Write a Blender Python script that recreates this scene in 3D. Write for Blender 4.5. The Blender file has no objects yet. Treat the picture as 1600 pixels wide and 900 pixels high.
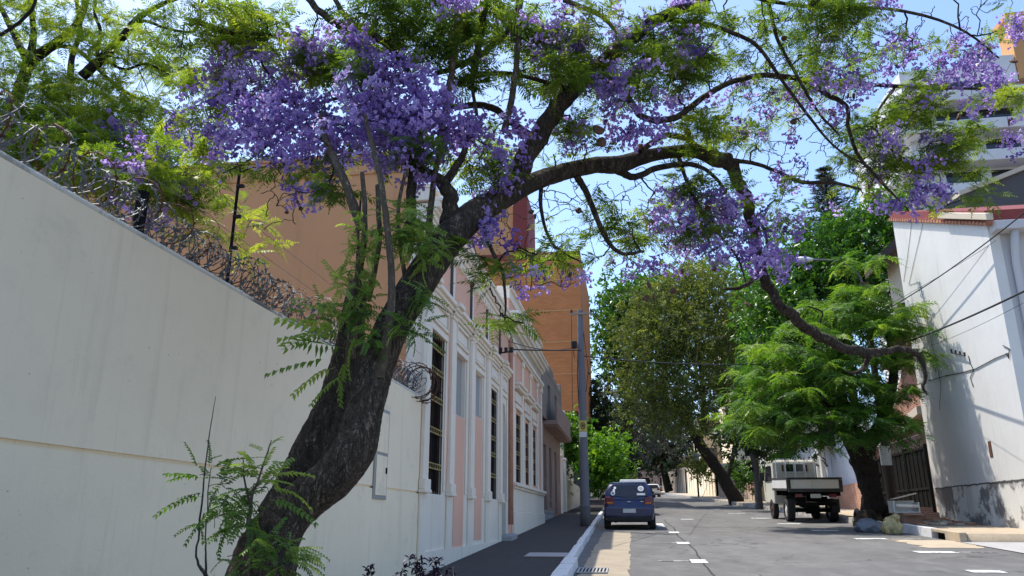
import bpy, bmesh, math, random
import numpy as np
from mathutils import Vector

# ------------------------------------------------------------------ camera, sky, sun, exposure
SC = bpy.context.scene
COL = SC.collection
PITCH = math.atan(362 / 1200.0)
YAW = math.atan(190 / 1200.0 * math.cos(PITCH))
CAMZ = 1.52
cam_data = bpy.data.cameras.new("Camera")
cam_data.sensor_width = 36.0
cam_data.lens = 27.0
cam_data.clip_start = 0.05
cam_data.clip_end = 3000.0
cam = bpy.data.objects.new("Camera", cam_data)
COL.objects.link(cam)
cam.location = (0, 0, CAMZ)
cam.rotation_euler = (math.pi / 2 + PITCH, 0, YAW)
SC.camera = cam

SUN_DIR = Vector((-0.37, 0.26, 1.0)).normalized()
sun_elev = math.asin(SUN_DIR.z)
sun_rot = math.atan2(SUN_DIR.x, SUN_DIR.y)
world = bpy.data.worlds.new("World")
SC.world = world
world.use_nodes = True
wn = world.node_tree
sky = wn.nodes.new("ShaderNodeTexSky")
sky.sky_type = 'NISHITA'
sky.sun_disc = False
sky.sun_elevation = sun_elev
sky.sun_rotation = sun_rot
sky.air_density = 1.0
sky.dust_density = 1.5
sky.ozone_density = 5.5
bg = wn.nodes["Background"]
bg.inputs[1].default_value = 0.15
wn.links.new(sky.outputs[0], bg.inputs[0])
sl = bpy.data.lights.new("Sun", 'SUN')
sl.energy = 2.9
sl.angle = math.radians(0.53)
sl.color = (1.0, 0.945, 0.85)
sun = bpy.data.objects.new("Sun", sl)
COL.objects.link(sun)
sun.rotation_euler = SUN_DIR.to_track_quat('Z', 'Y').to_euler()
SC.view_settings.view_transform = 'Standard'
SC.view_settings.look = 'None'
SC.view_settings.exposure = 1.1
SC.view_settings.gamma = 1.0
SC.render.engine = 'CYCLES'
SC.cycles.max_bounces = 7
SC.cycles.diffuse_bounces = 4
SC.cycles.glossy_bounces = 3
SC.cycles.transmission_bounces = 5
SC.cycles.use_denoising = True

random.seed(7)
RNG = np.random.default_rng(11)

# ------------------------------------------------------------------ measuring helpers
FW = np.array([-math.sin(YAW) * math.cos(PITCH), math.cos(YAW) * math.cos(PITCH), math.sin(PITCH)])
RT = np.array([math.cos(YAW), math.sin(YAW), 0.0])
UP = np.cross(RT, FW)
EYE = np.array([0, 0, CAMZ])
SLOPE = 0.0426


def _ray(px, py):
    return FW + RT * (px - 800) / 1200.0 + UP * (450 - py) / 1200.0


def at(px, py, Y):
    """survey point: sight line to a photo point, cut at distance Y along the street"""
    r = _ray(px, py)
    return EYE + r * (Y / r[1])


def at_x(px, py, X):
    r = _ray(px, py)
    return EYE + r * (X / r[0])


def on_road(px, py, dz=0.0):
    r = _ray(px, py)
    return EYE + r * ((CAMZ - dz) / (SLOPE * r[1] - r[2]))


def px_m(p):
    """metres per photo pixel at a point"""
    return float((np.asarray(p) - EYE) @ FW) / 1200.0


def zg(Y):
    if Y < 150:
        return SLOPE * Y
    return SLOPE * 150 + 0.012 * (Y - 150)


def kl(Y):   # left kerb face
    return float(np.interp(Y, [-40, 0, 14, 40, 60, 100, 150, 260], [-1.15, -1.13, -1.15, -1.5, -1.75, -2.5, -4.2, -10]))


def kr(Y):   # right kerb face
    return float(np.interp(Y, [-40, 0, 24, 40, 60, 100, 150, 260], [8.6, 8.55, 8.3, 8.0, 7.2, 5.6, 3.0, -4]))


# ------------------------------------------------------------------ objects and meshes
BASE = {}


def tag(o, label=None, cat=None, group=None, kind=None):
    if label: o['label'] = label
    if cat: o['category'] = cat
    if group: o['group'] = group
    if kind: o['kind'] = kind
    return o


def thing(name, label, cat, loc=(0, 0, 0), group=None):
    o = bpy.data.objects.new(name, None)
    COL.objects.link(o)
    o.location = [float(v) for v in loc]
    o.empty_display_size = 0.2
    BASE[o.name] = np.array([float(v) for v in loc])
    return tag(o, label, cat, group)


def local_thing(name, label, cat, group=None):
    """an Empty whose parts are drawn round its own origin and which is placed afterwards"""
    o = thing(name, label, cat, (0, 0, 0), group)
    return o


def base_of(parent):
    return BASE.get(parent.name, np.zeros(3)) if parent else np.zeros(3)


def np_mesh(name, V, polys, mats, parent=None, smooth=False, tint=None, matidx=None):
    """V (n,3); polys list of (k,m) index arrays"""
    V = np.asarray(V, dtype=np.float32) - base_of(parent).astype(np.float32)
    me = bpy.data.meshes.new(name)
    me.vertices.add(len(V))
    me.vertices.foreach_set("co", V.ravel())
    polys = [np.asarray(p, dtype=np.int32) for p in polys if len(p)]
    tot = sum(p.size for p in polys)
    me.loops.add(tot)
    me.loops.foreach_set("vertex_index", np.concatenate([p.ravel() for p in polys]))
    cnt = np.concatenate([np.full(len(p), p.shape[1], dtype=np.int32) for p in polys])
    st = np.concatenate([[0], np.cumsum(cnt)[:-1]]).astype(np.int32)
    me.polygons.add(len(cnt))
    me.polygons.foreach_set("loop_start", st)
    me.polygons.foreach_set("loop_total", cnt)
    if not isinstance(mats, (list, tuple)):
        mats = [mats]
    for m in mats:
        me.materials.append(m)
    if matidx is not None:
        me.polygons.foreach_set("material_index", np.asarray(matidx, dtype=np.int32))
    if smooth:
        me.polygons.foreach_set("use_smooth", np.ones(len(cnt), dtype=bool))
    if tint is not None:
        a = me.attributes.new("tint", 'FLOAT', 'POINT')
        a.data.foreach_set("value", np.asarray(tint, dtype=np.float32))
    me.update(calc_edges=True)
    o = bpy.data.objects.new(name, me)
    COL.objects.link(o)
    if parent is not None:
        o.parent = parent
        BASE[o.name] = base_of(parent)
    return o


class MB:
    """collects boxes, prisms, tubes into one mesh"""
    def __init__(s):
        s.v = []; s.f = []; s.mi = []; s.cur = 0

    def add(s, vs, fs):
        n = len(s.v)
        s.v += [tuple(float(c) for c in v) for v in vs]
        s.f += [tuple(i + n for i in f) for f in fs]
        s.mi += [s.cur] * len(fs)

    def box(s, x0, x1, y0, y1, z0, z1):
        s.add([(x0, y0, z0), (x1, y0, z0), (x1, y1, z0), (x0, y1, z0), (x0, y0, z1), (x1, y0, z1), (x1, y1, z1), (x0, y1, z1)],
              [(0, 3, 2, 1), (4, 5, 6, 7), (0, 1, 5, 4), (1, 2, 6, 5), (2, 3, 7, 6), (3, 0, 4, 7)])

    def slab(s, x0, x1, y0, y1, h0, h1, bot=None):
        """a box whose top follows the street's slope: h above zg"""
        a, b = zg(y0), zg(y1)
        s.add([(x0, y0, a + h0), (x1, y0, a + h0), (x1, y1, b + h0), (x0, y1, b + h0), (x0, y0, a + h1), (x1, y0, a + h1), (x1, y1, b + h1), (x0, y1, b + h1)],
              [(0, 3, 2, 1), (4, 5, 6, 7), (0, 1, 5, 4), (1, 2, 6, 5), (2, 3, 7, 6), (3, 0, 4, 7)])

    def hexa(s, p8):
        s.add(p8, [(0, 3, 2, 1), (4, 5, 6, 7), (0, 1, 5, 4), (1, 2, 6, 5), (2, 3, 7, 6), (3, 0, 4, 7)])

    def prism(s, pts, d):
        """polygon pts (3D, planar) pushed along vector d"""
        n = len(pts); d = np.asarray(d, float)
        vs = [np.asarray(p, float) for p in pts]
        s.add(vs + [p + d for p in vs], [tuple(range(n)), tuple(range(2 * n - 1, n - 1, -1))] + [(i, i + n, (i + 1) % n + n, (i + 1) % n) for i in range(n)])

    def tube(s, pts, r, sides=8, caps=True):
        V, F = tube(pts, r, sides)
        s.add(V, [tuple(f) for f in F])
        if caps:
            n = len(pts)
            o = len(s.v) - len(V)
            s.f.append(tuple(o + i for i in range(sides))[::-1]); s.mi.append(s.cur)
            s.f.append(tuple(o + (n - 1) * sides + i for i in range(sides))); s.mi.append(s.cur)

    def build(s, name, mats, parent=None, bevel=0, seg=2, smooth=False):
        me = bpy.data.meshes.new(name)
        b = base_of(parent)
        me.from_pydata([(v[0] - b[0], v[1] - b[1], v[2] - b[2]) for v in s.v], [], s.f)
        if not isinstance(mats, (list, tuple)):
            mats = [mats]
        for m in mats:
            me.materials.append(m)
        me.polygons.foreach_set("material_index", s.mi)
        bm = bmesh.new(); bm.from_mesh(me)
        bmesh.ops.recalc_face_normals(bm, faces=bm.faces)
        bm.to_mesh(me); bm.free()
        if smooth:
            me.polygons.foreach_set("use_smooth", [True] * len(me.polygons))
        o = bpy.data.objects.new(name, me)
        COL.objects.link(o)
        if parent is not None:
            o.parent = parent
            BASE[o.name] = base_of(parent)
        if bevel:
            md = o.modifiers.new("bevel", 'BEVEL'); md.width = bevel; md.segments = seg; md.limit_method = 'ANGLE'; md.angle_limit = math.radians(35)
        return o


def frames(P):
    P = np.asarray(P, float)
    T = np.gradient(P, axis=0)
    T /= np.linalg.norm(T, axis=1)[:, None] + 1e-9
    ref = np.array([0.31, 0.17, 0.93])
    if abs(T.mean(axis=0) @ ref) > 0.75 * np.linalg.norm(T.mean(axis=0)):
        ref = np.array([0.9, 0.35, -0.2])
    N = np.cross(T, ref)
    N /= np.linalg.norm(N, axis=1)[:, None] + 1e-9
    for i in range(1, len(N)):          # parallel transport
        n = N[i - 1] - T[i] * (N[i - 1] @ T[i])
        N[i] = n / (np.linalg.norm(n) + 1e-9)
    B = np.cross(T, N)
    return T, N, B


def tube(P, r, sides=8, lump=0.0, seed=0, flute=0.0):
    P = np.asarray(P, float); n = len(P)
    r = np.broadcast_to(np.asarray(r, float), (n,))
    T, N, B = frames(P)
    a = np.linspace(0, 2 * np.pi, sides, endpoint=False)
    R = np.repeat(r[:, None], sides, 1)
    if lump:
        g = np.random.default_rng(seed)
        ph = g.uniform(0, 6.28, 6); s = np.cumsum(np.r_[0, np.linalg.norm(np.diff(P, axis=0), axis=1)])[:, None]
        q = 0
        for k in range(6):
            q = q + np.sin(a[None] * (1 + k) + s * (2.0 + 1.7 * k) * (1 if k % 2 else -1) + ph[k]) / (1 + .6 * k)
        R = R * (1 + lump * q + lump * 0.35 * g.standard_normal((n, sides)))
    V = P[:, None] + R[..., None] * (np.cos(a)[None, :, None] * N[:, None] + np.sin(a)[None, :, None] * B[:, None])
    V = V.reshape(-1, 3)
    i = np.arange(n - 1)[:, None] * sides; j = np.arange(sides)[None]; k = (j + 1) % sides
    F = np.stack([i + j, i + k, i + sides + k, i + sides + j], -1).reshape(-1, 4)
    return V, F


def smooth_path(P, n):
    """Catmull-Rom through rows of P (any width) sampled n per span"""
    P = np.asarray(P, float)
    if len(P) < 3:
        t = np.linspace(0, 1, n + 1)[:, None]
        return P[0] * (1 - t) + P[-1] * t
    Q = np.vstack([2 * P[0] - P[1], P, 2 * P[-1] - P[-2]])
    out = []
    for i in range(1, len(Q) - 2):
        t = np.linspace(0, 1, n, endpoint=False)[:, None]
        a, b, c, d = Q[i - 1], Q[i], Q[i + 1], Q[i + 2]
        out.append(0.5 * ((2 * b) + (c - a) * t + (2 * a - 5 * b + 4 * c - d) * t ** 2 + (3 * b - a - 3 * c + d) * t ** 3))
    out.append(P[-1][None])
    return np.vstack(out)


# ------------------------------------------------------------------ materials
def new_mat(name):
    m = bpy.data.materials.new(name); m.use_nodes = True
    nt = m.node_tree
    return m, nt, nt.nodes["Principled BSDF"], nt.nodes["Material Output"]


class NT:
    """short-hand for node wiring"""
    def __init__(s, nt): s.nt = nt
    def n(s, t, **k):
        o = s.nt.nodes.new(t)
        for a, b in k.items(): setattr(o, a, b)
        return o
    def l(s, a, b): s.nt.links.new(a, b)
    def coord(s): return s.n("ShaderNodeNewGeometry").outputs["Position"]
    def mapping(s, v, scale=(1, 1, 1), loc=(0, 0, 0)):
        m = s.n("ShaderNodeMapping"); m.inputs["Scale"].default_value = scale; m.inputs["Location"].default_value = loc
        s.l(v, m.inputs["Vector"]); return m.outputs[0]
    def noise(s, v, scale, detail=5, rough=.6, dist=0):
        t = s.n("ShaderNodeTexNoise"); t.inputs["Scale"].default_value = scale; t.inputs["Detail"].default_value = detail
        t.inputs["Roughness"].default_value = rough; t.inputs["Distortion"].default_value = dist
        s.l(v, t.inputs["Vector"]); return t.outputs["Fac"]
    def ramp(s, f, stops):
        r = s.n("ShaderNodeValToRGB"); e = r.color_ramp.elements
        while len(e) < len(stops): e.new(0.5)
        for i, (p, c) in enumerate(stops):
            e[i].position = p; e[i].color = (*c, 1) if len(c) == 3 else c
        s.l(f, r.inputs[0]); return r.outputs[0]
    def rampf(s, f, a, b):
        m = s.n("ShaderNodeMapRange"); m.inputs[1].default_value = a; m.inputs[2].default_value = b
        s.l(f, m.inputs[0]); return m.outputs[0]
    def mix(s, f, a, b, mode='MIX'):
        m = s.n("ShaderNodeMix", data_type='RGBA', blend_type=mode)
        if isinstance(f, (int, float)): m.inputs[0].default_value = f
        else: s.l(f, m.inputs[0])
        for k, v in ((6, a), (7, b)):
            if isinstance(v, (tuple, list)): m.inputs[k].default_value = (*v[:3], 1)
            else: s.l(v, m.inputs[k])
        return m.outputs[2]
    def math(s, op, a, b=0.0):
        m = s.n("ShaderNodeMath", operation=op)
        for k, v in ((0, a), (1, b)):
            if isinstance(v, (int, float)): m.inputs[k].default_value = v
            else: s.l(v, m.inputs[k])
        return m.outputs[0]
    def bump(s, h, strength, dist, bsdf):
        b = s.n("ShaderNodeBump"); b.inputs["Strength"].default_value = strength; b.inputs["Distance"].default_value = dist
        s.l(h, b.inputs["Height"]); s.l(b.outputs[0], bsdf.inputs["Normal"])
    def wallvec(s):
        """(x+y, z): a plane coordinate that works on walls of either direction"""
        x = s.n("ShaderNodeSeparateXYZ"); s.l(s.coord(), x.inputs[0])
        c = s.n("ShaderNodeCombineXYZ")
        s.l(s.math('ADD', x.outputs[0], x.outputs[1]), c.inputs[0]); s.l(x.outputs[2], c.inputs[1])
        return c.outputs[0], x


def plain(name, col, rough=.6, metal=0.0, vary=.12, scale=6.0, spec=.5, coat=0):
    m, nt, b, _ = new_mat(name); N = NT(nt)
    f = N.noise(N.coord(), scale, 6)
    c2 = tuple(max(0, c * (1 - vary * 1.6)) for c in col); c3 = tuple(min(1, c * (1 + vary)) for c in col)
    N.l(N.ramp(f, [(.3, c2), (.7, c3)]), b.inputs["Base Color"])
    b.inputs["Roughness"].default_value = rough; b.inputs["Metallic"].default_value = metal
    b.inputs["Specular IOR Level"].default_value = spec
    if coat: b.inputs["Coat Weight"].default_value = coat
    return m


def stucco(name, col, grime=(.2, .19, .16), amount=.5, streak=.5, bump=.25, patch=None, patch_amt=.0, scale=1.0, pthr=.58):
    """painted plaster: blotches, rain streaks, small dark specks"""
    m, nt, b, _ = new_mat(name); N = NT(nt)
    v = N.coord()
    big = N.noise(v, .55 * scale, 4, .55)
    mid = N.noise(v, 3.2 * scale, 6, .65)
    st = N.noise(N.mapping(v, (3.3, 3.3, .22)), 1.6 * scale, 5, .6)
    st2 = N.noise(N.mapping(v, (9, 9, .35)), 2.2 * scale, 4, .6)
    speck = N.noise(v, 17 * scale, 3, .5)
    c = N.mix(N.rampf(big, .3, .72), tuple(x * .93 for x in col), tuple(min(1, x * 1.04) for x in col))
    c = N.mix(N.math('MULTIPLY', N.rampf(mid, .52, .78), .25 * amount), c, tuple(x * .75 for x in col))
    c = N.mix(N.math('MULTIPLY', N.rampf(st, .56, .8), .5 * streak), c, grime)
    c = N.mix(N.math('MULTIPLY', N.math('MULTIPLY', N.rampf(st2, .6, .78), N.rampf(big, .45, .6)), .45 * streak), c, grime)
    c = N.mix(N.math('MULTIPLY', N.rampf(speck, .71, .78), .6 * amount), c, tuple(x * .6 for x in grime))
    if patch is not None:
        pn = N.noise(N.mapping(v, (1, 1, 1.3), (7, 3, 1)), 1.1 * scale, 7, .7, .4)
        c = N.mix(N.math('MULTIPLY', N.rampf(pn, pthr, pthr + .07), patch_amt), c, patch)
    N.l(c, b.inputs["Base Color"])
    b.inputs["Roughness"].default_value = .88
    b.inputs["Specular IOR Level"].default_value = .25
    N.bump(N.mix(.5, N.noise(v, 40, 4), N.noise(v, 5, 4)), bump, .012, b)
    return m


def brick_mat(name, c1, c2, mortar, bw=.24, bh=.075, mort=.012, vary=.6):
    m, nt, b, _ = new_mat(name); N = NT(nt)
    v, x = N.wallvec()
    t = N.n("ShaderNodeTexBrick"); N.l(v, t.inputs["Vector"])
    t.inputs["Color1"].default_value = (*c1, 1); t.inputs["Color2"].default_value = (*c2, 1); t.inputs["Mortar"].default_value = (*mortar, 1)
    t.inputs["Scale"].default_value = 1.0; t.inputs["Mortar Size"].default_value = mort; t.inputs["Brick Width"].default_value = bw; t.inputs["Row Height"].default_value = bh
    t.inputs["Bias"].default_value = -.1
    p = N.coord()
    n = N.noise(N.mapping(p, (1, 1, 2.5)), .5, 6, .7)
    c = N.mix(N.math('MULTIPLY', N.rampf(n, .4, .75), vary), t.outputs[0], tuple(a * .62 for a in c1))
    N.l(c, b.inputs["Base Color"]); b.inputs["Roughness"].default_value = .9
    N.bump(t.outputs["Fac"], -.35, .01, b)
    return m


def leaf_mat(name, dark, mid, light, trans=.45, gloss=.45, tcol=(1.25, 1.25, .55)):
    """thin leaf: tint attribute picks the leaf's own green, light shines through it"""
    m, nt, b, out = new_mat(name); N = NT(nt)
    a = N.n("ShaderNodeAttribute"); a.attribute_name = "tint"
    c = N.ramp(a.outputs["Fac"], [(0, dark), (.5, mid), (1, light)])
    N.l(c, b.inputs["Base Color"]); b.inputs["Roughness"].default_value = gloss
    b.inputs["Specular IOR Level"].default_value = .35
    t = N.n("ShaderNodeBsdfTranslucent")
    N.l(N.mix(1.0, c, tcol, 'MULTIPLY'), t.inputs[0])
    mx = N.n("ShaderNodeMixShader"); mx.inputs[0].default_value = trans
    N.l(b.outputs[0], mx.inputs[1]); N.l(t.outputs[0], mx.inputs[2]); N.l(mx.outputs[0], out.inputs[0])
    return m


def bark_mat(name, dark, light, scale=1.0, ridge=1.0):
    m, nt, b, _ = new_mat(name); N = NT(nt)
    v = N.coord()
    w = N.mapping(v, (1, 1, .28))
    n1 = N.noise(w, 26 * scale, 6, .7, .6)
    n2 = N.noise(v, 5 * scale, 4, .6)
    d1 = N.noise(N.mapping(v, (1, 1, .3)), 20 * scale, 5, .7, 1.6)
    d2 = N.noise(N.mapping(v, (1, 1, .55), (3, 1, 7)), 46 * scale, 4, .65, .8)
    crack = N.math('MULTIPLY', N.rampf(N.math('ABSOLUTE', N.math('SUBTRACT', d1, .5)), .0, .075), N.rampf(N.math('ABSOLUTE', N.math('SUBTRACT', d2, .5)), -.03, .07))
    f = N.math('MULTIPLY', n1, N.math('ADD', N.math('MULTIPLY', crack, .6), .45))
    c = N.ramp(f, [(.12, dark), (.42, tuple((a + c) / 2 for a, c in zip(dark, light))), (.68, light)])
    c = N.mix(N.math('MULTIPLY', N.rampf(n2, .45, .75), .5), c, tuple(x * .8 for x in dark))
    li = N.noise(v, 13 * scale, 5, .7)
    c = N.mix(N.math('MULTIPLY', N.rampf(li, .62, .72), .3), c, tuple(min(1, x * 1.6 + .03) for x in light))
    N.l(c, b.inputs["Base Color"]); b.inputs["Roughness"].default_value = .92; b.inputs["Specular IOR Level"].default_value = .2
    N.bump(N.math('ADD', crack, N.math('MULTIPLY', n1, .8)), .9 * ridge, .02, b)
    return m


def glass_dark(name, col=(.012, .013, .015), rough=.08):
    m, nt, b, _ = new_mat(name)
    N = NT(nt)
    f = N.noise(N.coord(), 2.5, 3)
    N.l(N.ramp(f, [(.3, col), (.8, tuple(x * 1.9 for x in col))]), b.inputs["Base Color"])
    b.inputs["Roughness"].default_value = rough
    b.inputs["Specular IOR Level"].default_value = .6
    return m


M = {}
M['white_wall'] = stucco("white_painted_plaster", (.90, .755, .545), (.27, .25, .175), 1.2, .55, .25, (.74, .64, .47), .55)
M['white_trim'] = stucco("white_trim_paint", (.83, .73, .60), (.30, .26, .20), .8, .75, .25)
M['pink'] = stucco("pink_painted_plaster", (.78, .45, .32), (.36, .24, .18), .7, .6, .25, (.70, .44, .34), .6)
M['cream'] = stucco("cream_plaster", (.55, .47, .36), (.3, .25, .2), .4, .3, .2)
M['peach'] = stucco("peach_brown_plaster", (.60, .30, .145), (.25, .14, .08), .8, .75, .25, (.55, .29, .16), .5, .7)
M['peach_trim'] = stucco("peach_brown_trim", (.56, .285, .135), (.25, .14, .1), .4, .3, .2)
M['grey_infill'] = stucco("grey_shutter_paint", (.34, .33, .31), (.2, .2, .18), .4, .4, .15)
M['old_brown'] = stucco("old_brown_plaster", (.33, .22, .17), (.12, .1, .08), .9, .7, .5, (.42, .36, .3), .7)
M['old_grey'] = stucco("weathered_grey_plaster", (.27, .22, .18), (.07, .06, .05), 1, .9, .5, (.12, .10, .09), .7)
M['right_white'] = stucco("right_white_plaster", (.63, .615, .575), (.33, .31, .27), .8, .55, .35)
M['right_shade'] = stucco("shaded_grey_plaster", (.50, .49, .49), (.2, .2, .2), .5, .5, .3)  # side wall's shade mixed into its white; eave and spout share the grey
M['stained_base'] = stucco("stained_wall_base", (.66, .64, .58), (.10, .095, .09), 1.0, 1.0, .5, (.13, .12, .115), .9, .55, .49)
M['stained_white'] = stucco("stained_white_wall", (.72, .72, .72), (.30, .31, .34), .8, .9, .3)
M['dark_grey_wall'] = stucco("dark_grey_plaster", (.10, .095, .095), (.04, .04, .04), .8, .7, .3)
M['tower_white'] = stucco("tower_white", (.66, .66, .66), (.4, .4, .4), .2, .2, .1)
M['tower_orange'] = stucco("tower_orange", (.56, .30, .13), (.4, .25, .15), .2, .2, .1)
M['oxblood'] = plain("oxblood_paint", (.20, .035, .03), .8)
M['brick_tower'] = brick_mat("orange_tower_brick", (.60, .225, .075), (.50, .18, .06), (.47, .19, .075), .5, .17, .022, .6)
M['brick_red'] = brick_mat("red_brick", (.36, .13, .065), (.27, .09, .05), (.33, .25, .19))
M['brick_low'] = brick_mat("orange_brick_low", (.48, .21, .11), (.36, .14, .075), (.42, .33, .26))
M['concrete'] = stucco("grey_concrete", (.36, .35, .34), (.15, .14, .13), .6, .6, .35)
M['pole'] = stucco("pole_concrete", (.15, .15, .165), (.12, .11, .11), .6, .6, .3, scale=3)
M['black_iron'] = plain("black_iron", (.010, .010, .010), .75, 0, .3, 6, .15)
M['rust'] = plain("rusty_iron", (.12, .05, .025), .85, .3, .4, 15)
M['galv'] = plain("galvanised_wire", (.15, .152, .155), .65, .5, .3, 30)
M['black_rubber'] = plain("black_rubber", (.018, .018, .018), .85, 0, .2)
M['cable'] = plain("black_cable", (.01, .01, .01), .6, 0, .1)
M['glass'] = glass_dark("dark_glass")
M['dark_inside'] = plain("dark_interior", (.008, .0075, .007), .95, 0, .3, 6, .1)
M['brown_wood'] = plain("brown_door_wood", (.07, .035, .022), .6, 0, .3, 9)
M['gold_trim'] = plain("brass_grille", (.40, .30, .12), .5, .3, .3)
M['terracotta'] = plain("terracotta_tiles", (.40, .17, .10), .85, 0, .3, 14)
M['bark'] = bark_mat("jacaranda_bark", (.016, .012, .009), (.25, .185, .135))
M['bark_dark'] = bark_mat("dark_bark", (.012, .009, .008), (.085, .065, .05))
M['bark_pale'] = bark_mat("pale_bark", (.12, .088, .06), (.36, .28, .20), 1.2)
M['bark_grey'] = bark_mat("grey_bark", (.05, .045, .04), (.24, .22, .20), 1.0)
M['twig'] = plain("twig", (.055, .038, .028), .9, 0, .4, 9)
M['twig_grey'] = plain("grey_twig", (.22, .18, .15), .9, 0, .4, 9)
M['pod'] = plain("seed_pod_brown", (.13, .062, .035), .8, 0, .4, 40)
M['leaf_jac'] = leaf_mat("jacaranda_leaf", (.045, .09, .018), (.13, .205, .03), (.31, .36, .05), .65)
M['leaf_sap'] = leaf_mat("sapling_leaf", (.045, .11, .025), (.12, .23, .045), (.30, .40, .10), .52)
M['leaf_flam'] = leaf_mat("feathery_leaf", (.03, .085, .015), (.08, .18, .025), (.22, .32, .05), .54)
M['leaf_broad'] = leaf_mat("broad_leaf", (.022, .075, .012), (.055, .15, .02), (.13, .26, .03), .42, .35)
M['leaf_olive'] = leaf_mat("olive_leaf", (.05, .08, .02), (.125, .16, .042), (.25, .28, .075), .5)
M['leaf_grey'] = leaf_mat("greyish_leaf", (.055, .06, .045), (.12, .125, .10), (.23, .215, .225), .35, .6, (1, 1, 1))
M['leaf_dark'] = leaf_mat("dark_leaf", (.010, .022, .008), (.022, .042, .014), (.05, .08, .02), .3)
M['leaf_pine'] = leaf_mat("pine_needles", (.010, .028, .018), (.022, .048, .028), (.05, .085, .035), .15)
M['leaf_bright'] = leaf_mat("bright_leaf", (.05, .14, .012), (.11, .25, .02), (.24, .40, .03), .45, .35)
M['leaf_purple'] = leaf_mat("dark_purple_leaf", (.008, .006, .012), (.016, .011, .022), (.035, .022, .045), .12, .4, (1, 1, 1))
M['flower'] = leaf_mat("jacaranda_flower", (.21, .13, .42), (.47, .325, .68), (.73, .61, .89), .6, .6, (1.05, 1.0, 1.05))

# ================================================================== THE SETTING
def strip(name, ys, xl, xr, dz, mat, ncols=6, kind='structure'):
    V, F = [], []
    for y in ys:
        for j in range(ncols + 1):
            V.append((xl(y) + (xr(y) - xl(y)) * j / ncols, y, zg(y) + dz))
    w = ncols + 1
    for i in range(len(ys) - 1):
        for j in range(ncols):
            F.append((i * w + j, i * w + j + 1, (i + 1) * w + j + 1, (i + 1) * w + j))
    o = np_mesh(name, V, [np.array(F)], mat)
    return tag(o, kind=kind)


def asphalt_mat():
    m, nt, b, _ = new_mat("worn_asphalt"); N = NT(nt)
    v = N.coord()
    big = N.noise(N.mapping(v, (1, .3, 1)), .5, 5, .6)
    mid = N.noise(N.mapping(v, (1, .55, 1)), 1.7, 6, .68, .3)
    fine = N.noise(v, 55, 3, .7)
    grit = N.noise(v, 140, 2, .6)
    c = N.mix(N.rampf(big, .3, .7), (.098, .094, .088), (.145, .139, .130))
    c = N.mix(N.math('MULTIPLY', N.rampf(mid, .5, .68), .6), c, (.19, .18, .165))
    c = N.mix(N.math('MULTIPLY', N.math('SUBTRACT', 1.0, N.rampf(mid, .33, .44)), .35), c, (.07, .068, .065))
    c = N.mix(N.math('MULTIPLY', N.rampf(fine, .45, .7), .3), c, (.05, .05, .05))
    c = N.mix(N.math('MULTIPLY', N.rampf(grit, .6, .75), .35), c, (.25, .245, .24))
    vo = N.n("ShaderNodeTexVoronoi", feature='DISTANCE_TO_EDGE'); vo.inputs["Scale"].default_value = .42
    d = N.n("ShaderNodeVectorMath", operation='ADD')
    nz = N.n("ShaderNodeTexNoise"); nz.inputs["Scale"].default_value = 1.3; nz.inputs["Detail"].default_value = 6
    N.l(v, nz.inputs["Vector"]); N.l(v, d.inputs[0]); N.l(nz.outputs["Color"], d.inputs[1])
    N.l(d.outputs[0], vo.inputs["Vector"])
    crack = N.math('MULTIPLY', N.math('SUBTRACT', 1.0, N.rampf(vo.outputs["Distance"], .0, .018)), N.rampf(N.noise(v, .25, 3), .42, .54))
    c = N.mix(N.math('MULTIPLY', crack, .75), c, (.035, .034, .033))
    oil = N.noise(N.mapping(v, (1.4, .5, 1), (3, 0, 0)), .9, 4, .5)
    c = N.mix(N.math('MULTIPLY', N.rampf(oil, .62, .75), .35), c, (.05, .049, .048))
    N.l(c, b.inputs["Base Color"]); b.inputs["Roughness"].default_value = .85
    b.inputs["Specular IOR Level"].default_value = .3
    N.bump(fine, .35, .008, b)
    return m


def paver_mat():
    m, nt, b, _ = new_mat("dark_pavement"); N = NT(nt)
    v = N.coord()
    t = N.n("ShaderNodeTexBrick"); N.l(v, t.inputs["Vector"]); t.offset = 0
    t.inputs["Color1"].default_value = (.046, .033, .027, 1); t.inputs["Color2"].default_value = (.038, .027, .022, 1); t.inputs["Mortar"].default_value = (.026, .019, .016, 1)
    t.inputs["Scale"].default_value = 1; t.inputs["Brick Width"].default_value = .4; t.inputs["Row Height"].default_value = .4; t.inputs["Mortar Size"].default_value = .012
    n = N.noise(v, 1.4, 6, .65); s = N.noise(v, 30, 3)
    c = N.mix(N.math('MULTIPLY', N.rampf(n, .45, .7), .6), t.outputs[0], (.03, .023, .02))
    c = N.mix(N.math('MULTIPLY', N.rampf(s, .62, .75), .4), c, (.08, .065, .055))
    N.l(c, b.inputs["Base Color"]); b.inputs["Roughness"].default_value = .85
    return m


def dust_mat(name, c1, c2, s=1.0):
    m, nt, b, _ = new_mat(name); N = NT(nt)
    v = N.coord()
    n = N.noise(v, 1.6 * s, 6, .7); f = N.noise(v, 22 * s, 4, .7); st = N.noise(N.mapping(v, (.6, 5, 1)), 2 * s, 4)
    c = N.mix(N.rampf(n, .35, .7), c1, c2)
    c = N.mix(N.math('MULTIPLY', N.rampf(f, .5, .75), .4), c, tuple(x * .6 for x in c1))
    c = N.mix(N.math('MULTIPLY', N.rampf(st, .58, .72), .35), c, tuple(x * .55 for x in c1))
    N.l(c, b.inputs["Base Color"]); b.inputs["Roughness"].default_value = .92
    N.bump(f, .4, .01, b)
    return m


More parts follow.
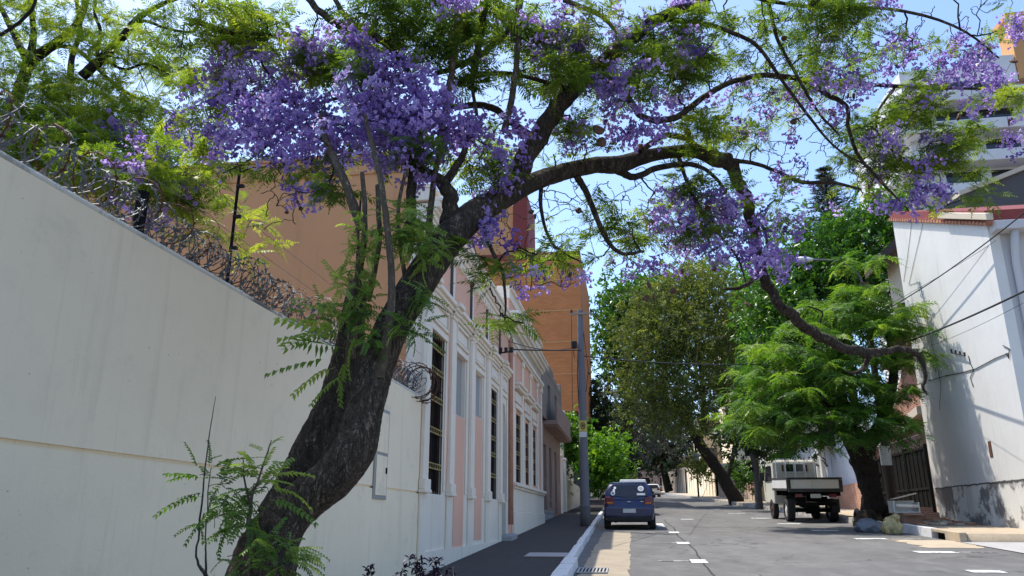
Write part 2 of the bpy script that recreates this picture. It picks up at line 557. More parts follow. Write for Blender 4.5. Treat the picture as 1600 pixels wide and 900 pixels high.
def worn_paint(name, col, under, thr=.6, rough=.7):
    m, nt, b, _ = new_mat(name); N = NT(nt)
    v = N.coord()
    n = N.noise(v, 3.5, 7, .75, .5); f = N.noise(v, 30, 4, .7)
    c = N.mix(N.rampf(n, .3, .7), tuple(x * .85 for x in col), col)
    c = N.mix(N.rampf(n, thr, thr + .06), c, under)
    c = N.mix(N.math('MULTIPLY', N.rampf(f, .58, .7), .55), c, under)
    N.l(c, b.inputs["Base Color"]); b.inputs["Roughness"].default_value = rough
    return m


M['asphalt'] = asphalt_mat()
M['paver'] = paver_mat()
M['sand_patch'] = dust_mat("sandy_concrete_patch", (.27, .22, .155), (.36, .30, .215))
M['pale_pavement'] = dust_mat("pale_dusty_pavement", (.36, .285, .195), (.46, .375, .265))
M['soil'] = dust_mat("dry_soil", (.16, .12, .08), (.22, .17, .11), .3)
M['kerb_paint'] = worn_paint("white_kerb_paint", (.68, .67, .65), (.30, .28, .26), .58)
M['kerb_old'] = worn_paint("worn_kerb_paint", (.52, .50, .46), (.24, .21, .17), .47)
M['road_paint'] = worn_paint("road_marking_paint", (.70, .70, .67), (.19, .185, .175), .52)
M['road_paint_worn'] = worn_paint("faded_marking_paint", (.52, .52, .5), (.13, .13, .125), .46)
M['concrete_apron'] = dust_mat("concrete_apron", (.30, .29, .28), (.40, .38, .35))

ys_road = list(np.arange(-40, 60, 2.0)) + list(np.arange(60, 261, 5.0))
strip("road", ys_road, kl, kr, 0.0, M['asphalt'], 10)

ter_y = [-80, -40, 0, 40, 80, 120, 150, 200, 300, 500, 900, 1600]
strip("ground", ter_y, lambda y: -700, lambda y: 700, -0.08, M['soil'], 8)


def slab_strip(name, ys, xl, xr, top, mat, kind='structure'):
    V, F = [], []
    for y in ys:
        z = zg(y)
        V += [(xl(y), y, z - .12), (xl(y), y, z + top), (xr(y), y, z + top), (xr(y), y, z - .12)]
    for i in range(len(ys) - 1):
        a = i * 4
        for j in range(3):
            F.append((a + j, a + 4 + j, a + 5 + j, a + 1 + j))
    F.append((0, 1, 2, 3)); e = (len(ys) - 1) * 4; F.append((e + 3, e + 2, e + 1, e))
    return tag(np_mesh(name, V, [np.array(F)], mat), kind=kind)


ys_l = list(np.arange(-30, 60, 2.0)) + list(np.arange(60, 201, 5.0))
slab_strip("sidewalk", ys_l, lambda y: kl(y) - 6.5, lambda y: kl(y) - .165, .15, M['paver'])
ys_r = [22.35] + list(np.arange(23, 60, 2.0)) + list(np.arange(60, 201, 5.0))
slab_strip("pavement", ys_r, lambda y: kr(y) + .185, lambda y: kr(y) + 8, .21, M['pale_pavement'])
# the lower dropped apron at the corner, nearer the camera
V = [(kr(22) - .03, 22.33, zg(22.3) + .02), (kr(22) + 9, 22.33, zg(22.3) + .03), (kr(10) + 9, 5, zg(5) + .03), (kr(10) - .03, 5, zg(5) + .012)]
tag(np_mesh("driveway_apron", V, [np.array([[0, 3, 2, 1]])], M['concrete_apron']), kind='structure')


def kerb(name, y0, y1, xin, side, mat, h=.155, blk=1.0, gap=.012, w=.16):
    """rows of kerb blocks, joints open a little"""
    mb = MB(); y = y0
    g = random.Random(5)
    while y < y1 - .05:
        e = min(y + blk * g.uniform(.9, 1.1), y1)
        d = g.uniform(-.012, .012); hh = h + g.uniform(-.008, .012)
        a, b = xin(y) + d, xin(e) + d
        o = -w if side < 0 else w
        x = sorted
        q = [(a, y + gap), (b, e - gap), (b + o, e - gap), (a + o, y + gap)]
        if side > 0: q = q[::-1]
        zb = [zg(p[1]) - .1 for p in q]
        ins = .018 * (1 if side > 0 else -1)
        qt = [(p[0] + (ins if abs(p[0] - (xin(p[1]) + d)) < .02 else 0), p[1]) for p in q]
        mb.hexa([(p[0], p[1], z) for p, z in zip(q, zb)] + [(p[0], p[1], zg(p[1]) + hh) for p in qt])
        y = e
    o = mb.build(name, mat, None, bevel=.012)
    return tag(o, kind='structure')


kerb("kerb_left", -10, 15.6, lambda y: kl(y) + .10, -1, M['kerb_paint'], .17, 1.6, .004, .262)
kerb("kerb_left_far", 15.7, 120, kl, -1, M['kerb_paint'], .158, 1.0, .006, .162)
kerb("kerb_right", 24.3, 28.2, kr, 1, M['kerb_paint'], .25, .8, .012, .18)
kerb("kerb_right_far", 28.2, 120, kr, 1, M['kerb_old'], .22, .9, .012, .18)
# drain inlet: a beige block, an opening and a lintel
mb = MB()
mb.slab(kr(23) , kr(23) + .18, 22.35, 23.35, -.1, .25)
mb.slab(kr(23) + .02, kr(23) + .18, 23.35, 24.28, .16, .25)
tag(mb.build("kerb_inlet", M['pale_pavement'], None, bevel=.015), kind='structure')
mb = MB(); mb.slab(kr(23) + .16, kr(23) + .185, 23.35, 24.28, -.05, .16)
tag(mb.build("kerb_inlet_recess", M['dark_inside']), kind='structure')


def sheet(name, poly, dz, mat, kind='structure'):
    V = [(p[0], p[1], zg(p[1]) + dz) for p in poly]
    o = np_mesh(name, V, [np.array([list(range(len(V)))])], mat)
    return tag(o, kind=kind) if kind else o


def ragged(x0, x1, y0, y1, amp=.05, step=.35, seed=1):
    g = random.Random(seed); P = []
    n = max(2, int((y1 - y0) / step)); k = max(2, int(abs(x1 - x0) / step))
    for i in range(k): P.append((x0 + (x1 - x0) * i / k, y0 + g.uniform(-amp, amp)))
    for i in range(n): P.append((x1 + g.uniform(-amp, amp), y0 + (y1 - y0) * i / n))
    for i in range(k): P.append((x1 + (x0 - x1) * i / k, y1 + g.uniform(-amp, amp)))
    for i in range(n): P.append((x0 + g.uniform(-amp, amp), y1 + (y0 - y1) * i / n))
    return P


sheet("sandy_road_patch", ragged(-.98, -.12, 8, 26.6, .035, .3, 3), .006, M['sand_patch'])
sheet("road_patch", ragged(1.9, 5.2, 29.6, 33.2, .06, .5, 4), .005, M['concrete_apron'] if False else M['asphalt'])
# painted parking marks: a thin line across and a block at its road end
pk = MB()
def mark(x0, x1, y0, y1, dz=.009):
    a, b = zg(y0) + dz, zg(y1) + dz
    pk.add([(x0, y0, a), (x1, y0, a), (x1, y1, b), (x0, y1, b)], [(0, 1, 2, 3)])
for yc in (16.75, 21.75, 26.4):
    mark(1.10, 1.42, yc - .34, yc + .36); 
for yc in (30.7, ):
    mark(.86, 1.12, yc - 1.2, yc + 1.4)
for yc, xc in ((19.3, 6.5), (23.65, 6.35), (27.6, 6.05), (32.0, 5.75), (37, 5.5), (43, 5.2)):
    mark(xc - .3, xc + .55, yc - .22, yc + .22)
for yc, xc in ((15.3, 6.0), (50, 4.9), (36, 2.3)):
    mark(xc - .25, xc + .3, yc - .2, yc + .2)
tag(pk.build("road_markings", M['road_paint']), kind='structure')
pk = MB()
for yc in (16.75, 21.75, 26.4):
    mark(.45, 1.10, yc - .05, yc + .07)
for yc, xc in ((19.3, 7.2), (23.65, 7.1), (30.5, 6.5)):
    mark(xc - .1, xc + .7, yc - .06, yc + .06)
tag(pk.build("road_marking_lines", M['road_paint_worn']), kind='structure')
# the tar seam along the old patch
sm = MB(); g = random.Random(9)
yy = [6 + i * .5 for i in range(60)]; xx = [1.35 + .05 * math.sin(y * .7) + g.uniform(-.02, .02) for y in yy]
for i in range(59):
    w = .018
    sm.add([(xx[i] - w, yy[i], zg(yy[i]) + .007), (xx[i] + w, yy[i], zg(yy[i]) + .007), (xx[i + 1] + w, yy[i + 1], zg(yy[i + 1]) + .007), (xx[i + 1] - w, yy[i + 1], zg(yy[i + 1]) + .007)], [(0, 1, 2, 3)])
tag(sm.build("road_seam", M['black_rubber']), kind='structure')
# litter and dirt along the right gutter
sheet("gutter_dirt", ragged(6.9, 8.28, 20.5, 23.2, .15, .3, 12), .008, M['pale_pavement'])

# ---- gutter grate
t = thing("drain_grate", "slotted metal drain grate in the gutter beside the left kerb", "drain grate", (-.77, 14.75, zg(14.75)))
mb = MB(); mb.slab(-1.04, -.50, 14.35, 15.1, .004, .012); mb.build("drain_pit", M['dark_inside'], t)
mb = MB()
for k in range(9): mb.slab(-1.03 + k * .063, -1.03 + k * .063 + .03, 14.36, 15.09, .0125, .03)
for y in (14.33, 15.06): mb.slab(-1.05, -.49, y, y + .05, .0122, .033)
mb.build("bars", M['concrete'], t)
# ---- concrete cover slab across the pavement
t = thing("cover_slab", "worn concrete cover slab laid across the dark left pavement", "cover slab", (-1.7, 16.2, zg(16.2) + .15))
mb = MB(); mb.slab(-2.15, -1.33, 15.75, 16.55, .152, .172); mb.build("slab_top", M['concrete'], t, bevel=.01)
mb = MB(); mb.slab(-2.17, -1.32, 15.66, 15.745, .152, .165); mb.build("joint", M['soil'], t)

# ================================================================== LEFT SIDE
XF = -3.35


def sliced_wall(mb, x0, x1, y0, y1, zb, zt, ops):
    """wall from y0 to y1 with rectangular openings (ya, yb, za, zb) left open"""
    cuts = sorted({y0, y1} | {v for o in ops for v in (o[0], o[1])})
    for a, b in zip(cuts[:-1], cuts[1:]):
        o = [q for q in ops if q[0] <= a + 1e-6 and q[1] >= b - 1e-6]
        if not o: mb.box(x0, x1, a, b, zb, zt)
        else:
            z = zb
            for q in sorted(o, key=lambda q: q[2]):
                if q[2] > z + .01: mb.box(x0, x1, a, b, z, q[2])
                z = q[3]
            if z < zt - .01: mb.box(x0, x1, a, b, z, zt)


# ---- white boundary wall
t = thing("boundary_wall", "long white plastered boundary wall behind the leaning jacaranda trunk", "wall", (XF, 4, zg(4)))
mb = MB(); mb.box(XF - .3, XF, -9, 12.25, -.6, 1.915); mb.box(XF - .3, XF - .03, -9, 12.25, 1.915, 1.945); mb.box(XF - .3, XF - .004, -9, 12.25, 1.945, 3.43)
mb.build("wall_face", M['white_wall'], t)
mb = MB(); mb.box(XF - .3, XF - .004, -9, 12.24, 3.431, 3.475); mb.build("coping", M['stained_base'], t, bevel=.02)
# meter hatch
y0 = at_x(591, 700, XF)[1]; y1 = at_x(599, 700, XF)[1]
p = thing("meter_hatch", "narrow grey utility hatch set in the white wall right of the trunk", "hatch", (XF, 10.1, 1.9))
mb = MB(); mb.box(XF - .001, XF + .02, 9.95, 10.5, 1.78, 2.98); mb.build("frame", M['grey_infill'], p, bevel=.006)
mb = MB(); mb.box(XF + .0205, XF + .03, 10.0, 10.45, 1.83, 2.35); mb.box(XF + .0205, XF + .03, 10.0, 10.45, 2.39, 2.93); mb.build("door_panel", M['white_wall'], p, bevel=.004)
mb = MB(); mb.box(XF + .031, XF + .045, 10.38, 10.42, 2.12, 2.2); mb.build("latch", M['black_iron'], p)


# ---- concertina razor wire along the wall top
def helix_wire(y0, y1, r, pitch, seed, wob=.05):
    g = np.random.default_rng(seed)
    n = int((y1 - y0) / pitch * 16)
    a = np.linspace(0, (y1 - y0) / pitch * 2 * np.pi, n)
    y = np.linspace(y0, y1, n)
    s = np.interp(np.arange(n), np.arange(0, n + 24, 24), g.normal(0, 1, len(np.arange(0, n + 24, 24))))
    s2 = np.interp(np.arange(n), np.arange(0, n + 17, 17), g.normal(0, 1, len(np.arange(0, n + 17, 17))))
    R = r * (1 + .14 * s)
    return np.stack([XF - .15 + R * np.cos(a) + wob * s2, y + .05 * s + .11 * np.sin(a * .93 + seed), 3.50 + r + R * np.sin(a) + wob * .6 * s], 1)


def wire_mesh(paths, rr, barbs=True, seed=0):
    V, F4, F3 = [], [], []; n = 0
    g = np.random.default_rng(seed)
    for P in paths:
        v, f = tube(P, rr, 3); V.append(v); F4.append(f + n); n += len(v)
        if barbs:
            for i in range(2, len(P) - 2, 1):
                c = P[i]; d = P[i + 1] - P[i - 1]; d /= np.linalg.norm(d)
                q = np.cross(d, g.normal(size=3)); q /= np.linalg.norm(q)
                V.append(np.array([c + q * .026 + d * .012, c - q * .026 - d * .012, c + d * .014, c - d * .014]))
                F4.append(np.array([[n, n + 2, n + 1, n + 3]])); n += 4
    return np.vstack(V), np.vstack(F4)


t = thing("razor_wire", "tangled silver razor wire coils along the top of the white wall", "razor wire", (XF - .15, 5, 3.48))
P = [helix_wire(-1.0, 12.2, .16, .27, 13, .08), helix_wire(-1.0, 12.2, .14, .25, 23, .1), helix_wire(-1.0, 12.2, .155, .27, 3), helix_wire(-1.0, 12.2, .12, .22, 8, .07), helix_wire(2.2, 12.2, .18, .40, 5, .06)]
V, F = wire_mesh(P[:4], .005, True, 1)
np_mesh("coil", V, [F], M['galv'], t)
V, F = wire_mesh(P[4:], .006, True, 2)
np_mesh("rusted_coil", V, [F], M['rust'], t)
t = thing("razor_wire", "short razor wire coil where the white wall meets the pink house", "razor wire", (XF - .1, 12.1, 3.5))
a = np.linspace(0, 2 * np.pi * 7, 150)
P = np.stack([XF + .06 + (.24 + .03 * np.sin(a * .31)) * np.cos(a), 11.6 + a * .016 + .05 * np.sin(a * 1.3), 3.62 + (.26 + .03 * np.cos(a * .27)) * np.sin(a)], 1)
V, F = wire_mesh([P], .008, True, 3); np_mesh("coil", V, [F], M['rust'], t)

# ---- electric fence posts standing in the wire
for k, (px, top, bot, Y, lab) in enumerate(((366, 258, 432, 6.05, "slim black electric fence post with three insulators on the white wall"),
                                          (230, 300, 352, 4.75, "thick dark fence post deep in the razor wire tangle"),
                                          (556, 300, 500, 9.2, "dark fence post behind the thin stems of the jacaranda"))):
    b = at(px, bot, Y); u = at(px, top, Y)
    x = XF - .12
    t = thing("fence_post", lab, "fence post", (x, Y, 3.47), "electric fence posts on the wall")
    h = max(.35, u[2] - 3.47); r = .014 if k != 1 else .045
    mb = MB(); mb.tube([(x, Y, 3.46), (x, Y, 3.47 + h)], r, 8)
    if k == 0: mb.tube([(x, Y, 3.46 + h), (x + .09, Y, 3.47 + h)], .011, 6)
    mb.build("post", M['black_iron'], t)
    if k != 1:
        for j in range(3):
            mb = MB(); z = 3.6 + h * (.2 + .25 * j); mb.box(x - .01, x + .06, Y - .02, Y + .02, z, z + .028); mb.build("insulator", M['black_rubber'], t, bevel=.005)
t = thing("electric_fence_wires", "thin fence wires strung above the razor wire coils", "fence wires", (XF - .1, 8, 3.9))
mb = MB()
for j in range(3):
    mb.tube([(XF - .06, -2, 3.72 + .22 * j), (XF - .06, 12.3, 3.74 + .22 * j)], .0022, 4)
mb.build("wires", M['galv'], t)

# ---- pink house: side wall over the boundary wall, street front with bays
PH = thing("pink_house", "pink old house with white pilasters, cornices and barred windows", "house", (XF, 16, zg(16)))
mb = MB()
sw0 = -19.0
mb.box(sw0, XF - .36, 12.42, 12.7, .2, 7.62)
mb.build("side_wall", M['peach'], PH)
mb = MB(); mb.box(sw0, XF - .34, 12.395, 12.72, 7.62, 7.98); mb.box(sw0, XF - .4, 12.37, 12.72, 7.98, 8.05); mb.build("side_parapet", M['peach_trim'], PH, bevel=.01)
mb = MB(); mb.box(-19, XF - .36, 12.72, 21.3, 7.1, 7.3); mb.box(-19, XF - .36, 21.3, 29.55, 7.7, 7.9); mb.build("roof", M['concrete'], PH)

A0, A1 = 12.36, 21.42
B0, B1 = 21.42, 29.62
ZA, ZB = 6.95, 7.75
winA = [(12.72, 13.72, 1.94, 4.72)]
opsA = winA + [(14.68, 15.58, 3.5, 4.72), (16.72, 17.5, 3.72, 4.7), (18.66, 19.5, 2.0, 4.66), (20.24, 21.02, 1.02, 4.66)]
mb = MB(); sliced_wall(mb, XF - .34, XF, A0, A1, .1, ZA, opsA); mb.build("front_wall", M['white_trim'], PH)
opsB = [(22.66, 23.72, 2.56, 4.58), (24.72, 25.68, 2.6, 4.56), (26.72, 27.6, 2.65, 4.56)]
mb = MB(); sliced_wall(mb, XF - .34, XF, B0, B1, .1, ZB, opsB); mb.build("front_wall", M['pink'], PH)


def plane_x(mb, x, y0, y1, z0, z1, d=.012):
    mb.box(x - .0, x + d, y0, y1, z0, z1)


# painted pink fields (thin paint coat set proud)
mb = MB()
for y0, y1, z0, z1 in ((12.37, 12.56, 1.95, 5.25), (13.92, 14.08, 2.1, 5.2), (14.68, 15.58, 1.0, 3.49), (14.42, 14.6, 2.1, 4.7), (16.72, 17.5, 1.1, 3.71),
                       (15.68, 15.84, 2.1, 5.2), (17.6, 17.76, 2.1, 5.2), (18.4, 18.56, 2.1, 5.2), (19.62, 19.74, 2.1, 5.2),
                       (12.5, 14.0, 5.62, 6.5), (14.5, 15.9, 5.62, 6.5), (16.4, 17.8, 5.62, 6.5), (18.3, 19.7, 5.62, 6.5), (20.1, 21.3, 5.62, 6.5)):
    plane_x(mb, XF + .001, y0, y1, z0, z1, .006)
mb.build("pink_field", M['pink'], PH)
# frieze panel joints (dark gap at the far edge of each field)
for y in (14.03, 15.93, 17.83, 19.73):
    mb = MB(); mb.box(XF + .0015, XF + .05, y, y + .06, 5.62, 6.44)
    mb.build("frieze_joint", M['dark_grey_wall'], PH)


def pilaster(y, z0, z1, w=.3, mat='white_trim'):
    mb = MB()
    mb.box(XF + .002, XF + .07, y - w / 2, y + w / 2, z0, z1)
    mb.box(XF + .002, XF + .11, y - w / 2 - .04, y + w / 2 + .04, z0 - .16, z0)
    mb.box(XF + .002, XF + .125, y - w / 2 - .05, y + w / 2 + .05, z0 - .22, z0 - .16)
    mb.box(XF + .002, XF + .09, y - w / 2 - .03, y + w / 2 + .03, z1, z1 + .08)
    mb.box(XF + .002, XF + .12, y - w / 2 - .05, y + w / 2 + .05, z1 + .08, z1 + .2)
    mb.box(XF + .002, XF + .045, y - w / 2 - .02, y + w / 2 + .02, zg(y), z0 - .22)
    return mb.build("pilaster", M[mat], PH, bevel=.012)


for y in (12.62 - .24, 14.24, 16.14, 18.12, 19.92): pilaster(y, 2.15, 5.25)


def arched_bits(y0, y1, z0, z1):
    """panel box over a lintel: raised frame"""
    mb = MB(); x = XF + .002
    t_ = .055
    mb.box(x, x + .05, y0, y1, z0, z0 + t_); mb.box(x, x + .05, y0, y1, z1 - t_, z1)
    mb.box(x, x + .05, y0, y0 + t_, z0 + t_, z1 - t_); mb.box(x, x + .05, y1 - t_, y1, z0 + t_, z1 - t_)
    mb.box(x, x + .018, y0 + .1, y1 - .1, z0 + .1, z1 - .1)
    return mb.build("lintel_panel", M['white_trim'], PH, bevel=.008)


for y0, y1 in ((12.62, 13.86), (14.56, 15.72), (16.5, 17.66), (18.46, 19.62), (20.12, 21.1)):
    arched_bits(y0, y1, 4.88, 5.28)
    mb = MB(); x = XF + .002                    # moulding round the opening
    mb.box(x, x + .03, y0 - .02, y0 + .07, 2.0, 4.8); mb.box(x, x + .03, y1 - .07, y1 + .02, 2.0, 4.8); mb.box(x, x + .04, y0 - .02, y1 + .02, 4.72, 4.83)
    mb.build("window_moulding", M['white_trim'], PH, bevel=.012)
# ledge cornice broken forward over each pilaster
mb = MB(); x = XF + .003
for (z0, z1, d) in ((5.34, 5.40, .05), (5.40, 5.47, .09), (5.47, 5.56, .15)):
    mb.box(x, x + d, 12.2, A1, z0, z1)
    for y in (12.38, 14.24, 16.14, 18.12, 19.92): mb.box(x + d, x + d + .08, y - .2, y + .2, z0 + .002, z1 - .002)
mb.build("ledge_cornice", M['white_trim'], PH, bevel=.012)
mb = MB()
for (z0, z1, d) in ((6.55, 6.64, .06), (6.64, 6.74, .10), (6.74, 6.80, .15), (6.80, 6.92, .21), (6.92, 6.99, .25)):
    mb.box(x, x + d, 12.2, A1, z0, z1)
mb.box(XF - .34, XF + .03, 12.3, A1, 6.99, 7.22)
mb.box(XF - .36, XF + .08, 12.28, A1, 7.22, 7.3)
mb.build("top_cornice", M['white_trim'], PH, bevel=.012)
mb = MB()
for y in np.arange(12.4, 21.3, .32): mb.box(x, x + .07, y, y + .13, 6.45, 6.548)
mb.build("dentils", M['white_trim'], PH, bevel=.008)
mb = MB(); mb.box(XF + .003, XF + .04, 12.3, A1 - .5, zg(12), 1.02)
mb.build("plinth", M['white_trim'], PH)


def barred_window(y0, y1, z0, z1, nb, parent, rows, mat='gold_trim'):
    f = MB(); x = XF - .11
    f.box(x, x + .05, y0, y0 + .05, z0, z1); f.box(x, x + .05, y1 - .05, y1, z0, z1); f.box(x, x + .05, y0 + .05, y1 - .05, z1 - .05, z1); f.box(x, x + .05, y0 + .05, y1 - .05, z0, z0 + .05)
    f.box(x + .002, x + .048, (y0 + y1) / 2 - .025, (y0 + y1) / 2 + .025, z0 + .05, z1 - .05)
    w = f.build("window", M['brown_wood'], parent)
    p = MB(); p.box(x - .03, x - .01, y0, y1, z0, z1); p.build("pane", M['glass'], w)
    b = MB()
    for k in range(nb + 1):
        y = y0 + .02 + (y1 - y0 - .04) * k / nb; b.tube([(XF - .015, y, z0), (XF - .015, y, z1)], .009, 6)
    b.build("bars", M['black_iron'], w)
    g = MB()
    for z in rows:
        g.box(XF - .03, XF - .001, y0, y1, z, z + .022); g.box(XF - .03, XF - .001, y0, y1, z + .085, z + .105)
        for k in range(nb):
            yc = y0 + .02 + (y1 - y0 - .04) * (k + .5) / nb
            g.tube([(XF - .015, yc + .033 * math.cos(a), z + .053 + .03 * math.sin(a)) for a in np.linspace(0, 2 * np.pi, 9)], .006, 4, False)
    g.build("grille", M[mat], w)
    return w


barred_window(12.72, 13.72, 1.94, 4.72, 6, PH, (2.35, 2.95, 3.5, 4.0, 4.42))
barred_window(18.66, 19.5, 2.0, 4.66, 5, PH, (2.5, 3.0, 3.4, 3.85, 4.3))
for o in opsB: barred_window(*o, 5, PH, tuple(o[2] + (o[3] - o[2]) * q for q in (.2, .4, .6, .8)))
mb = MB(); mb.box(XF - .11, XF - .08, 14.68, 15.58, 3.5, 4.72); mb.build("blocked_window", M['grey_infill'], PH)
mb = MB(); mb.box(XF - .11, XF - .08, 16.72, 17.5, 3.72, 4.7); mb.build("blocked_window", M['grey_infill'], PH)
# the arched street door
d = MB(); d.box(XF - .24, XF - .2, 20.24, 21.02, 1.02, 3.75); do = d.build("door", M['black_iron'], PH)
d = MB()
for k in range(4): d.box(XF - .2, XF - .185, 20.3 + (k % 2) * .37, 20.59 + (k % 2) * .37, 1.25 + (k // 2) * 1.25, 2.35 + (k // 2) * 1.25)
d.build("door_panel", M['black_iron'], do, bevel=.01)
d = MB(); d.box(XF - .2, XF - .15, 20.9, 20.96, 2.0, 2.12); d.build("handle", M['gold_trim'], do)
d = MB()
for a0, a1 in zip(np.linspace(0, math.pi, 13)[:-1], np.linspace(0, math.pi, 13)[1:]):
    c0, s0, c1, s1 = math.cos(a0), math.sin(a0), math.cos(a1), math.sin(a1)
    yc = 20.63
    q = [(XF - .1, yc + .39 * c0, 3.75 + .8 * s0), (XF - .1, yc + .39 * c1, 3.75 + .8 * s1), (XF - .1, yc + .39 * c1, 4.66), (XF - .1, yc + .39 * c0, 4.66)]
    d.prism(q, (.098, 0, 0))
d.build("door_arch", M['white_trim'], PH)
d = MB(); d.box(XF - .23, XF - .205, 20.24, 21.02, 3.76, 4.6); d.build("fanlight", M['grey_infill'], PH)
# step
mb = MB(); mb.slab(XF + .003, XF + .3, 20.15, 21.1, .1, .27); mb.build("door_step", M['concrete'], PH, bevel=.02)
# pink downpipe between both halves
mb = MB(); mb.tube([(XF + .07, 21.45, zg(21) + .5), (XF + .07, 21.45, 6.4), (XF + .03, 21.45, 6.7)], .065, 10); mb.build("downpipe", plain("terracotta_pipe_paint", (.5, .24, .16), .7), PH, smooth=True)
# far half: white surrounds, plinth with ledge, cornice
mb = MB(); x = XF + .003
mb.box(x, x + .10, 22.0, B1, zg(22), 1.75); mb.box(x, x + .07, 22.0, B1, 1.75, 2.36); mb.box(x, x + .12, 21.95, B1 + .02, 2.36, 2.43); mb.box(x, x + .17, 21.92, B1 + .02, 2.43, 2.53)
mb.build("plinth", M['white_trim'], PH, bevel=.02)
for (y0, y1, z0, z1) in opsB:
    mb = MB(); x = XF + .003
    mb.box(x, x + .035, y0 - .16, y0, z0 - .02, z1 + .1); mb.box(x, x + .035, y1, y1 + .16, z0 - .02, z1 + .1); mb.box(x, x + .08, y0 - .18, y1 + .18, z1 + .1, z1 + .24)
    mb.box(x, x + .05, y0 - .1, y1 + .1, z1 + .32, z1 + .62); mb.box(x, x + .16, y0 - .22, y1 + .22, z1 + .68, z1 + .78); mb.box(x, x + .22, y0 - .26, y1 + .26, z1 + .78, z1 + .86)
    mb.build("window_surround", M['white_trim'], PH, bevel=.014)
for y in (22.18, 24.2, 26.2, 28.15, 29.4):
    mb = MB(); mb.box(XF + .003, XF + .05, y - .13, y + .13, 2.54, 6.2); mb.box(XF + .003, XF + .09, y - .17, y + .17, 6.2, 6.36)
    mb.build("pilaster", M['white_trim'], PH, bevel=.014)
mb = MB()
for (z0, z1, d_) in ((6.4, 6.48, .07), (6.48, 6.6, .12), (6.95, 7.05, .1), (7.05, 7.18, .18), (7.18, 7.3, .26), (7.3, 7.38, .3)): mb.box(XF + .003, XF + .003 + d_, 21.44, B1 + .05, z0, z1)
mb.box(XF - .34, XF + .03, 21.44, B1, 7.76, 8.05); mb.box(XF - .36, XF + .1, 21.44, B1 + .03, 8.05, 8.15)
mb.build("top_cornice", M['white_trim'], PH, bevel=.014)
mb = MB(); mb.box(XF + .004, XF + .02, 21.6, B1 - .1, 6.605, 6.945); mb.build("frieze", M['cream'], PH)
mb = MB(); mb.box(-14, XF - .35, B1 - .3, B1, .5, 7.6); mb.build("back_wall", M['peach'], PH)
# wire bracket with insulators on the front
t = thing("wire_bracket", "black insulator bracket where cables reach the pink house front", "bracket", (XF + .2, 21.0, 6.0))
mb = MB(); p = at_x(790, 552, XF + .25)
mb.tube([(XF + .02, p[1], p[2]), (XF + .45, p[1], p[2] + .05)], .02, 6); mb.build("arm", M['black_iron'], t)
for k in range(3):
    mb = MB(); mb.tube([(XF + .12 + .14 * k, p[1], p[2] + .02), (XF + .12 + .14 * k, p[1], p[2] + .15)], .045, 8); mb.build("insulator", M['black_rubber'], t)
BRK = np.array([XF + .4, p[1], p[2] + .1])

# ---- old brown house with a balcony
OB = thing("old_house", "weathered brown old house with a balcony slab past the pink house", "house", (XF - .1, 34, zg(34)))
XO = XF - .1
ops = [(31.2, 32.2, 1.9, 4.45), (33.3, 34.3, 2.0, 4.5), (35.7, 36.6, 1.75, 4.5)]
mb = MB(); sliced_wall(mb, XO - .35, XO, B1 + .06, 38.6, .6, 5.2, ops); mb.build("front_wall", M['old_brown'], OB)
mb = MB(); mb.box(XO - .35, XO + .03, B1 + .07, B1 + 1.2, .7, 5.2); mb.build("corner_pier", M['old_brown'], OB)
for y0, y1, z0, z1 in ops:
    mb = MB(); mb.box(XO - .22, XO - .18, y0, y1, z0, z1); w = mb.build("shutter", M['brown_wood'], OB)
    mb = MB()
    for k in range(14): z = z0 + .15 + k * (z1 - z0 - .3) / 14; mb.box(XO - .178, XO - .165, y0 + .08, y1 - .08, z, z + .09)
    mb.build("louvres", M['brown_wood'], w)
mb = MB(); mb.box(XO + .002, XO + .05, 30.9, 34.6, 1.78, 1.86); mb.box(XO + .002, XO + .03, 30.95, 34.55, zg(31), 1.78); mb.build("sill", M['concrete'], OB)
mb = MB(); mb.box(XO - .35, XO + .6, 31.2, 38.4, 5.2, 5.38); mb.build("balcony_slab", M['old_brown'], OB, bevel=.02)
mb = MB(); mb.box(XO - .3, XO + .55, 31.3, 38.3, 5.14, 5.197); mb.build("balcony_soffit", M['old_brown'], OB)
mb = MB(); sliced_wall(mb, XO - .35, XO + .12, B1 + .07, 38.6, 5.423, 7.4, [(32, 33, 5.43, 7.0), (35, 36, 5.43, 7.0)]); mb.build("upper_wall", M['old_grey'], OB)
for y in (32, 35):
    mb = MB(); mb.box(XO - .3, XO - .25, y, y + 1, 5.43, 7.0); mb.build("balcony_door", M['brown_wood'], OB)
mb = MB()
g = random.Random(4)
for k in range(16): y = B1 + .1 + k * .54; mb.box(XO - .3, XO + .14, y, y + .42, 7.403, 7.5 + g.uniform(0, .5))
mb.build("parapet", M['old_grey'], OB, bevel=.03)
mb = MB(); mb.box(XO + .5, XO + .56, 31.3, 38.3, 5.383, 6.15); mb.build("balcony_front", M['old_brown'], OB)
mb = MB(); mb.box(-12, XO - .36, B1 + .1, 38.5, .5, 7.2); mb.build("house_body", M['old_grey'], OB)

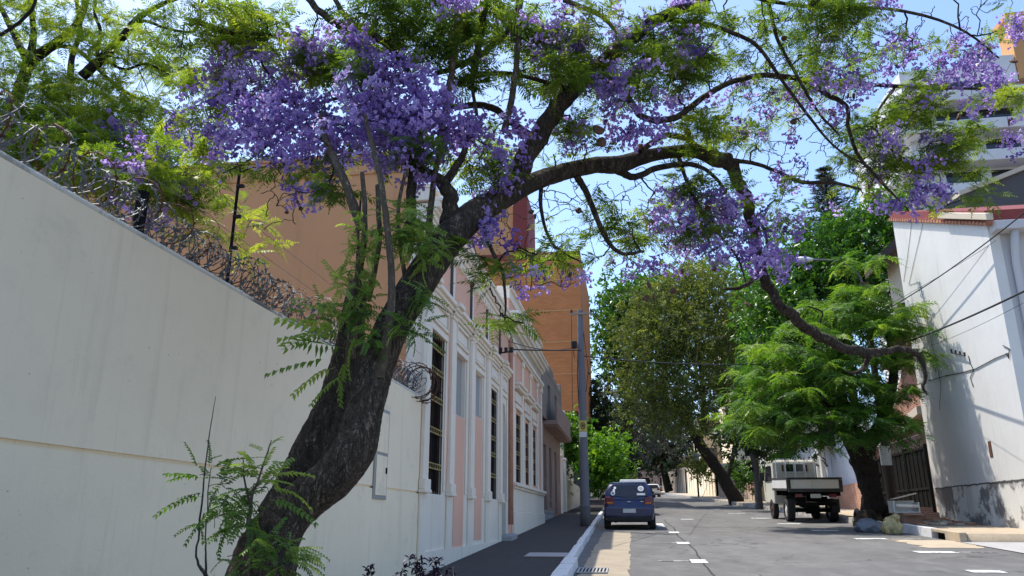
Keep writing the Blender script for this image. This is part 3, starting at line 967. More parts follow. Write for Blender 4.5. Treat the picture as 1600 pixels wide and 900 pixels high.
# ---- white gate wall beyond
t = thing("gate_wall", "narrow white wall with gate piers beyond the brown old house", "wall", (XO, 41, zg(41)))
for y0 in (38.9, 41.2):
    mb = MB(); mb.box(XO - .3, XO + .05, y0, y0 + .5, 1.2, 4.5); mb.box(XO - .34, XO + .09, y0 - .04, y0 + .54, 4.5, 4.62); mb.build("pier", M['white_trim'], t, bevel=.02)
mb = MB(); mb.box(XO - .2, XO - .12, 39.42, 41.18, 1.4, 4.0); mb.build("gate", M['black_iron'], t)
mb = MB(); mb.box(XO - .3, XO, 41.75, 62, 1.2, 3.6); mb.build("wall_run", M['white_wall'], t)
t = thing("white_house", "small white house block showing above the balcony", "house", (-5.5, 43, zg(43)))
mb = MB(); mb.box(-9, -3.65, 43.0, 50, 1.5, 7.15); mb.build("walls", M['white_wall'], t)
mb = MB(); mb.box(-9.1, -3.55, 42.9, 50.1, 7.15, 7.35); mb.build("parapet", M['white_trim'], t, bevel=.02)

# ---- orange brick tower
TW = thing("brick_tower", "tall orange brick tower block with a dark recess at its foot", "tower", (-6, 63, zg(60)))
mb = MB(); mb.box(-20, -3.45, 60, 74, 9.6, 22.8); mb.build("brick_body", M['brick_tower'], TW)
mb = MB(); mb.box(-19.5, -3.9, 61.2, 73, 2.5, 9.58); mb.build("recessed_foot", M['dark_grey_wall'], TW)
mb = MB(); mb.box(-8.2, -6.3, 60.2, 62, 2.4, 9.59); mb.box(-14, -12, 60.2, 62, 2.4, 9.59); mb.build("foot_pier", M['brick_tower'], TW)
mb = MB(); mb.box(-9.1, -7.85, 60.6, 66, 22.82, 28.3); mb.build("dark_stair_shaft", M['oxblood'], TW)
mb = MB(); mb.box(-20, -9.12, 61, 73, 22.82, 27.6); mb.build("upper_block", M['peach'], TW)
mb = MB(); mb.box(-20.05, -3.4, 59.95, 60.0, 22.2, 22.8); mb.build("coping", M['oxblood'], TW)
mb = MB()
for z in (12.5, 15.1, 17.7, 20.3): mb.box(-20, -3.43, 59.97, 59.998, z, z + .1)
mb.build("slab_line", M['tower_orange'], TW)

# ---- concrete utility pole with cross arm, clamps and small plate
b = on_road(915, 822, .15); px0, py0 = b[0], b[1]
UPX, UPY = float(px0), float(py0)
topz = float(at(903, 485, UPY)[2])
t = thing("utility_pole", "round grey concrete utility pole standing on the left kerb", "utility pole", (UPX, UPY, zg(UPY) + .15))
V, F = tube([(UPX, UPY, zg(UPY) + .1), (UPX, UPY, zg(UPY) + 3), (UPX, UPY, topz)], [.17, .15, .095], 20)
np_mesh("shaft", V, [F], M['pole'], t, True)
mb = MB(); mb.tube([(UPX, UPY, zg(UPY) + .14), (UPX, UPY, zg(UPY) + .8)], [.178, .176], 20); mb.build("dark_foot", M['dark_grey_wall'], t, smooth=True)
mb = MB(); mb.box(UPX - .35, UPX + .45, UPY - .17, UPY - .11, topz - .2, topz - .13); mb.build("cross_arm", M['old_grey'], t)
for k in (-.3, .4):
    mb = MB(); mb.tube([(UPX + k, UPY - .14, topz - .13), (UPX + k, UPY - .14, topz - .02)], .04, 8); mb.build("insulator", M['black_rubber'], t)
mb = MB(); z = float(at(890, 540, UPY)[2]); mb.box(UPX - .34, UPX - .14, UPY - .1, UPY + .1, z - .1, z + .15); mb.tube([(UPX - .12, UPY, z), (UPX, UPY, z)], .03, 6); mb.build("junction_box", M['black_rubber'], t, bevel=.02)
mb = MB()
for dx, lo in ((-.22, 560), (-.1, 640)):
    z1 = float(at(890, lo, UPY)[2]); mb.tube([(UPX + dx, UPY - .02, z), (UPX + dx - .05, UPY - .04, (z + z1) / 2), (UPX + dx - .02, UPY - .06, z1)], .015, 5)
mb.tube([(UPX + .1, UPY, topz - .8), (UPX + .25, UPY, topz - 2.2), (UPX + .14, UPY, topz - 3.0)], .012, 5)
mb.build("hanging_cables", M['cable'], t)
zp = float(at(908, 667, UPY)[2])
mb = MB(); mb.box(UPX - .13, UPX + .15, UPY - .165, UPY - .15, zp - .18, zp + .2); mb.build("yellow_plate", plain("yellow_plate", (.52, .40, .09), .6), t)
mb = MB(); mb.box(UPX - .12, UPX + .14, UPY - .168, UPY - .1655, zp - .37, zp - .19); mb.build("white_plate", plain("white_plate", (.6, .6, .56), .6), t)
mb = MB()
mb.tube([(UPX + .01 + .07 * math.cos(a), UPY - .172, zp + .02 + .11 * math.sin(a)) for a in np.linspace(0, 2 * np.pi, 13)], .016, 5, False)
mb.box(UPX - .02, UPX + .04, UPY - .17, UPY - .1655, zp - .03, zp + .07)
mb.build("plate_symbol", M['brown_wood'], t)

# ================================================================== RIGHT SIDE
XR = 10.9
# ---- big white gabled building: street face slopes down with its tiled roof
RB = thing("white_building", "tall white plastered building with stained base and sloping tiled edge", "building", (XR, 27, zg(27)))
yN, yF = 23.5, 31.0
zN, zF = 10.0, 13.1


def roofz(y): return zN + (zF - zN) * (y - yN) / (yF - yN)


mb = MB(); mb.prism([(XR, yN, 2.62), (XR, yF, 2.62), (XR, yF, zF), (XR, yN, zN)], (.3, 0, 0)); mb.build("street_wall", M['right_white'], RB)
mb = MB(); mb.prism([(XR + .008, yN + .002, .3), (XR + .008, yF, .3), (XR + .008, yF, 2.615), (XR + .008, yN + .002, 2.615)], (.28, 0, 0)); mb.build("stained_base", M['stained_base'], RB)
mb = MB(); g = random.Random(3)
yy = [yN + i * .35 for i in range(22)]
for i in range(21):
    a, b = 2.6 + g.uniform(-.02, .02), 2.6 + g.uniform(-.02, .02)
    mb.hexa([(XR - .004, yy[i], a - .02), (XR + .01, yy[i], a - .02), (XR + .01, yy[i + 1], b - .02), (XR - .004, yy[i + 1], b - .02), (XR - .004, yy[i], a + .022), (XR + .01, yy[i], a + .022), (XR + .01, yy[i + 1], b + .022), (XR - .004, yy[i + 1], b + .022)])
mb.build("crack_line", M['dark_grey_wall'], RB)
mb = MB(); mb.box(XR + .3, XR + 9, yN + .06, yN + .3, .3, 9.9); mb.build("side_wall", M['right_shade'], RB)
# tiled verge with scallops
mb = MB(); n = 34
for i in range(n):
    y = yN - .25 + (yF - yN + .35) * i / n; y2 = y + (yF - yN + .35) / n * .82
    a, b = roofz(y), roofz(y2)
    mb.hexa([(XR - .14, y, a), (XR + .5, y, a), (XR + .5, y2, b + .0), (XR - .14, y2, b + .0), (XR - .14, y, a + .17), (XR + .5, y, a + .17), (XR + .5, y2, b + .1), (XR - .14, y2, b + .1)])
mb.build("verge_tiles", M['terracotta'], RB, bevel=.03)
mb = MB(); mb.prism([(XR - .04, yN - .1, roofz(yN - .1) + .15), (XR - .04, yF + .1, roofz(yF + .1) + .12), (XR - .04, yF + .1, roofz(yF) + .45), (XR - .04, yN - .1, roofz(yN) + .45)], (8, 0, 0)); mb.build("red_roof", M['oxblood'], RB)
mb = MB(); a, b = yN - .6, yN + 2.7
mb.prism([(XR - .25, a, roofz(a) + .2), (XR - .25, b, roofz(b) + .2), (XR - .25, b, roofz(b) + .42), (XR - .25, a, roofz(a) + .42)], (.2, 0, 0)); mb.build("verge_board", M['cream'], RB, bevel=.02)
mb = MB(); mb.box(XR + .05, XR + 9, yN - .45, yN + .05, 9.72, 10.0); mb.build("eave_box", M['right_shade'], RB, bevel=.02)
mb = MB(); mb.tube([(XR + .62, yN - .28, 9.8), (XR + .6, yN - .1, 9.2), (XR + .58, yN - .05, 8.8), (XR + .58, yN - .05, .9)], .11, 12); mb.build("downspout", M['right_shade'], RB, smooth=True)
mb = MB(); p = at_x(1548, 643 + 60, XR); mb.box(XR - .01, XR + .02, p[1] - .1, p[1] + .1, p[2] - .22, p[2] + .26); mb.build("wall_niche", M['rust'], RB)
# cable bracket and loose leads on the face
mb = MB()
a = at_x(1492, 551, XR); b = at_x(1513, 556, XR)
mb.tube([(XR - .1, a[1], a[2]), (XR - .1, b[1], b[2])], .02, 5)
for k in range(4): q = a + (b - a) * k / 3; mb.tube([(XR - .1, q[1], q[2]), (XR - .1, q[1], q[2] + .12)], .03, 6)
c = [at_x(*v, XR - .02) for v in ((1513, 556), (1516, 568), (1521, 578), (1516, 590), (1521, 605))]
mb.tube(c, .012, 5)
c = [at_x(*v, XR - .02) for v in ((1567, 540), (1577, 545), (1576, 560), (1572, 552))]
mb.tube(c, .014, 5)
c = [at_x(*v, XR - .015) for v in ((1425, 345), (1418, 400), (1412, 440))]
mb.tube(c, .007, 4)
c = [at_x(*v, XR - .015) for v in ((1442, 350), (1430, 400), (1420, 445), (1436, 440), (1446, 480), (1452, 520), (1462, 560), (1470, 600), (1468, 640))]
mb.tube(c, .007, 4)
c = [at_x(*v, XR - .02) for v in ((1450, 595), (1475, 588), (1500, 583), (1525, 576), (1555, 560), (1575, 552))]
mb.tube(c, .014, 5)
mb.build("wall_cables", M['cable'], RB)

# ---- grey wall building above and behind
GB = thing("dark_grey_building", "dark grey wall with a pale sloping coping above the red roof", "building", (14, 36, zg(36)))
a = at(1465, 328, 36); b = at(1640, 250, 36)
mb = MB(); mb.prism([(a[0], 36, 2), (24, 36, 2), (24, 36, b[2] + 1.6), (b[0], 36, b[2]), (a[0] + 1.0, 36, a[2] + .6), (a[0], 36, a[2])], (0, 6, 0)); mb.build("gable_wall", M['dark_grey_wall'], GB)
mb = MB()
for p, q in (((a[0] + 1.0, a[2] + .6), (b[0], b[2])),):
    mb.prism([(p[0], 35.85, p[1] + .002), (q[0], 35.85, q[1] + .002), (q[0], 35.85, q[1] + .22), (p[0], 35.85, p[1] + .22)], (0, 6.3, 0))
mb.build("coping", M['cream'], GB)

# ---- white apartment tower at the far right top
AT = thing("apartment_tower", "white apartment tower with balconies and an orange rooftop block", "tower", (40, 85, zg(85)))
def AX(px, py): return at(px, py, 80)
zs = [float(AX(1500, v)[2]) for v in (330, 262, 192, 124, 60)]
mb = MB(); mb.box(31.5, 62, 81, 100, 4, float(AX(1520, 96)[2])); mb.build("body", M['tower_white'], AT)
mb = MB()
for z in np.arange(12, float(AX(1500, 130)[2]), 3.6):
    mb.box(30.5, 62, 78.9, 81, z, z + 1.25)
    mb.box(29.9, 33.5, 79.2, 92, z + .02, z + 1.2)
mb.build("balcony_bands", M['tower_white'], AT, bevel=.08)
mb = MB()
for z in np.arange(12, float(AX(1500, 130)[2]), 3.6):
    for xw in (34.5, 39, 44, 49, 54): mb.box(xw, xw + 3.4, 80.94, 80.99, z + 1.26, z + 3.3)
mb.build("window_openings", M['glass'], AT)
zt = float(AX(1570, 30)[2])
mb = MB(); mb.box(43.2, 60, 80, 82.5, float(AX(1550, 100)[2]) - 2, zt); mb.box(42.9, 60.3, 79.7, 82.8, zt + .002, zt + .6); mb.build("orange_block", M['tower_orange'], AT)
mb = MB(); mb.box(39.8, 43.1, 80.2, 83, float(AX(1550, 100)[2]) - 2, float(AX(1530, 88)[2])); mb.build("stair_head", M['tower_white'], AT)

# ---- brick house behind the black gate
BH = thing("brick_house", "red brick gable house with pale sloping eave behind black gates", "house", (13, 40, zg(40)))
mb = MB(); mb.prism([(XR + 1.2, 33.6, 1), (XR + 1.2, 44, 1), (XR + 1.2, 44, 5.4), (XR + 1.2, 38, 6.3), (XR + 1.2, 33.6, 9.8)], (7, 0, 0)); mb.build("brick_wall", M['brick_red'], BH)
a = at_x(1372, 700, XR + .9); b = at_x(1441, 643, XR + .9)
mb = MB(); mb.prism([(XR + .7, a[1], a[2] - .1), (XR + .7, b[1], b[2] - .1), (XR + .7, b[1], b[2] + .22), (XR + .7, a[1], a[2] + .22)], (.6, 0, 0)); mb.build("eave_board", M['cream'], BH)
mb = MB(); mb.prism([(XR + .5, 33.2, 10.0), (XR + .5, 36.5, 8.0), (XR + .5, 36.5, 8.25), (XR + .5, 33.2, 10.25)], (3, 0, 0)); mb.build("roof", M['brown_wood'], BH)
# upper brown eave seen between leaves and the white wall
t = thing("roof_eave", "dark brown timber eave poking out behind the white building", "eave", (XR, 34, 11))
a = at(1376, 398, 34); b = at(1402, 370, 34)
mb = MB(); mb.prism([(a[0], 34, a[2] - .35), (b[0] + .6, 34, b[2] + .1), (b[0] + .6, 34, b[2] + .55), (a[0], 34, a[2] + .1)], (0, 2.5, 0)); mb.build("boards", M['brown_wood'], t)
mb = MB(); mb.box(b[0] + .05, b[0] + .6, 34.4, 36, 6, b[2]); mb.build("wall_piece", M['cream'], t)

# ---- black gate leaves
t = thing("iron_gate", "tall black iron gate with sheet panels between white wall and tree", "gate", (XR, 33, zg(33)))
gz = [(yy_, zg(yy_) + .16) for yy_ in (31.25, 33.5, 36)]
for k, (y0, y1) in enumerate(((31.2, 33.5), (33.6, 36.2), (36.3, 39.5))):
    mb = MB(); mb.box(XR - .02, XR + .02, y0 + .08, y1 - .08, zg(y0) + .3, 4.05); pnl = mb.build("gate_panel", M['dark_inside'], t)
    mb = MB()
    for y in (y0, y1 - .07): mb.box(XR - .06, XR + .06, y, y + .07, zg(y0) + .16, 4.25)
    mb.box(XR - .05, XR + .05, y0 + .07, y1 - .07, 4.06, 4.14); mb.box(XR - .05, XR + .05, y0 + .07, y1 - .07, 2.6, 2.68)
    mb.build("frame", M['black_iron'], pnl)
    mb = MB()
    nb = int((y1 - y0) / .45)
    for j in range(1, nb): y = y0 + (y1 - y0) * j / nb; mb.box(XR - .045, XR - .022, y - .014, y + .014, zg(y0) + .3, 4.22)
    mb.build("bars", M['black_iron'], pnl)
t = thing("razor_wire", "thin razor wire tangle on top of the black iron gate", "razor wire", (XR, 34, 4.3))
a = np.linspace(0, 2 * np.pi * 22, 420)
P = np.stack([XR + .2 * np.cos(a), 31.6 + 7.5 * a / a[-1] + .05 * np.sin(a * .7), 4.42 + .2 * np.sin(a)], 1)
V, F = wire_mesh([P], .012, True, 8); np_mesh("coil", V, [F], M['galv'], t)

# ---- low orange brick wall, stained white wall beyond
t = thing("brick_wall", "low orange brick wall between the parked truck and the thick tree", "wall", (XR, 41, zg(41)))
mb = MB(); mb.box(XR - .05, XR + .25, 39.7, 46.5, 1.5, 3.25); mb.build("wall_face", M['brick_low'], t)
mb = MB()
for k in range(5): y = 40 + k * .25; mb.tube([(XR + .1, y, 3.2), (XR + .1, y, 3.95)], .02, 5)
mb.box(XR + .08, XR + .12, 39.8, 41.2, 3.9, 3.94); mb.build("railing", M['black_iron'], t)
t = thing("stained_wall", "long white wall with grey rain streaks behind the parked truck", "wall", (XR + .2, 55, zg(55)))
mb = MB(); mb.prism([(XR + .3, 39.75, 1.3), (XR + .3, 75, 2.6), (XR + .3, 75, 7.4), (XR + .3, 58, 6.9), (XR + .3, 50, 6.2), (XR + .3, 39.75, 6.0)], (.3, 0, 0)); mb.build("wall_face", M['stained_white'], t)
mb = MB(); g = random.Random(2)
for k in range(22):
    y = 46.6 + k * 1.25; mb.box(XR + .02, XR + .298, y, y + .5, 1.5, zg(y) + 3.0 + g.uniform(0, 1.1))
mb.build("buttress", M['stained_white'], t, bevel=.05)
# low walls and house fronts further up the street on the right
def far_wall(label, y0, y1, h, mat, seed, posters=False):
    g = random.Random(seed)
    x = lambda y: kr(y) + 2.6
    t = thing("street_wall", label, "wall", (x(y0), y0, zg(y0)), "old walls further up the street")
    mb = MB()
    q = [(x(y0), y0), (x(y1), y1), (x(y1) + .4, y1), (x(y0) + .4, y0)]
    mb.hexa([(a, b, zg(b) - .2) for a, b in q] + [(a, b, zg(b) + h) for a, b in q]); mb.build("wall_face", mat, t)
    mb = MB(); n = int((y1 - y0) / 2.2)
    for k in range(n + 1):
        y = y0 + (y1 - y0 - .4) * k / n; mb.box(x(y) - .08, x(y) + .3, y, y + .4, zg(y) - .1, zg(y) + h + .25)
    mb.build("pier", M['cream'] if mat is not M['cream'] else M['white_trim'], t, bevel=.03)
    return t, x


t, x = far_wall("low sandy wall beside the leaning dark trunk", 56, 63.5, 1.5, M['cream'], 1)
t, x = far_wall("pinkish wall with torn posters beyond the leaning trunk", 64, 84, 3.2, stucco("poster_wall", (.48, .37, .30), (.2, .12, .1), .8, .7, .3, (.55, .5, .42), .8, 1.6), 2)
mb = MB(); g = random.Random(6)
for k in range(15):
    y = 64.6 + k * 1.25; xx = x(y) - .035; z = zg(y) + g.uniform(.6, 1.2); mb.box(xx, xx + .03, y, y + g.uniform(.5, .9), z, z + g.uniform(.8, 1.5))
mb.build("poster", M['oxblood'], t)
t, x = far_wall("pale wall with piers far up the street", 86, 112, 3.4, M['white_wall'], 3)
t, x = far_wall("grey wall where the street disappears under trees", 114, 150, 3.5, M['old_grey'], 4)
def house(label, x0, x1, y0, y1, z1, mat, rows=2, cols=3, seed=1):
    t = thing("far_house", label, "house", ((x0 + x1) / 2, y0, zg(y0)), "houses further up the street")
    mb = MB(); mb.box(x0, x1, y0, y1, zg(y0) - .5, z1); mb.build("walls", mat, t)
    mb = MB(); mb.box(x0 - .2, x1 + .2, y0 - .2, y1 + .2, z1 + .002, z1 + .35); mb.build("parapet", M['concrete'], t)
    for r in range(rows):
        for c in range(cols):
            z = zg(y0) + 1.2 + r * 3.1; xa = x0 + (x1 - x0) * (c + .3) / cols
            mb = MB(); mb.box(xa, xa + 1.3, y0 - .06, y0 - .003, z, z + 1.5); w = mb.build("window", M['glass'], t)
            mb = MB(); mb.box(xa - .1, xa + 1.4, y0 - .14, y0 - .065, z - .12, z - .003); mb.build("sill", M['white_trim'], w)
    return t
house("white walled house half hidden behind the olive tree", 11, 21, 86, 98, 24, M['white_wall'], 6, 3)
house("cream house front with dark windows beyond the leaning tree", 8.6, 16, 100, 110, 13.5, M['cream'], 3, 3)
house("grey house closing the far end of the street", 1, 14, 152, 165, 13, M['old_brown'], 2, 4)
house("reddish brick house at the far end of the street", -10, 2, 175, 190, 14, M['brick_red'], 2, 4)
house("brownish house behind the left trees up the street", -16, -6.5, 80, 96, 10, M['cream'], 2, 3)

# ---- street lamp on its dark pole
Yl = 31.0
hd = at(1243, 405, Yl); mt = at(1355, 447, Yl); bs = at(1396, 800, Yl)
LX = float(at(1393, 770, Yl)[0])
t = thing("street_lamp", "dark street lamp pole with curved grey arm behind the thick tree", "street lamp", (LX, Yl, zg(Yl) + .21))
mb = MB(); mb.tube([(LX, Yl, zg(Yl) + .1), (LX, Yl, 5), (LX, Yl, float(mt[2]) + .1)], [.16, .14, .10], 14); mb.build("pole", plain("dark_brown_pole", (.045, .03, .027), .7), t, smooth=True)
pts = np.array([[LX, Yl, mt[2] - .1], at(1343, 432, Yl), at(1322, 422 - 8, Yl), at(1300, 407, Yl), at(1268, 406, Yl)])
mb = MB(); mb.tube(smooth_path(pts, 5), .04, 8); mb.build("arm", M['galv'], t, smooth=True)
h0, h1 = at(1270, 406, Yl), hd
mb = MB(); d = h1 - h0
ring = []
for k, (s, w, hh) in enumerate(((0, .07, .06), (.25, .14, .09), (.7, .17, .10), (1.0, .08, .05))):
    c = h0 + d * s; ring.append([(c[0], c[1] - w, c[2]), (c[0], c[1] - w * .6, c[2] + hh), (c[0], c[1] + w * .6, c[2] + hh), (c[0], c[1] + w, c[2]), (c[0], c[1] + w * .6, c[2] - hh * .8), (c[0], c[1] - w * .6, c[2] - hh * .8)])
vs = [v for r in ring for v in r]; fs = [(i * 6 + j, i * 6 + (j + 1) % 6, i * 6 + 6 + (j + 1) % 6, i * 6 + 6 + j) for i in range(3) for j in range(6)] + [tuple(range(6)), tuple(range(23, 17, -1))]
mb.add(vs, fs); mb.build("lamp_head", plain("lamp_head_grey", (.62, .63, .64), .5), t, bevel=.01)
z = float(at(1386, 712, Yl)[2])
mb = MB(); mb.box(LX - .28, LX + .1, Yl - .22, Yl - .17, z - .36, z + .34); mb.build("white_plate", plain("pole_white_plate", (.62, .63, .62), .6), t)
z = float(at(1386, 678, Yl)[2])
mb = MB(); mb.tube([(LX, Yl, z - .16), (LX, Yl, z + .14)], .19, 12); mb.build("clamp", M['black_iron'], t)
mb = MB(); mb.box(LX - .16, LX + .16, Yl - .3, Yl - .1, float(mt[2]) - 1.0, float(mt[2]) + .1); mb.build("control_box", M['brown_wood'], t, bevel=.02)

# ---- second, far street lamp post
t = thing("street_lamp", "slim dark post with a box on the far right pavement", "post", (kr(84) + .5, 84, zg(84) + .15))
x = kr(84) + .5
mb = MB(); mb.tube([(x, 84, zg(84)), (x, 84, zg(84) + 7.5)], .10, 8); mb.build("pole", M['black_iron'], t)
mb = MB(); mb.box(x - .3, x + .3, 83.8, 84.2, zg(84) + 3.6, zg(84) + 4.6); mb.build("meter_box", M['concrete'], t, bevel=.03)


# ---- overhead wires
def sag(a, b, s, n=14):
    a = np.asarray(a, float); b = np.asarray(b, float); t = np.linspace(0, 1, n)[:, None]
    P = a + (b - a) * t; P[:, 2] -= s * 4 * t[:, 0] * (1 - t[:, 0]); return P


def wire(label, pts, r, s=.2):
    V, F = tube(sag(pts[0], pts[1], s), r, 5)
    o = np_mesh("overhead_cable", V, [F], M['cable']); return tag(o, label, "cable", "overhead cables")


LT = np.array([LX, Yl - .12, 0])
wire("thick black cable rising right across the white building, lower one", (at(1405, 538, 30.3), at(1660, 425, 17)), .028, .1)
wire("black cable rising to the roof corner of the white building", (at(1395, 478, 30.4), at(1640, 300, 20)), .02, .15)
wire("thin cable just under the thick one across the white wall", (at(1440, 545, 27), at(1650, 445, 16)), .006, .1)
wire("thin cable from the lamp pole to the white building corner", (at(1400, 470, 30.4), at(1556, 376, 23.2)), .007, .05)
wire("cable from the pink house bracket to the utility pole", (BRK, (UPX, UPY - .12, float(at(905, 548, UPY)[2]))), .022, .02)
wire("second cable sagging between pink house bracket and utility pole", (BRK + np.array([-.1, .1, .25]), (UPX - .3, UPY - .14, float(at(895, 545, UPY)[2]))), .011, .15)
wire("dark cable leaving the utility pole across the street", ((UPX, UPY, float(at(908, 556, UPY)[2])), at(1360, 555, 31)), .022, .35)
wire("thin high cable leaving the utility pole cross arm", ((UPX + .4, UPY - .14, topz), (kr(84), 84, zg(84) + 7.4)), .012, .6)
wire("thin cable dropping away behind the utility pole", ((UPX - .3, UPY - .14, topz), (-3.2, 44, 6.5)), .011, .3)

# ================================================================== VEHICLES
M['blue_paint'] = plain("navy_car_paint", (.009, .015, .068), .25, .1, .08, 3, .5, .5)
M['white_paint'] = plain("white_car_paint", (.66, .66, .64), .35, 0, .06, 3, .5, .4)
M['dirty_white'] = stucco("dirty_white_truck", (.62, .60, .55), (.22, .17, .12), .8, .8, .1, scale=2)
M['cab_cream'] = stucco("cream_cab_back", (.50, .47, .38), (.2, .16, .1), .6, .6, .1, scale=2)
M['truck_black'] = plain('faded_black_truck', (.028, .027, .026), .7, 0, .4, 4)
M['tail_red'] = plain("red_tail_lamp", (.13, .010, .010), .3, 0, .2, 20)
M['amber'] = plain("amber_lamp", (.45, .14, .02), .25)
M['chrome'] = plain("dull_metal", (.5, .5, .5), .3, .9, .1)
M['plate_white'] = plain("number_plate", (.55, .55, .52), .5, 0, .25, 30)
M['sticker'] = plain("white_sticker", (.72, .72, .72), .6)
M['sticker_grey'] = plain("grey_print", (.35, .36, .38), .6)


def ring_loft(rings, close=True):
    mb = MB(); n = len(rings[0]); vs = [v for r in rings for v in r]; fs = []
    for i in range(len(rings) - 1):
        for j in range(n if close else n - 1): fs.append((i * n + j, i * n + (j + 1) % n, (i + 1) * n + (j + 1) % n, (i + 1) * n + j))
    if close: fs += [tuple(range(n))[::-1], tuple((len(rings) - 1) * n + j for j in range(n))]
    mb.add(vs, fs); return mb


def wheel_parts(parent, x, y, r, w, rim_mat, hub=.6, name="wheel"):
    s = 1 if x > 0 else -1
    prof = [(r * .62, -w / 2), (r * .93, -w / 2), (r, -w / 2 + .03), (r, w / 2 - .03), (r * .93, w / 2), (r * .62, w / 2)]
    n = 28; vs = []; fs = []
    for i in range(n):
        a = 2 * math.pi * i / n
        for (q, u) in prof: vs.append((x + u, y + q * math.cos(a), r + q * math.sin(a)))
    k = len(prof)
    for i in range(n):
        for j in range(k): fs.append((i * k + j, i * k + (j + 1) % k, ((i + 1) % n) * k + (j + 1) % k, ((i + 1) % n) * k + j))
    mb = MB(); mb.add(vs, fs); wl = mb.build(name, M['black_rubber'], parent, smooth=False)
    mb = MB(); xo = x + s * w * .36
    mb.tube([(x - s * w * .3, y, r), (xo, y, r)], r * .63, 22)
    mb.tube([(xo, y, r), (xo + s * .03, y, r)], r * .22, 12)
    for i in range(6):
        a = i * math.pi / 3; mb.box(xo - .012, xo + .014, y + r * .42 * math.cos(a) - .035, y + r * .42 * math.cos(a) + .035, r + r * .42 * math.sin(a) - .035, r + r * .42 * math.sin(a) + .035)
    mb.build("rim", rim_mat, wl)
    return wl


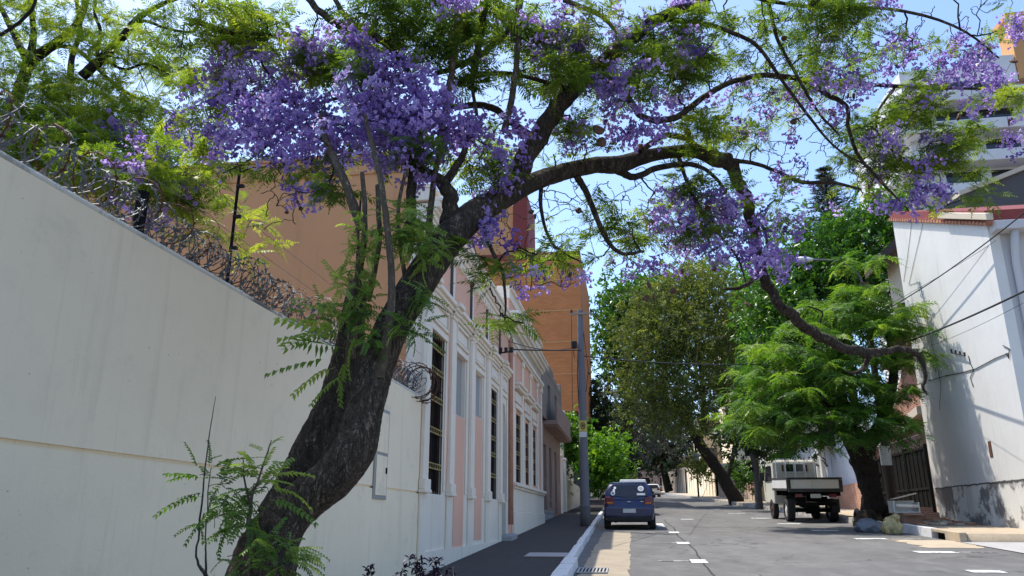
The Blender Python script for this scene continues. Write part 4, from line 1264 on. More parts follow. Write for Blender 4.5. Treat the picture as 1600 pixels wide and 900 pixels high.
def hatchback(name, label, paint, detail=True, group=None):
    t = local_thing(name, label, "car", group)
    L, hw = 3.64, .83
    # stations: y, z_low, z_belt, half width at belt, half width low
    st = [(0.0, .36, .62, .66, .60), (.05, .30, .72, .75, .70), (.12, .26, .93, .79, .76), (.35, .22, .96, .82, .80), (.9, .20, .95, .83, .81), (1.8, .19, .93, .83, .82), (2.6, .19, .90, .82, .81), (3.0, .20, .80, .80, .79), (3.4, .24, .70, .74, .72), (3.6, .32, .60, .62, .60), (3.64, .38, .54, .5, .5)]
    rings = []
    for y, zl, zb, wb, wl in st:
        zm = zl + (zb - zl) * .42
        h = [(wl * .86, zl), (wl * .97, zl + .05), (wb * 1.0, zm), (wb, zb - .14), (wb * .965, zb - .03), (wb * .9, zb)]
        rings.append([(-w, y, z) for w, z in h] + [(w, y, z) for w, z in h[::-1]])
    mb = ring_loft(rings); body = mb.build("body", paint, t, bevel=.02, seg=2, smooth=True)
    # greenhouse
    gh = [(.10, .93, .95, .76), (.20, .93, 1.20, .74), (.34, .93, 1.42, .68), (.52, .93, 1.475, .655), (.9, .93, 1.50, .65), (1.5, .93, 1.495, .65), (2.0, .93, 1.44, .65), (2.35, .92, 1.22, .70), (2.72, .9, .935, .76)]
    rings = []
    for y, z0, z1, w in gh:
        k = (z1 - z0)
        h = [(.80 if y > .12 else .77, z0), (.79 - .06 * min(1, k / .5), z0 + k * .4), (w + .02, z0 + k * .82), (w - .03, z0 + k * .95), (w * .7, z1)]
        rings.append([(-a, y, z) for a, z in h] + [(a, y, z) for a, z in h[::-1]])
    mb = ring_loft(rings); mb.build("roof", paint, t, bevel=.015, smooth=True)
    # rear window: follows the slope of the tail, set proud
    def rear(zf):  # y of tail at height
        return float(np.interp(zf, [.95, 1.20, 1.42, 1.475], [.10, .20, .34, .52]))
    def sheet_rear(pts, off, nm, mat, parent, th=.012):
        mb = MB(); P = [(x, rear(z) - off, z) for x, z in pts]
        mb.prism(P, (0, th, 0)); return mb.build(nm, mat, parent)
    win = sheet_rear([(-.60, 1.05), (-.63, 1.11), (-.555, 1.375), (-.48, 1.41), (.48, 1.41), (.555, 1.375), (.63, 1.11), (.60, 1.05), (.32, 1.045), (.17, 1.0), (-.17, 1.0), (-.32, 1.045)], .03, "rear_window", M['glass'], t, .02)
    if detail:
        c = (.40, 1.285); sheet_rear([(c[0] + .095 * math.cos(a), c[1] + .085 * math.sin(a)) for a in np.linspace(0, 2 * math.pi, 25)[:-1]], .036, "round_sticker", M['sticker'], win, .004)
        sheet_rear([(c[0] + .06 * math.cos(a), c[1] + .052 * math.sin(a)) for a in np.linspace(0, 2 * math.pi, 17)[:-1]], .040, "sticker_print", M['sticker_grey'], win, .003)
        sheet_rear([(.26, 1.075), (.53, 1.075), (.53, 1.14), (.26, 1.14)], .037, "label_sticker", M['sticker'], win, .004)
        for (cx, cz, r) in ((-.51, 1.14, .07), (-.48, 1.24, .035), (-.44, 1.31, .042), (-.465, 1.195, .03)):
            sheet_rear([(cx + r * math.cos(a), cz + r * math.sin(a)) for a in np.linspace(0, 2 * math.pi, 15)[:-1]], .036, "curly_sticker", M['sticker'], win, .004)
        sheet_rear([(-.51 + .032 * math.cos(a), 1.14 + .032 * math.sin(a)) for a in np.linspace(0, 2 * math.pi, 12)[:-1]], .040, "sticker_print", M['glass'], win, .003)
        mb = MB(); mb.tube([(-.05, .09, 1.0), (.3, .10, 1.02), (.36, .115, 1.06)], .008, 5); mb.build("wiper", M['black_rubber'], win)
        mb = MB(); mb.box(-.6, .6, .36, .44, 1.44, 1.462); mb.build("roof_spoiler", paint, t, bevel=.01)
    # tail lamps wrap round the corner
    for s in (-1, 1):
        mb = MB()
        mb.hexa([(s * .46, .05, .76), (s * .80, .085, .74), (s * .815, .34, .76), (s * .46, .34, .76), (s * .50, .09, 1.02), (s * .755, .115, 1.035), (s * .775, .34, 1.03), (s * .50, .34, 1.02)])
        l = mb.build("tail_lamp", M['tail_red'], t, bevel=.03)
        mb = MB(); mb.box(min(s * .52, s * .70), max(s * .52, s * .70), .048, .07, .80, .86); mb.build("indicator", M['amber'], l, bevel=.01)
        mb = MB(); mb.box(min(s * .80, s * .95), max(s * .80, s * .95), 2.25, 2.38, .95, 1.08); mb.build("mirror", M['black_rubber'], t, bevel=.03)
        mb = MB(); mb.prism([(s * .775, .55, 1.0), (s * .775, 2.3, .98), (s * .70, 1.95, 1.36), (s * .69, .75, 1.38)], (s * .012, 0, 0)); mb.build("side_window", M['glass'], t)
    mb = MB()
    for r in range(1):
        mb.prism([(-.735, -.012, .42), (.735, -.012, .42), (.78, -.004, .50), (.78, -.004, .66), (.74, -.01, .70), (-.74, -.01, .70), (-.78, -.004, .66), (-.78, -.004, .50)], (0, .16, 0))
    bmp = mb.build("bumper", paint, t, bevel=.025, seg=3)
    mb = MB(); mb.prism([(-.7, -.005, .27), (.7, -.005, .27), (.74, -.005, .417), (-.74, -.005, .417)], (0, .15, 0)); mb.build("lower_bumper", M['black_rubber'], bmp, bevel=.02)
    mb = MB(); mb.box(-.235, .235, .035, .06, .56, .69); mb.box(-.205, .205, -.022, -.014, .53, .655) if detail else None
    mb.build("number_plate", M['plate_white'], t)
    mb = MB(); mb.tube([(-.05, .055, .87), (.05, .055, .87)], .016, 8); mb.tube([(0, .055, .845), (0, .055, .895)], .014, 8); mb.build("badge", M['chrome'], t)
    mb = MB(); mb.box(.37, .47, .082, .09, .865, .89); mb.build("trim_badge", M['chrome'], t)
    mb = MB(); mb.box(-.5, .5, .058, .062, .732, .74); mb.build("hatch_seam", M['black_rubber'], t)
    for x in (-.74, .74):
        for y in (.62, 2.95): wheel_parts(t, x, y, .285, .19, M['chrome'])
    mb = MB(); mb.box(-.66, .66, .25, 3.3, .24, .4); mb.tube([(-.45, .05, .24), (-.45, .6, .26)], .03, 8); mb.build("underbody", M['dark_inside'], t)
    return t


car = hatchback("hatchback_car", "dark blue hatchback with white window stickers parked by left kerb", M['blue_paint'])
car.location = (-.13, 27.75, zg(27.75) + .004); car.rotation_euler = (math.atan(SLOPE), 0, math.radians(.7)); car.scale = (1.06, 1.06, 1.06)

# van in front of it
v = local_thing("parked_van", "white van parked in front of the blue hatchback", "van")
mb = ring_loft([[(-w, y, z0), (-w * 1.0, y, z1 - .25), (-w * .9, y, z1), (w * .9, y, z1), (w, y, z1 - .25), (w, y, z0)] for y, w, z0, z1 in ((0, .80, .5, 1.8), (.06, .84, .35, 1.93), (2.6, .85, .32, 1.95), (3.3, .84, .32, 1.75), (3.9, .82, .34, 1.1), (4.4, .75, .4, .95))])
mb.build("body", M['white_paint'], v, bevel=.03, smooth=False)
mb = MB(); mb.box(-.65, .65, -.02, .0, 1.2, 1.72); mb.build("rear_window", M['glass'], v)
for s in (-1, 1):
    mb = MB(); mb.box(s * .77 - .05, s * .77 + .05, -.03, .02, .75, 1.15); mb.build("tail_lamp", M['tail_red'], v)
    for y in (.75, 3.4): wheel_parts(v, s * .76, y, .3, .2, M['chrome'])
v.location = (.05, 40.5, zg(40.5) + .004); v.scale = (.84, 1, .9); v.rotation_euler = (math.atan(SLOPE), 0, math.radians(1))

c2 = hatchback("distant_car", "white car driving away far up the street", M['white_paint'], False)
c2.location = (2.45, 96, zg(96) + .004); c2.rotation_euler = (math.atan(SLOPE), 0, math.radians(2)); c2.scale = (1.05, 1.1, 1.0)
c3 = hatchback("distant_car", "dark car parked just beyond the blue hatchback and white van", M['black_iron'], False)
c3.location = (.55, 52, zg(52) + .004); c3.rotation_euler = (math.atan(SLOPE), 0, math.radians(1)); c3.scale = (.98, 1.0, .95)

# ---- flatbed truck
T = local_thing("flatbed_truck", "small white flatbed truck with dark bed parked at right kerb", "truck")
hw = 1.0
mb = MB(); mb.box(-hw, hw, .0, 2.75, 1.16, 1.24); mb.build("bed_floor", M['truck_black'], T)
mb = MB(); mb.box(-hw + .10, hw - .12, -.015, .02, 1.25, 1.58); tg = mb.build("tailgate", M['dirty_white'], T, bevel=.008)
mb = MB()
mb.box(-hw, hw, -.035, .03, 1.585, 1.66); mb.box(-hw, hw, -.035, .03, 1.12, 1.245); mb.box(-hw, -hw + .095, -.035, .03, 1.25, 1.58); mb.box(hw - .115, hw, -.035, .03, 1.25, 1.58)
mb.build("tailgate_frame", M['truck_black'], tg)
for s in (-1, 1):
    mb = MB(); mb.box(s * hw - .02, s * hw + .02, .12, 2.7, 1.25, 1.58); sp = mb.build("side_board", M['dirty_white'], T, bevel=.008)
    mb = MB(); mb.box(s * hw - .03, s * hw + .03, .04, 2.72, 1.585, 1.655); mb.box(s * hw - .03, s * hw + .03, .04, .11, 1.24, 1.58); mb.box(s * hw - .028, s * hw + .028, .12, 2.7, 1.17, 1.248)
    mb.build("side_frame", M['truck_black'], sp)
mb = MB()
for s in (-1, 1): mb.box(s * .4 - .04, s * .4 + .04, .1, 4.6, .72, .95)
for y in (.15, 1.2, 2.3): mb.box(-.95, .95, y, y + .07, .97, 1.155)
mb.tube([(-.7, .85, .43), (.7, .85, .43)], .08, 10); mb.tube([(0, .85, .45), (0, 3, .6)], .05, 8); mb.box(-.2, .2, .7, 1.0, .3, .62)
mb.box(-.75, .75, .05, .13, .62, .74)
mb.build("chassis", M['dark_inside'], T)
mb = MB(); mb.box(-.19, .19, .03, .046, .90, 1.05); mb.build("number_plate", M['plate_white'], T)
for s in (-1, 1):
    mb = MB(); mb.box(s * .62 - .13, s * .62 + .13, .02, .06, .93, 1.05); mb.build("tail_lamp", M['tail_red'], T)
    mb = MB(); mb.box(s * .82 - .14, s * .82 + .14, .45, .47, .35, .85); mb.build("mudflap", M['black_rubber'], T)
    for off in (0, ): wheel_parts(T, s * .80, 1.0, .43, .28, M['dirty_white'])
    wheel_parts(T, s * .83, 3.55, .40, .22, M['rust'])
# cab: sloped front, rounded roof
cab = [(-.92, 2.95, .62), (-.92, 4.75, .62), (-.92, 4.85, 1.35), (-.90, 4.45, 2.25), (-.86, 4.2, 2.38), (-.86, 3.05, 2.40), (-.90, 2.95, 2.30)]
mb = MB(); n = len(cab); vs = cab + [(-x, y, z) for x, y, z in cab]
mb.add(vs, [tuple(range(n)), tuple(range(2 * n - 1, n - 1, -1))] + [(i, (i + 1) % n, (i + 1) % n + n, i + n) for i in range(n)])
cb = mb.build("cab", M['cab_cream'], T, bevel=.05, seg=3)
for s in (-1, 1):
    mb = MB(); mb.box(s * .2 - .15, s * .2 + .15, 2.925, 2.95, 1.92, 2.22); w = mb.build("rear_window", M['glass'], cb)
    mb = MB(); x0, x1 = s * .2 - .17, s * .2 + .17
    mb.box(x0, x1, 2.915, 2.948, 2.222, 2.25); mb.box(x0, x1, 2.915, 2.948, 1.89, 1.918); mb.box(x0, x0 + .019, 2.915, 2.948, 1.92, 2.22); mb.box(x1 - .019, x1, 2.915, 2.948, 1.92, 2.22); mb.build("window_frame", M['white_paint'], w)
    mb = MB(); mb.box(s * .48 - .04, s * .48 + .04, 2.92, 2.95, 1.93, 2.2); mb.build("vent_slot", M['brown_wood'], cb)
    mb = MB(); mb.prism([(s * .915, 3.25, 1.55), (s * .915, 4.55, 1.5), (s * .905, 4.3, 2.15), (s * .905, 3.3, 2.18)], (s * .015, 0, 0)); mb.build("side_window", M['glass'], cb)
    mb = MB(); mb.box(s * 1.0 - .1, s * 1.0 + .1, 4.75, 4.82, 1.55, 1.9); mb.tube([(s * .9, 4.7, 1.7), (s * 1.0, 4.78, 1.7)], .015, 5); mb.build("mirror", M['black_rubber'], cb)
mb = MB(); mb.tube([(-.78, 2.83, 1.24), (-.78, 2.83, 2.42), (.78, 2.83, 2.42), (.78, 2.83, 1.24)], .022, 6)
for x in (-.4, 0, .4): mb.tube([(x, 2.83, 1.24), (x, 2.83, 2.42)], .014, 5)
mb.build("headboard_rail", M['white_paint'], T)
T.location = (7.16, 32.9, zg(32.9) + .003); T.rotation_euler = (math.atan(SLOPE), 0, math.radians(2.2)); T.scale = (1.04, 1.04, 1.04)

# ================================================================== TREES
def rot_from_dirs(D, roll):
    """rotation matrices (n,3,3) whose first column is D, with a roll about it; second column roughly level"""
    D = D / np.linalg.norm(D, axis=1)[:, None]
    up = np.array([0, 0, 1.0]); up = np.where(np.abs(D[:, 2:3]) > .97, np.array([[1.0, 0, 0]]), up[None])
    S = np.cross(up, D); S /= np.linalg.norm(S, axis=1)[:, None]
    U = np.cross(D, S)
    c, s = np.cos(roll)[:, None], np.sin(roll)[:, None]
    S2, U2 = S * c + U * s, U * c - S * s
    return np.stack([D, S2, U2], -1)


def place(templates, P, D, roll, scale, rng):
    """stamp leaf templates at P along D; returns V, list of faces by size, index of item per vertex"""
    R = rot_from_dirs(D, roll)
    which = rng.integers(0, len(templates), len(P))
    VV, F3, F4, idx = [], [], [], []; n = 0
    for k, (tv, tf) in enumerate(templates):
        s = np.where(which == k)[0]
        if not len(s): continue
        v = np.einsum('nij,vj->nvi', R[s], tv) * scale[s][:, None, None] + P[s][:, None]
        m = len(tv)
        VV.append(v.reshape(-1, 3)); idx.append(np.repeat(s, m))
        for f in tf:
            ff = (f[None] + (np.arange(len(s)) * m)[:, None, None] + n).reshape(-1, f.shape[1])
            (F3 if f.shape[1] == 3 else F4).append(ff)
        n += len(s) * m
    polys = []
    if F3: polys.append(np.vstack(F3))
    if F4: polys.append(np.vstack(F4))
    return np.vstack(VV), polys, np.concatenate(idx)


def frond_template(pairs=11, plen=.30, width=.055, droop=.25, seed=0, fold=.25, stalk=.12, taper=1.0):
    """feathery frond, unit length along +x: rachis and paired narrow pinnae"""
    g = np.random.default_rng(seed); V = []; F = []
    def rach(t): return np.array([t, .04 * math.sin(2.2 * t + seed), -droop * t * t])
    n = 5
    for i in range(n + 1):
        t = i / n; c = rach(t); w = .010 * (1 - .7 * t)
        V += [c + [0, w, 0], c + [0, -w, 0]]
    for i in range(n): F.append([2 * i, 2 * i + 1, 2 * i + 3, 2 * i + 2])
    for i in range(pairs):
        t = stalk + (1 - stalk) * (i + .3) / pairs
        prof = math.sin(math.pi * min(1, .18 + .82 * (1 - t) ** .8 * 1.05)) if taper else 1
        prof = (1 - abs(2 * ((t - stalk) / (1 - stalk)) - .75) ** 2.2) * .9 + .12
        L = plen * max(.2, prof) * g.uniform(.85, 1.1)
        for s in (-1, 1):
            ang = math.radians(g.uniform(52, 74)); d = np.array([math.cos(ang), s * math.sin(ang), -fold * g.uniform(.4, 1.6)])
            d /= np.linalg.norm(d); c = rach(t); q = np.cross(d, [0, 0, 1.0]); q /= np.linalg.norm(q)
            w = width * g.uniform(.8, 1.2)
            q = q * math.cos(.4) + np.array([0, 0, 1]) * math.sin(.4) * g.uniform(-1, 1)
            o = len(V); V += [c, c + d * L * .45 + q * w * .5, c + d * L + [0, 0, -.12 * L], c + d * L * .4 - q * w * .5]
            F.append([o, o + 1, o + 2, o + 3])
    ang = 0; c = rach(1.0); o = len(V); V += [c, c + [.05, width * .4, -.02], c + [.13, 0, -.06], c + [.05, -width * .4, -.02]]; F.append([o, o + 1, o + 2, o + 3])
    return np.array(V), [np.array(F)]


def pinnate_template(pairs=7, plen=.24, width=.10, droop=.3, seed=0):
    """sapling leaf: broader toothed leaflets"""
    g = np.random.default_rng(seed); V = []; F = []
    def rach(t): return np.array([t, .05 * math.sin(2 * t + seed), -droop * t * t])
    n = 6
    for i in range(n + 1):
        t = i / n; c = rach(t); w = .009 * (1 - .6 * t); V += [c + [0, w, 0], c + [0, -w, 0]]
    for i in range(n): F.append([2 * i, 2 * i + 1, 2 * i + 3, 2 * i + 2])
    for i in range(pairs):
        t = .15 + .85 * (i + .2) / pairs
        L = plen * (1.05 - .5 * t) * g.uniform(.85, 1.12)
        for s in (-1, 1):
            ang = math.radians(g.uniform(48, 66)); d = np.array([math.cos(ang), s * math.sin(ang), -.25 * g.uniform(.2, 1.8)]); d /= np.linalg.norm(d)
            q = np.cross(d, [0, 0, 1.0]); q /= np.linalg.norm(q); z = np.array([0, 0, 1.0])
            c = rach(t); w = width * g.uniform(.85, 1.15)
            mid = c + d * L * .5 - z * .015
            o = len(V)
            V += [c, c + d * L * .3 + q * w * .5 + z * .02, c + d * L * .7 + q * w * .34 + z * .01, c + d * L - z * .05, c + d * L * .7 - q * w * .34 + z * .01, c + d * L * .3 - q * w * .5 + z * .02, mid]
            F += [[o, o + 1, o + 6, o + 5], [o + 1, o + 2, o + 3, o + 6], [o + 6, o + 3, o + 4, o + 5]]
    return np.array(V), [np.array(F)]


def leaf_template(w=.42, bend=.2, seed=0):
    V = np.array([[0, 0, 0], [.35, w * .5, .06], [.75, w * .36, .0], [1, 0, -bend], [.75, -w * .36, .0], [.35, -w * .5, .06], [.5, 0, -.04]], float)
    F = np.array([[0, 1, 6, 5], [1, 2, 3, 6], [6, 3, 4, 5]])
    return V, [F[:, ::-1]]


def cluster_template(k=7, w=.4, seed=0):
    """a tuft: several leaves round a stem end, unit size"""
    g = np.random.default_rng(seed); V = []; F = []; n = 0
    lv, lf = leaf_template(w)
    for i in range(k):
        D = g.normal(size=3) * .8 + np.array([.6, 0, .1]); R = rot_from_dirs(D[None], np.array([g.uniform(-.9, .9)]))[0]
        s = g.uniform(.38, .6); o = g.normal(size=3) * .16 + [.15, 0, 0]
        V.append(lv @ R.T * s + o); F.append(lf[0] + n); n += len(lv)
    return np.vstack(V), [np.vstack(F)]


def flower_template(k=9, seed=0):
    """panicle of trumpet flowers hanging on short stalks, unit size"""
    g = np.random.default_rng(seed); V = []; F = []; n = 0
    for i in range(k):
        o = np.array([g.uniform(-.2, .85), g.normal() * .26, g.normal() * .24])
        d = np.array([g.normal() * .5, g.normal() * .8, -.55 + g.normal() * .55]); d /= np.linalg.norm(d)
        R = rot_from_dirs(d[None], np.array([g.uniform(0, 6.28)]))[0]
        L = g.uniform(.26, .36); ring = []
        a = np.arange(5) * 2 * np.pi / 5
        pts = []
        for (x, r) in ((0, .025), (.6, .07), (.9, .075)):
            pts += [[x * L, r * math.cos(t), r * math.sin(t)] for t in a]
        pts += [[L * (1.02 + g.uniform(-.12, .08)), .155 * math.cos(t) * g.uniform(.8, 1.2), .155 * math.sin(t) * g.uniform(.8, 1.2)] for t in a]
        v = np.array(pts) @ R.T + o
        f = [[r * 5 + j, r * 5 + (j + 1) % 5, r * 5 + 5 + (j + 1) % 5, r * 5 + 5 + j] for r in range(3) for j in range(5)]
        V.append(v); F.append(np.array(f) + n); n += len(v)
    return np.vstack(V), [np.vstack(F)]


FROND = [frond_template(10 + i % 3, .30, .062, .15 + .12 * (i % 4), i, .25) for i in range(8)]
FROND_FAR = [frond_template(7, .33, .10, .2 + .12 * (i % 3), 20 + i, .3) for i in range(6)]
FROND_FLAM = [frond_template(9, .27, .078, .3 + .12 * (i % 3), 40 + i, .12) for i in range(6)]
PINN = [pinnate_template(8 + i % 4, .16 + .035 * (i % 3), .075, .2 + .13 * (i % 4), i) for i in range(9)]
TUFT = [cluster_template(7, .45, i) for i in range(6)]
TUFT_FINE = [cluster_template(9, .26, 30 + i) for i in range(6)]
BLOOM = [flower_template(9 + i % 3, i) for i in range(6)]


def unit(n, rng):
    v = rng.normal(size=(n, 3)); return v / np.linalg.norm(v, axis=1)[:, None]


class Skeleton:
    """branch points that twigs can grow from"""
    def __init__(s): s.P = np.zeros((0, 3)); s.R = np.zeros(0)
    def add(s, P, R): s.P = np.vstack([s.P, P]); s.R = np.concatenate([s.R, R])
    def near(s, p, rng, up_bias=.0):
        d = np.linalg.norm(s.P - p, axis=1) * (1 + .08 * rng.standard_normal(len(s.P)))
        return int(np.argmin(d))


def grow_twigs(sk, targets, rng, r_tip=.0016, taper=.010, wob=.10, sag=.12, sides=4, nseg=6, r_max=.03, link=True):
    """thin twigs from the nearest wood to every target, nearer targets first so later ones branch off them"""
    if not len(targets): return np.zeros((0, 3)), np.zeros((0, 4), int)
    d0 = np.array([np.min(np.linalg.norm(sk.P - p, axis=1)) for p in targets])
    VV, FF, n = [], [], 0
    for i in np.argsort(d0):
        p = targets[i]; k = sk.near(p, rng); a = sk.P[k]; L = np.linalg.norm(p - a)
        if L < .03: continue
        t = np.linspace(0, 1, nseg + 1)
        bow = rng.normal(size=3) * wob * L; bow[2] += sag * L
        kink = np.cumsum(rng.normal(size=(nseg + 1, 3)) * wob * L * .22, axis=0)
        kink -= kink[0] + (kink[-1] - kink[0]) * t[:, None]
        Q = a + (p - a) * t[:, None] + bow * (4 * t * (1 - t))[:, None] * .5 + kink
        r0 = min(sk.R[k] * .75, r_tip + taper * L, r_max); R = r0 + (r_tip - r0) * t ** .8
        v, f = tube(Q, R, sides); VV.append(v); FF.append(f + n); n += len(v)
        if link: sk.add(Q[1:], np.maximum(R[1:], r_tip))
    return np.vstack(VV), np.vstack(FF)


def limb_mesh(paths, seed=0, lump=.05):
    """paths: list of (points, radii, sides); one mesh of swelling, knotty limbs"""
    V, F, n = [], [], 0
    for i, (P, R, s) in enumerate(paths):
        v, f = tube(P, R, s, lump, seed + i)
        # close the tip
        V.append(v); F.append(f + n); m = len(v); n += m
        V.append(P[-1][None] + (P[-1] - P[-2]) * .3); tip = n; n += 1
        j = np.arange(s); last = tip - s
        F.append(np.stack([last + j, last + (j + 1) % s, np.full(s, tip), np.full(s, tip)], -1))
    return np.vstack(V), F


def clean_polys(Fs):
    q = np.vstack(Fs); tri = q[:, 2] == q[:, 3]
    return [p for p in (q[~tri], q[tri][:, :3]) if len(p)]


def px_path(pts, n=8, wob=0.0, seed=0):
    """pts rows (px, py, width px, Y): returns world points and radii, smoothed"""
    q = []
    for px, py, w, Y in pts:
        p = at(px, py, Y); q.append([*p, w * .5 * px_m(p)])
    S = smooth_path(np.array(q), n)
    if wob:
        g = np.random.default_rng(seed); k = g.normal(size=(len(S), 3)); k = (k + np.roll(k, 1, 0) + np.roll(k, -1, 0)) / 3
        S[1:-1, :3] += k[1:-1] * wob * S[1:-1, 3:4]
    return S[:, :3], np.maximum(S[:, 3], .0015)


def blob_points(n, c, r, rng, shell=.35):
    v = unit(n, rng); rad = rng.uniform(shell ** 3, 1, n) ** (1 / 3)
    return np.asarray(c) + v * rad[:, None] * np.asarray(r)


def spray_fronds(nodes, rng, per=6, size=(.22, .38), spread=.9, lift=.1):
    """fronds radiating from each twig end"""
    n = len(nodes) * per
    P = np.repeat(nodes, per, 0) + rng.normal(size=(n, 3)) * .02
    az = rng.uniform(0, 2 * np.pi, n); el = rng.normal(lift, .45 * spread, n)
    D = np.stack([np.cos(az) * np.cos(el), np.sin(az) * np.cos(el), np.sin(el)], 1)
    S = rng.uniform(size[0], size[1], n)
    return P, D, rng.normal(0, .5, n), S


def tint_of(nodes_n, per, rng, mean=.45, sd=.2, leafsd=.10, extra=None):
    t = np.repeat(rng.normal(mean, sd, nodes_n) if extra is None else extra, per) + rng.normal(0, leafsd, nodes_n * per)
    return np.clip(t, 0, 1)


# ------------------------------------------------------------------ the big leaning jacaranda
JAC = thing("jacaranda_tree", "big leaning jacaranda with purple blossom arching over the street", "tree", (-1.95, 3.9, zg(3.9) + .15))
SK = Skeleton()
paths = []


def limb(pts, n=8, wob=.12, seed=1, sides=None):
    P, R = px_path(pts, n, wob, seed); R = R * .68
    w = max(q[2] for q in pts)
    s = sides or (28 if w > 70 else 16 if w > 30 else 9 if w > 10 else 6)
    SK.add(P, R); return P, R, s


base = at(385, 900, 3.9); foot = np.array([base[0] - .02, 3.9, zg(3.9) + .05])
tr_pts = [(406, 905, 112, 3.9), (418, 862, 100, 3.9), (436, 824, 84, 3.91), (466, 788, 74, 3.93), (520, 744, 74, 3.95), (553, 700, 72, 3.97), (565, 660, 64, 4.0), (577, 612, 59, 4.04), (591, 565, 58, 4.09), (611, 517, 57, 4.14), (636, 472, 57, 4.22), (668, 420, 57, 4.38), (702, 373, 55, 4.55), (746, 332, 46, 4.75), (794, 304, 37, 5.0), (836, 283, 31, 5.2), (882, 268, 29, 5.4), (930, 258, 27, 5.6), (965, 257, 29, 5.75), (1003, 246, 24, 5.9), (1045, 238, 21, 6.05), (1090, 237, 24, 6.2), (1122, 250, 27, 6.3), (1138, 250, 23, 6.35)]
P, R = px_path(tr_pts, 12, .02, 3)
P = np.vstack([[foot + [-.05, 0, -.25]], [foot + [-.03, 0, .35]], P]); R = np.concatenate([[.34, .25], R])
SK.add(P[40:], R[40:])
R = R * .94; trunk_paths = [(P, R, 40)]
P, R = px_path([(425, 808, 50, 4.08), (458, 755, 50, 4.15), (484, 708, 56, 4.22), (507, 666, 58, 4.28), (524, 628, 54, 4.33), (533, 590, 48, 4.38), (545, 540, 44, 4.4), (552, 490, 38, 4.4), (560, 440, 30, 4.4)], 12, .03, 5)
trunk_paths.append((P, R, 28)); SK.add(P[50:], R[50:])
V, F = limb_mesh(trunk_paths, 3, .028)
trunk = np_mesh("trunk", V, clean_polys(F), M['bark'], JAC, True)

